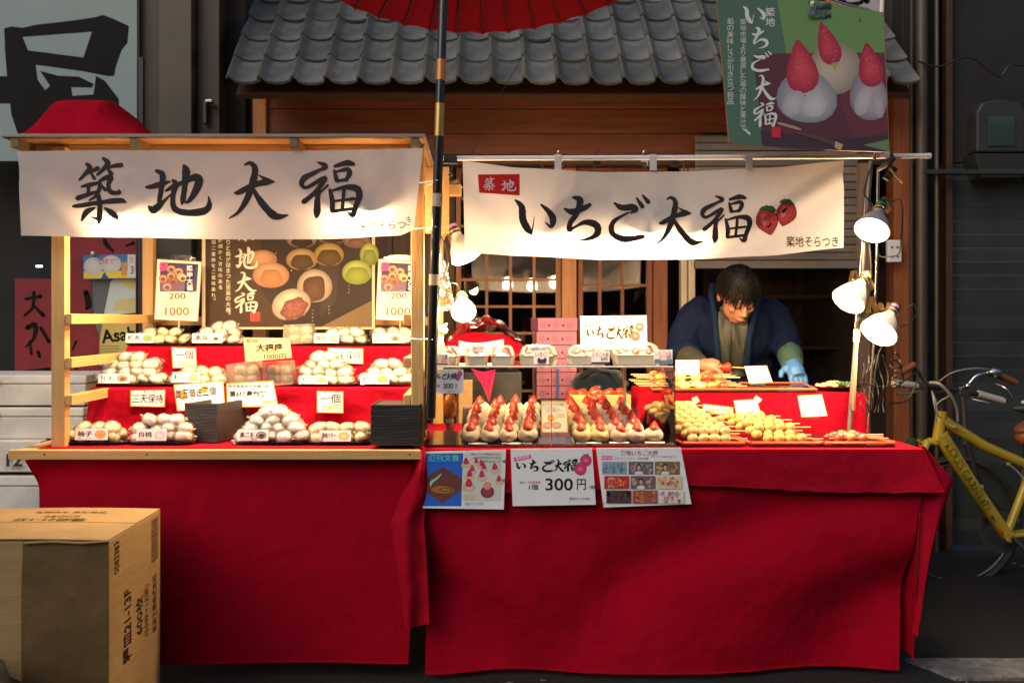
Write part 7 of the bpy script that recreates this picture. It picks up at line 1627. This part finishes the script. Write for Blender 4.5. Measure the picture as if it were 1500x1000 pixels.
# ================================================================ BICYCLES
def bicycle(label, name, YB_, col, main):
    Q = lambda px, py, dy=0: P(px, py, YB_ + dy)
    b = thing(name, label, 'bicycle', Vector((X(1440, YB_), YB_, 0)))
    def tb(nm, pts, r, mt, n=12, parent=None): m = M(); m.tube(pts, r, n); return m.build(nm, MT[mt], parent or b, world=True, smooth=True)
    HTp, HBt, BB, ST = Q(1378, 606), Q(1374, 640), Q(1474, 783, .02), Q(1512, 684, .05)
    RH = Q(1640, 768, .12)
    tb('head_tube', [Q(1380, 602), Q(1373, 645)], .024, col); tb('down_tube', [Q(1377, 636), Q(1424, 710, .01), BB], [.034, .030, .028], col, 14); tb('top_tube', [Q(1382, 616), Q(1440, 652, .03), ST], [.025, .023, .021], col, 14)
    tb('seat_tube', [BB, ST, Q(1520, 650, .05)], .019, col); tb('bottom_bracket', [BB + Vector((0, -.035, 0)), BB + Vector((0, .035, 0))], .026, col)
    for d in (-.05, .05): tb('chain_stay', [BB + Vector((0, d * .5, 0)), RH + Vector((0, d, 0))], .012, col); tb('seat_stay', [ST + Vector((0, d * .5, 0)), RH + Vector((0, d, 0))], .009, col)
    # fork and front wheel turned to the left
    FH = Q(1335, 752, -.02); tb('fork_crown', [Q(1372, 648), Q(1362, 646, 0), Q(1350, 652, 0)], .018, col)
    for d in (-1, 1): tb('fork_blade', [Q(1360, 646) + Vector((-.02, .03 * d, 0)), Q(1344, 662) + Vector((0, .05 * d, 0)), FH + Vector((0, .05 * d, 0))], [.017, .016, .010], col)
    def wheel(c, ang, tyre):
        wh = bpy.data.objects.new('wheel', None)
        T = Matrix.Rotation(ang, 4, 'Z'); m = M(); m.tube([T @ Vector((.315 * math.cos(a * math.pi / 24), 0, .315 * math.sin(a * math.pi / 24))) for a in range(49)], .022, 10, caps=False); w_ = m.build('wheel', MT[tyre], b, smooth=True); w_.location = c - b.location
        m = M(); m.tube([T @ Vector((.292 * math.cos(a * math.pi / 24), 0, .292 * math.sin(a * math.pi / 24))) for a in range(49)], .010, 8, caps=False); m.build('rim', MT['rim_dk'], w_, smooth=True)
        m = M()
        for k in range(28):
            a = k * math.pi / 14; m.tube([T @ Vector((.02 * math.cos(a + .5), .02 * (-1) ** k, .02 * math.sin(a + .5))), T @ Vector((.286 * math.cos(a), 0, .286 * math.sin(a)))], .0011, 4)
        m.tube([T @ Vector((0, -.045, 0)), T @ Vector((0, .045, 0))], .018, 10); m.build('spokes', MT['steel_dk'], w_)
    wheel(FH, R(62), 'tyre_green' if main else 'rubber'); wheel(RH, R(4), 'rubber')
    # crank, chainring, pedals
    m = M(); m.lathe([(.06, 0), (.095, 0), (.095, .004), (.06, .004)], 32, Matrix.Translation(BB + Vector((0, .06, 0))) @ Matrix.Rotation(R(90), 4, 'X')); m.build('chainring', MT['steel_dk'], b, world=True)
    tb('crank_arm', [BB + Vector((0, -.05, 0)), BB + Vector((.11, -.06, -.12))], .010, 'steel_dk'); m = M(); m.cbox(BB + Vector((.11, -.10, -.12)), (.09, .06, .02)); m.build('pedal', MT['blackm'], b, world=True, bevel=.004)
    # stem, bar, grips, levers
    tb('stem', [Q(1380, 602), Q(1378, 585), Q(1374, 572, -.03)], .015, 'blackm'); 
    tb('handlebar', [Q(1312, 563, -.10), Q(1343, 563, -.06), Q(1372, 566, -.04), Q(1405, 572, .0), Q(1432, 577, .02), Q(1474, 586, .04)], .011, 'blackm')
    tb('grip', [Q(1309, 561, -.105), Q(1342, 565, -.06)], [.0165, .016], 'grip'); tb('grip', [Q(1432, 576.5, .02), Q(1470, 587, .04)], [.0165, .016], 'grip')
    tb('brake_lever', [Q(1347, 572, -.08), Q(1330, 576, -.13), Q(1314, 577, -.14)], .005, 'steel'); tb('brake_lever', [Q(1418, 579, -.01), Q(1425, 585, -.05), Q(1448, 590, -.06)], .005, 'steel')
    m = M(); m.cbox(Q(1412, 576, -.02), (.05, .03, .03), (0, .2, 0)); m.cbox(Q(1350, 567, -.06), (.04, .03, .026)); m.build('shifter', MT['blackm'], b, world=True, bevel=.004)
    for pts, r_, mt in (([Q(1362, 560, -.1), Q(1376, 562, -.14), Q(1392, 578, -.12), Q(1401, 596, -.08), Q(1403, 616, -.04)], .0065, 'grey_cable'), ([Q(1365, 572, -.08), Q(1368, 590, -.1), Q(1371, 604, -.08), Q(1378, 612, -.05)], .003, 'grey_cable'), ([Q(1370, 600, -.08), Q(1374, 590, -.12), Q(1386, 582, -.12), Q(1394, 578, -.1)], .003, 'grey_cable'), ([Q(1366, 575, -.09), Q(1372, 596, -.1), Q(1371, 618, -.06)], .003, 'grey_cable'), ([Q(1375, 632, -.05), Q(1382, 640, -.05), Q(1388, 650, -.04)], .003, 'grey_cable'), ([Q(1384, 618, -.04), Q(1398, 626, -.04)], .003, 'grey_cable'), ([Q(1478, 680, .0), Q(1490, 690, .0), Q(1500, 702, .0)], .003, 'grey_cable')):
        tb('cable', [Vector(p) for p in catmull([tuple(p) for p in pts], 5)], r_, mt, 6)
    for px, py in ((1398, 625), (1386, 650), (1477, 679), (1438, 712), (1446, 731)): m = M(); m.cbox(Q(px, py, -.035), (.014, .012, .012)); m.build('cable_stop', MT[col], b, world=True, bevel=.002)
    # saddle
    sdl = Q(1528, 598, .05); m = M(); m.ball(sdl, (.14, .065, .028), 20, 12, lambda p, d: Vector((p.x, p.y * (.45 + .55 * (d.x * .5 + .5)), p.z))); m.build('saddle', MT['blackm'], b, world=True, smooth=True); tb('seat_post', [Q(1520, 650, .05), Q(1526, 604, .05)], .013, 'steel_dk')
    # lettering along the down tube
    t0, t1 = Q(1385, 650), Q(1442, 744, .01); ax = (t1 - t0); L = ax.length; ax.normalize(); nr = Vector((0, -1, 0)); up = nr.cross(ax)
    vs, fs = text_mesh('LOUIS GARNEAU', 0); xa, xb = min(v[0] for v in vs), max(v[0] for v in vs)
    def wrapt(x, y):
        s_ = (x - xa) / (xb - xa) * L; h = (y - .35) * .052; a = h / .031; c = t0 + ax * s_ ; r_ = .0345 - .004 * s_ / L
        return c + up * (math.sin(a) * r_) + nr * (math.cos(a) * r_ + .0008)
    m = M(); m.add([wrapt(x, y) for x, y in vs], fs, (.10, .09, .02)); m.build('lettering', MT['print'], b, world=True)
    for (u, c_) in ((1.32, (.6, .05, .02)), (1.12, (.05, .05, .05))):
        m = M(); q = t0 + ax * L * u + nr * .031; m.cbox(q, (.018, .001, .010), (0, .9, 0), c_); m.build('sticker', MT['print'], b, world=True)
    return b
bicycle('yellow bicycle with green front tyre parked before the grey roller shutter', 'yellow_bicycle', 4.42, 'bike_yellow', True)
# second bicycle behind, dark, brown grips and saddle
b2 = thing('dark_bicycle', 'dark bicycle with brown grips and orange brown saddle behind the yellow one', 'bicycle', P(1420, 800, 4.85)); b2.location.z = 0
Q = lambda px, py, dy=0: P(px, py, 4.85 + dy)
def t2(nm, pts, r, mt, n=10): m = M(); m.tube([Vector(p) for p in catmull([tuple(p) for p in pts], 5)] if len(pts) > 2 else pts, r, n); return m.build(nm, MT[mt], b2, world=True, smooth=True)
t2('handlebar', [Q(1338, 532, -.1), Q(1346, 545, -.08), Q(1358, 562, -.05), Q(1380, 572, 0), Q(1406, 569, 0), Q(1418, 563, 0), Q(1428, 552, 0), Q(1440, 547, .0), Q(1455, 545, .02)], .009, 'steel')
t2('grip', [Q(1318, 547, -.12), Q(1338, 534, -.1)], .016, 'brown_grip'); t2('grip', [Q(1462, 549, .03), Q(1488, 560, .05)], .016, 'brown_grip')
t2('brake_lever', [Q(1458, 562, .0), Q(1472, 568, -.04), Q(1482, 582, -.05)], .006, 'steel'); t2('cable', [Q(1376, 558, -.05), Q(1396, 545, -.08), Q(1430, 539, -.08), Q(1456, 543, -.05)], .003, 'grey_cable')
m = M(); m.ball(Q(1456, 545, .0), (.035, .03, .026), 14, 10); m.build('bell', MT['steel'], b2, world=True, smooth=True); m = M(); m.ball(Q(1417, 565, -.03), (.016, .016, .016), 10, 8); m.build('bar_clamp', MT['steel'], b2, world=True, smooth=True)
m = M(); m.ball(Q(1515, 622, .05), (.10, .07, .035), 18, 10, lambda p, d: Vector((p.x, p.y, p.z - .03 * abs(d.x)))); m.ball(Q(1505, 640, .05), (.06, .06, .05), 14, 8); m.build('saddle', MT['brown_grip'], b2, world=True, smooth=True)
t2('stem', [Q(1408, 572), Q(1412, 600), Q(1414, 650)], .014, 'steel_dk'); t2('frame_tube', [Q(1414, 640), Q(1440, 720), Q(1490, 770)], .016, 'blackm'); t2('frame_tube', [Q(1505, 650, .05), Q(1495, 720, .05), Q(1490, 770)], .015, 'blackm')
for c in (Q(1400, 765), Q(1640, 765, .1)):
    m = M(); m.tube([Vector((.31 * math.cos(a * math.pi / 20), .02 * math.cos(a * math.pi / 20), .31 * math.sin(a * math.pi / 20))) for a in range(41)], .02, 8, caps=False); o = m.build('wheel', MT['rubber'], b2, smooth=True); o.location = c - b2.location
    m = M(); m.tube([Vector((.285 * math.cos(a * math.pi / 20), .02 * math.cos(a * math.pi / 20), .285 * math.sin(a * math.pi / 20))) for a in range(41)], .008, 6, caps=False); m.build('rim', MT['steel_dk'], o, smooth=True)
m = M(); m.cbox((0, 0, 0), (.07, .03, .016)); o = m.build('basket_handle', MT['white_pl'], None, bevel=.006); o.location = P(1508, 588, 4.7); o.rotation_euler = (0, R(-8), 0); tag(o, 'pale handle end cut by the right edge of the picture', 'handle')
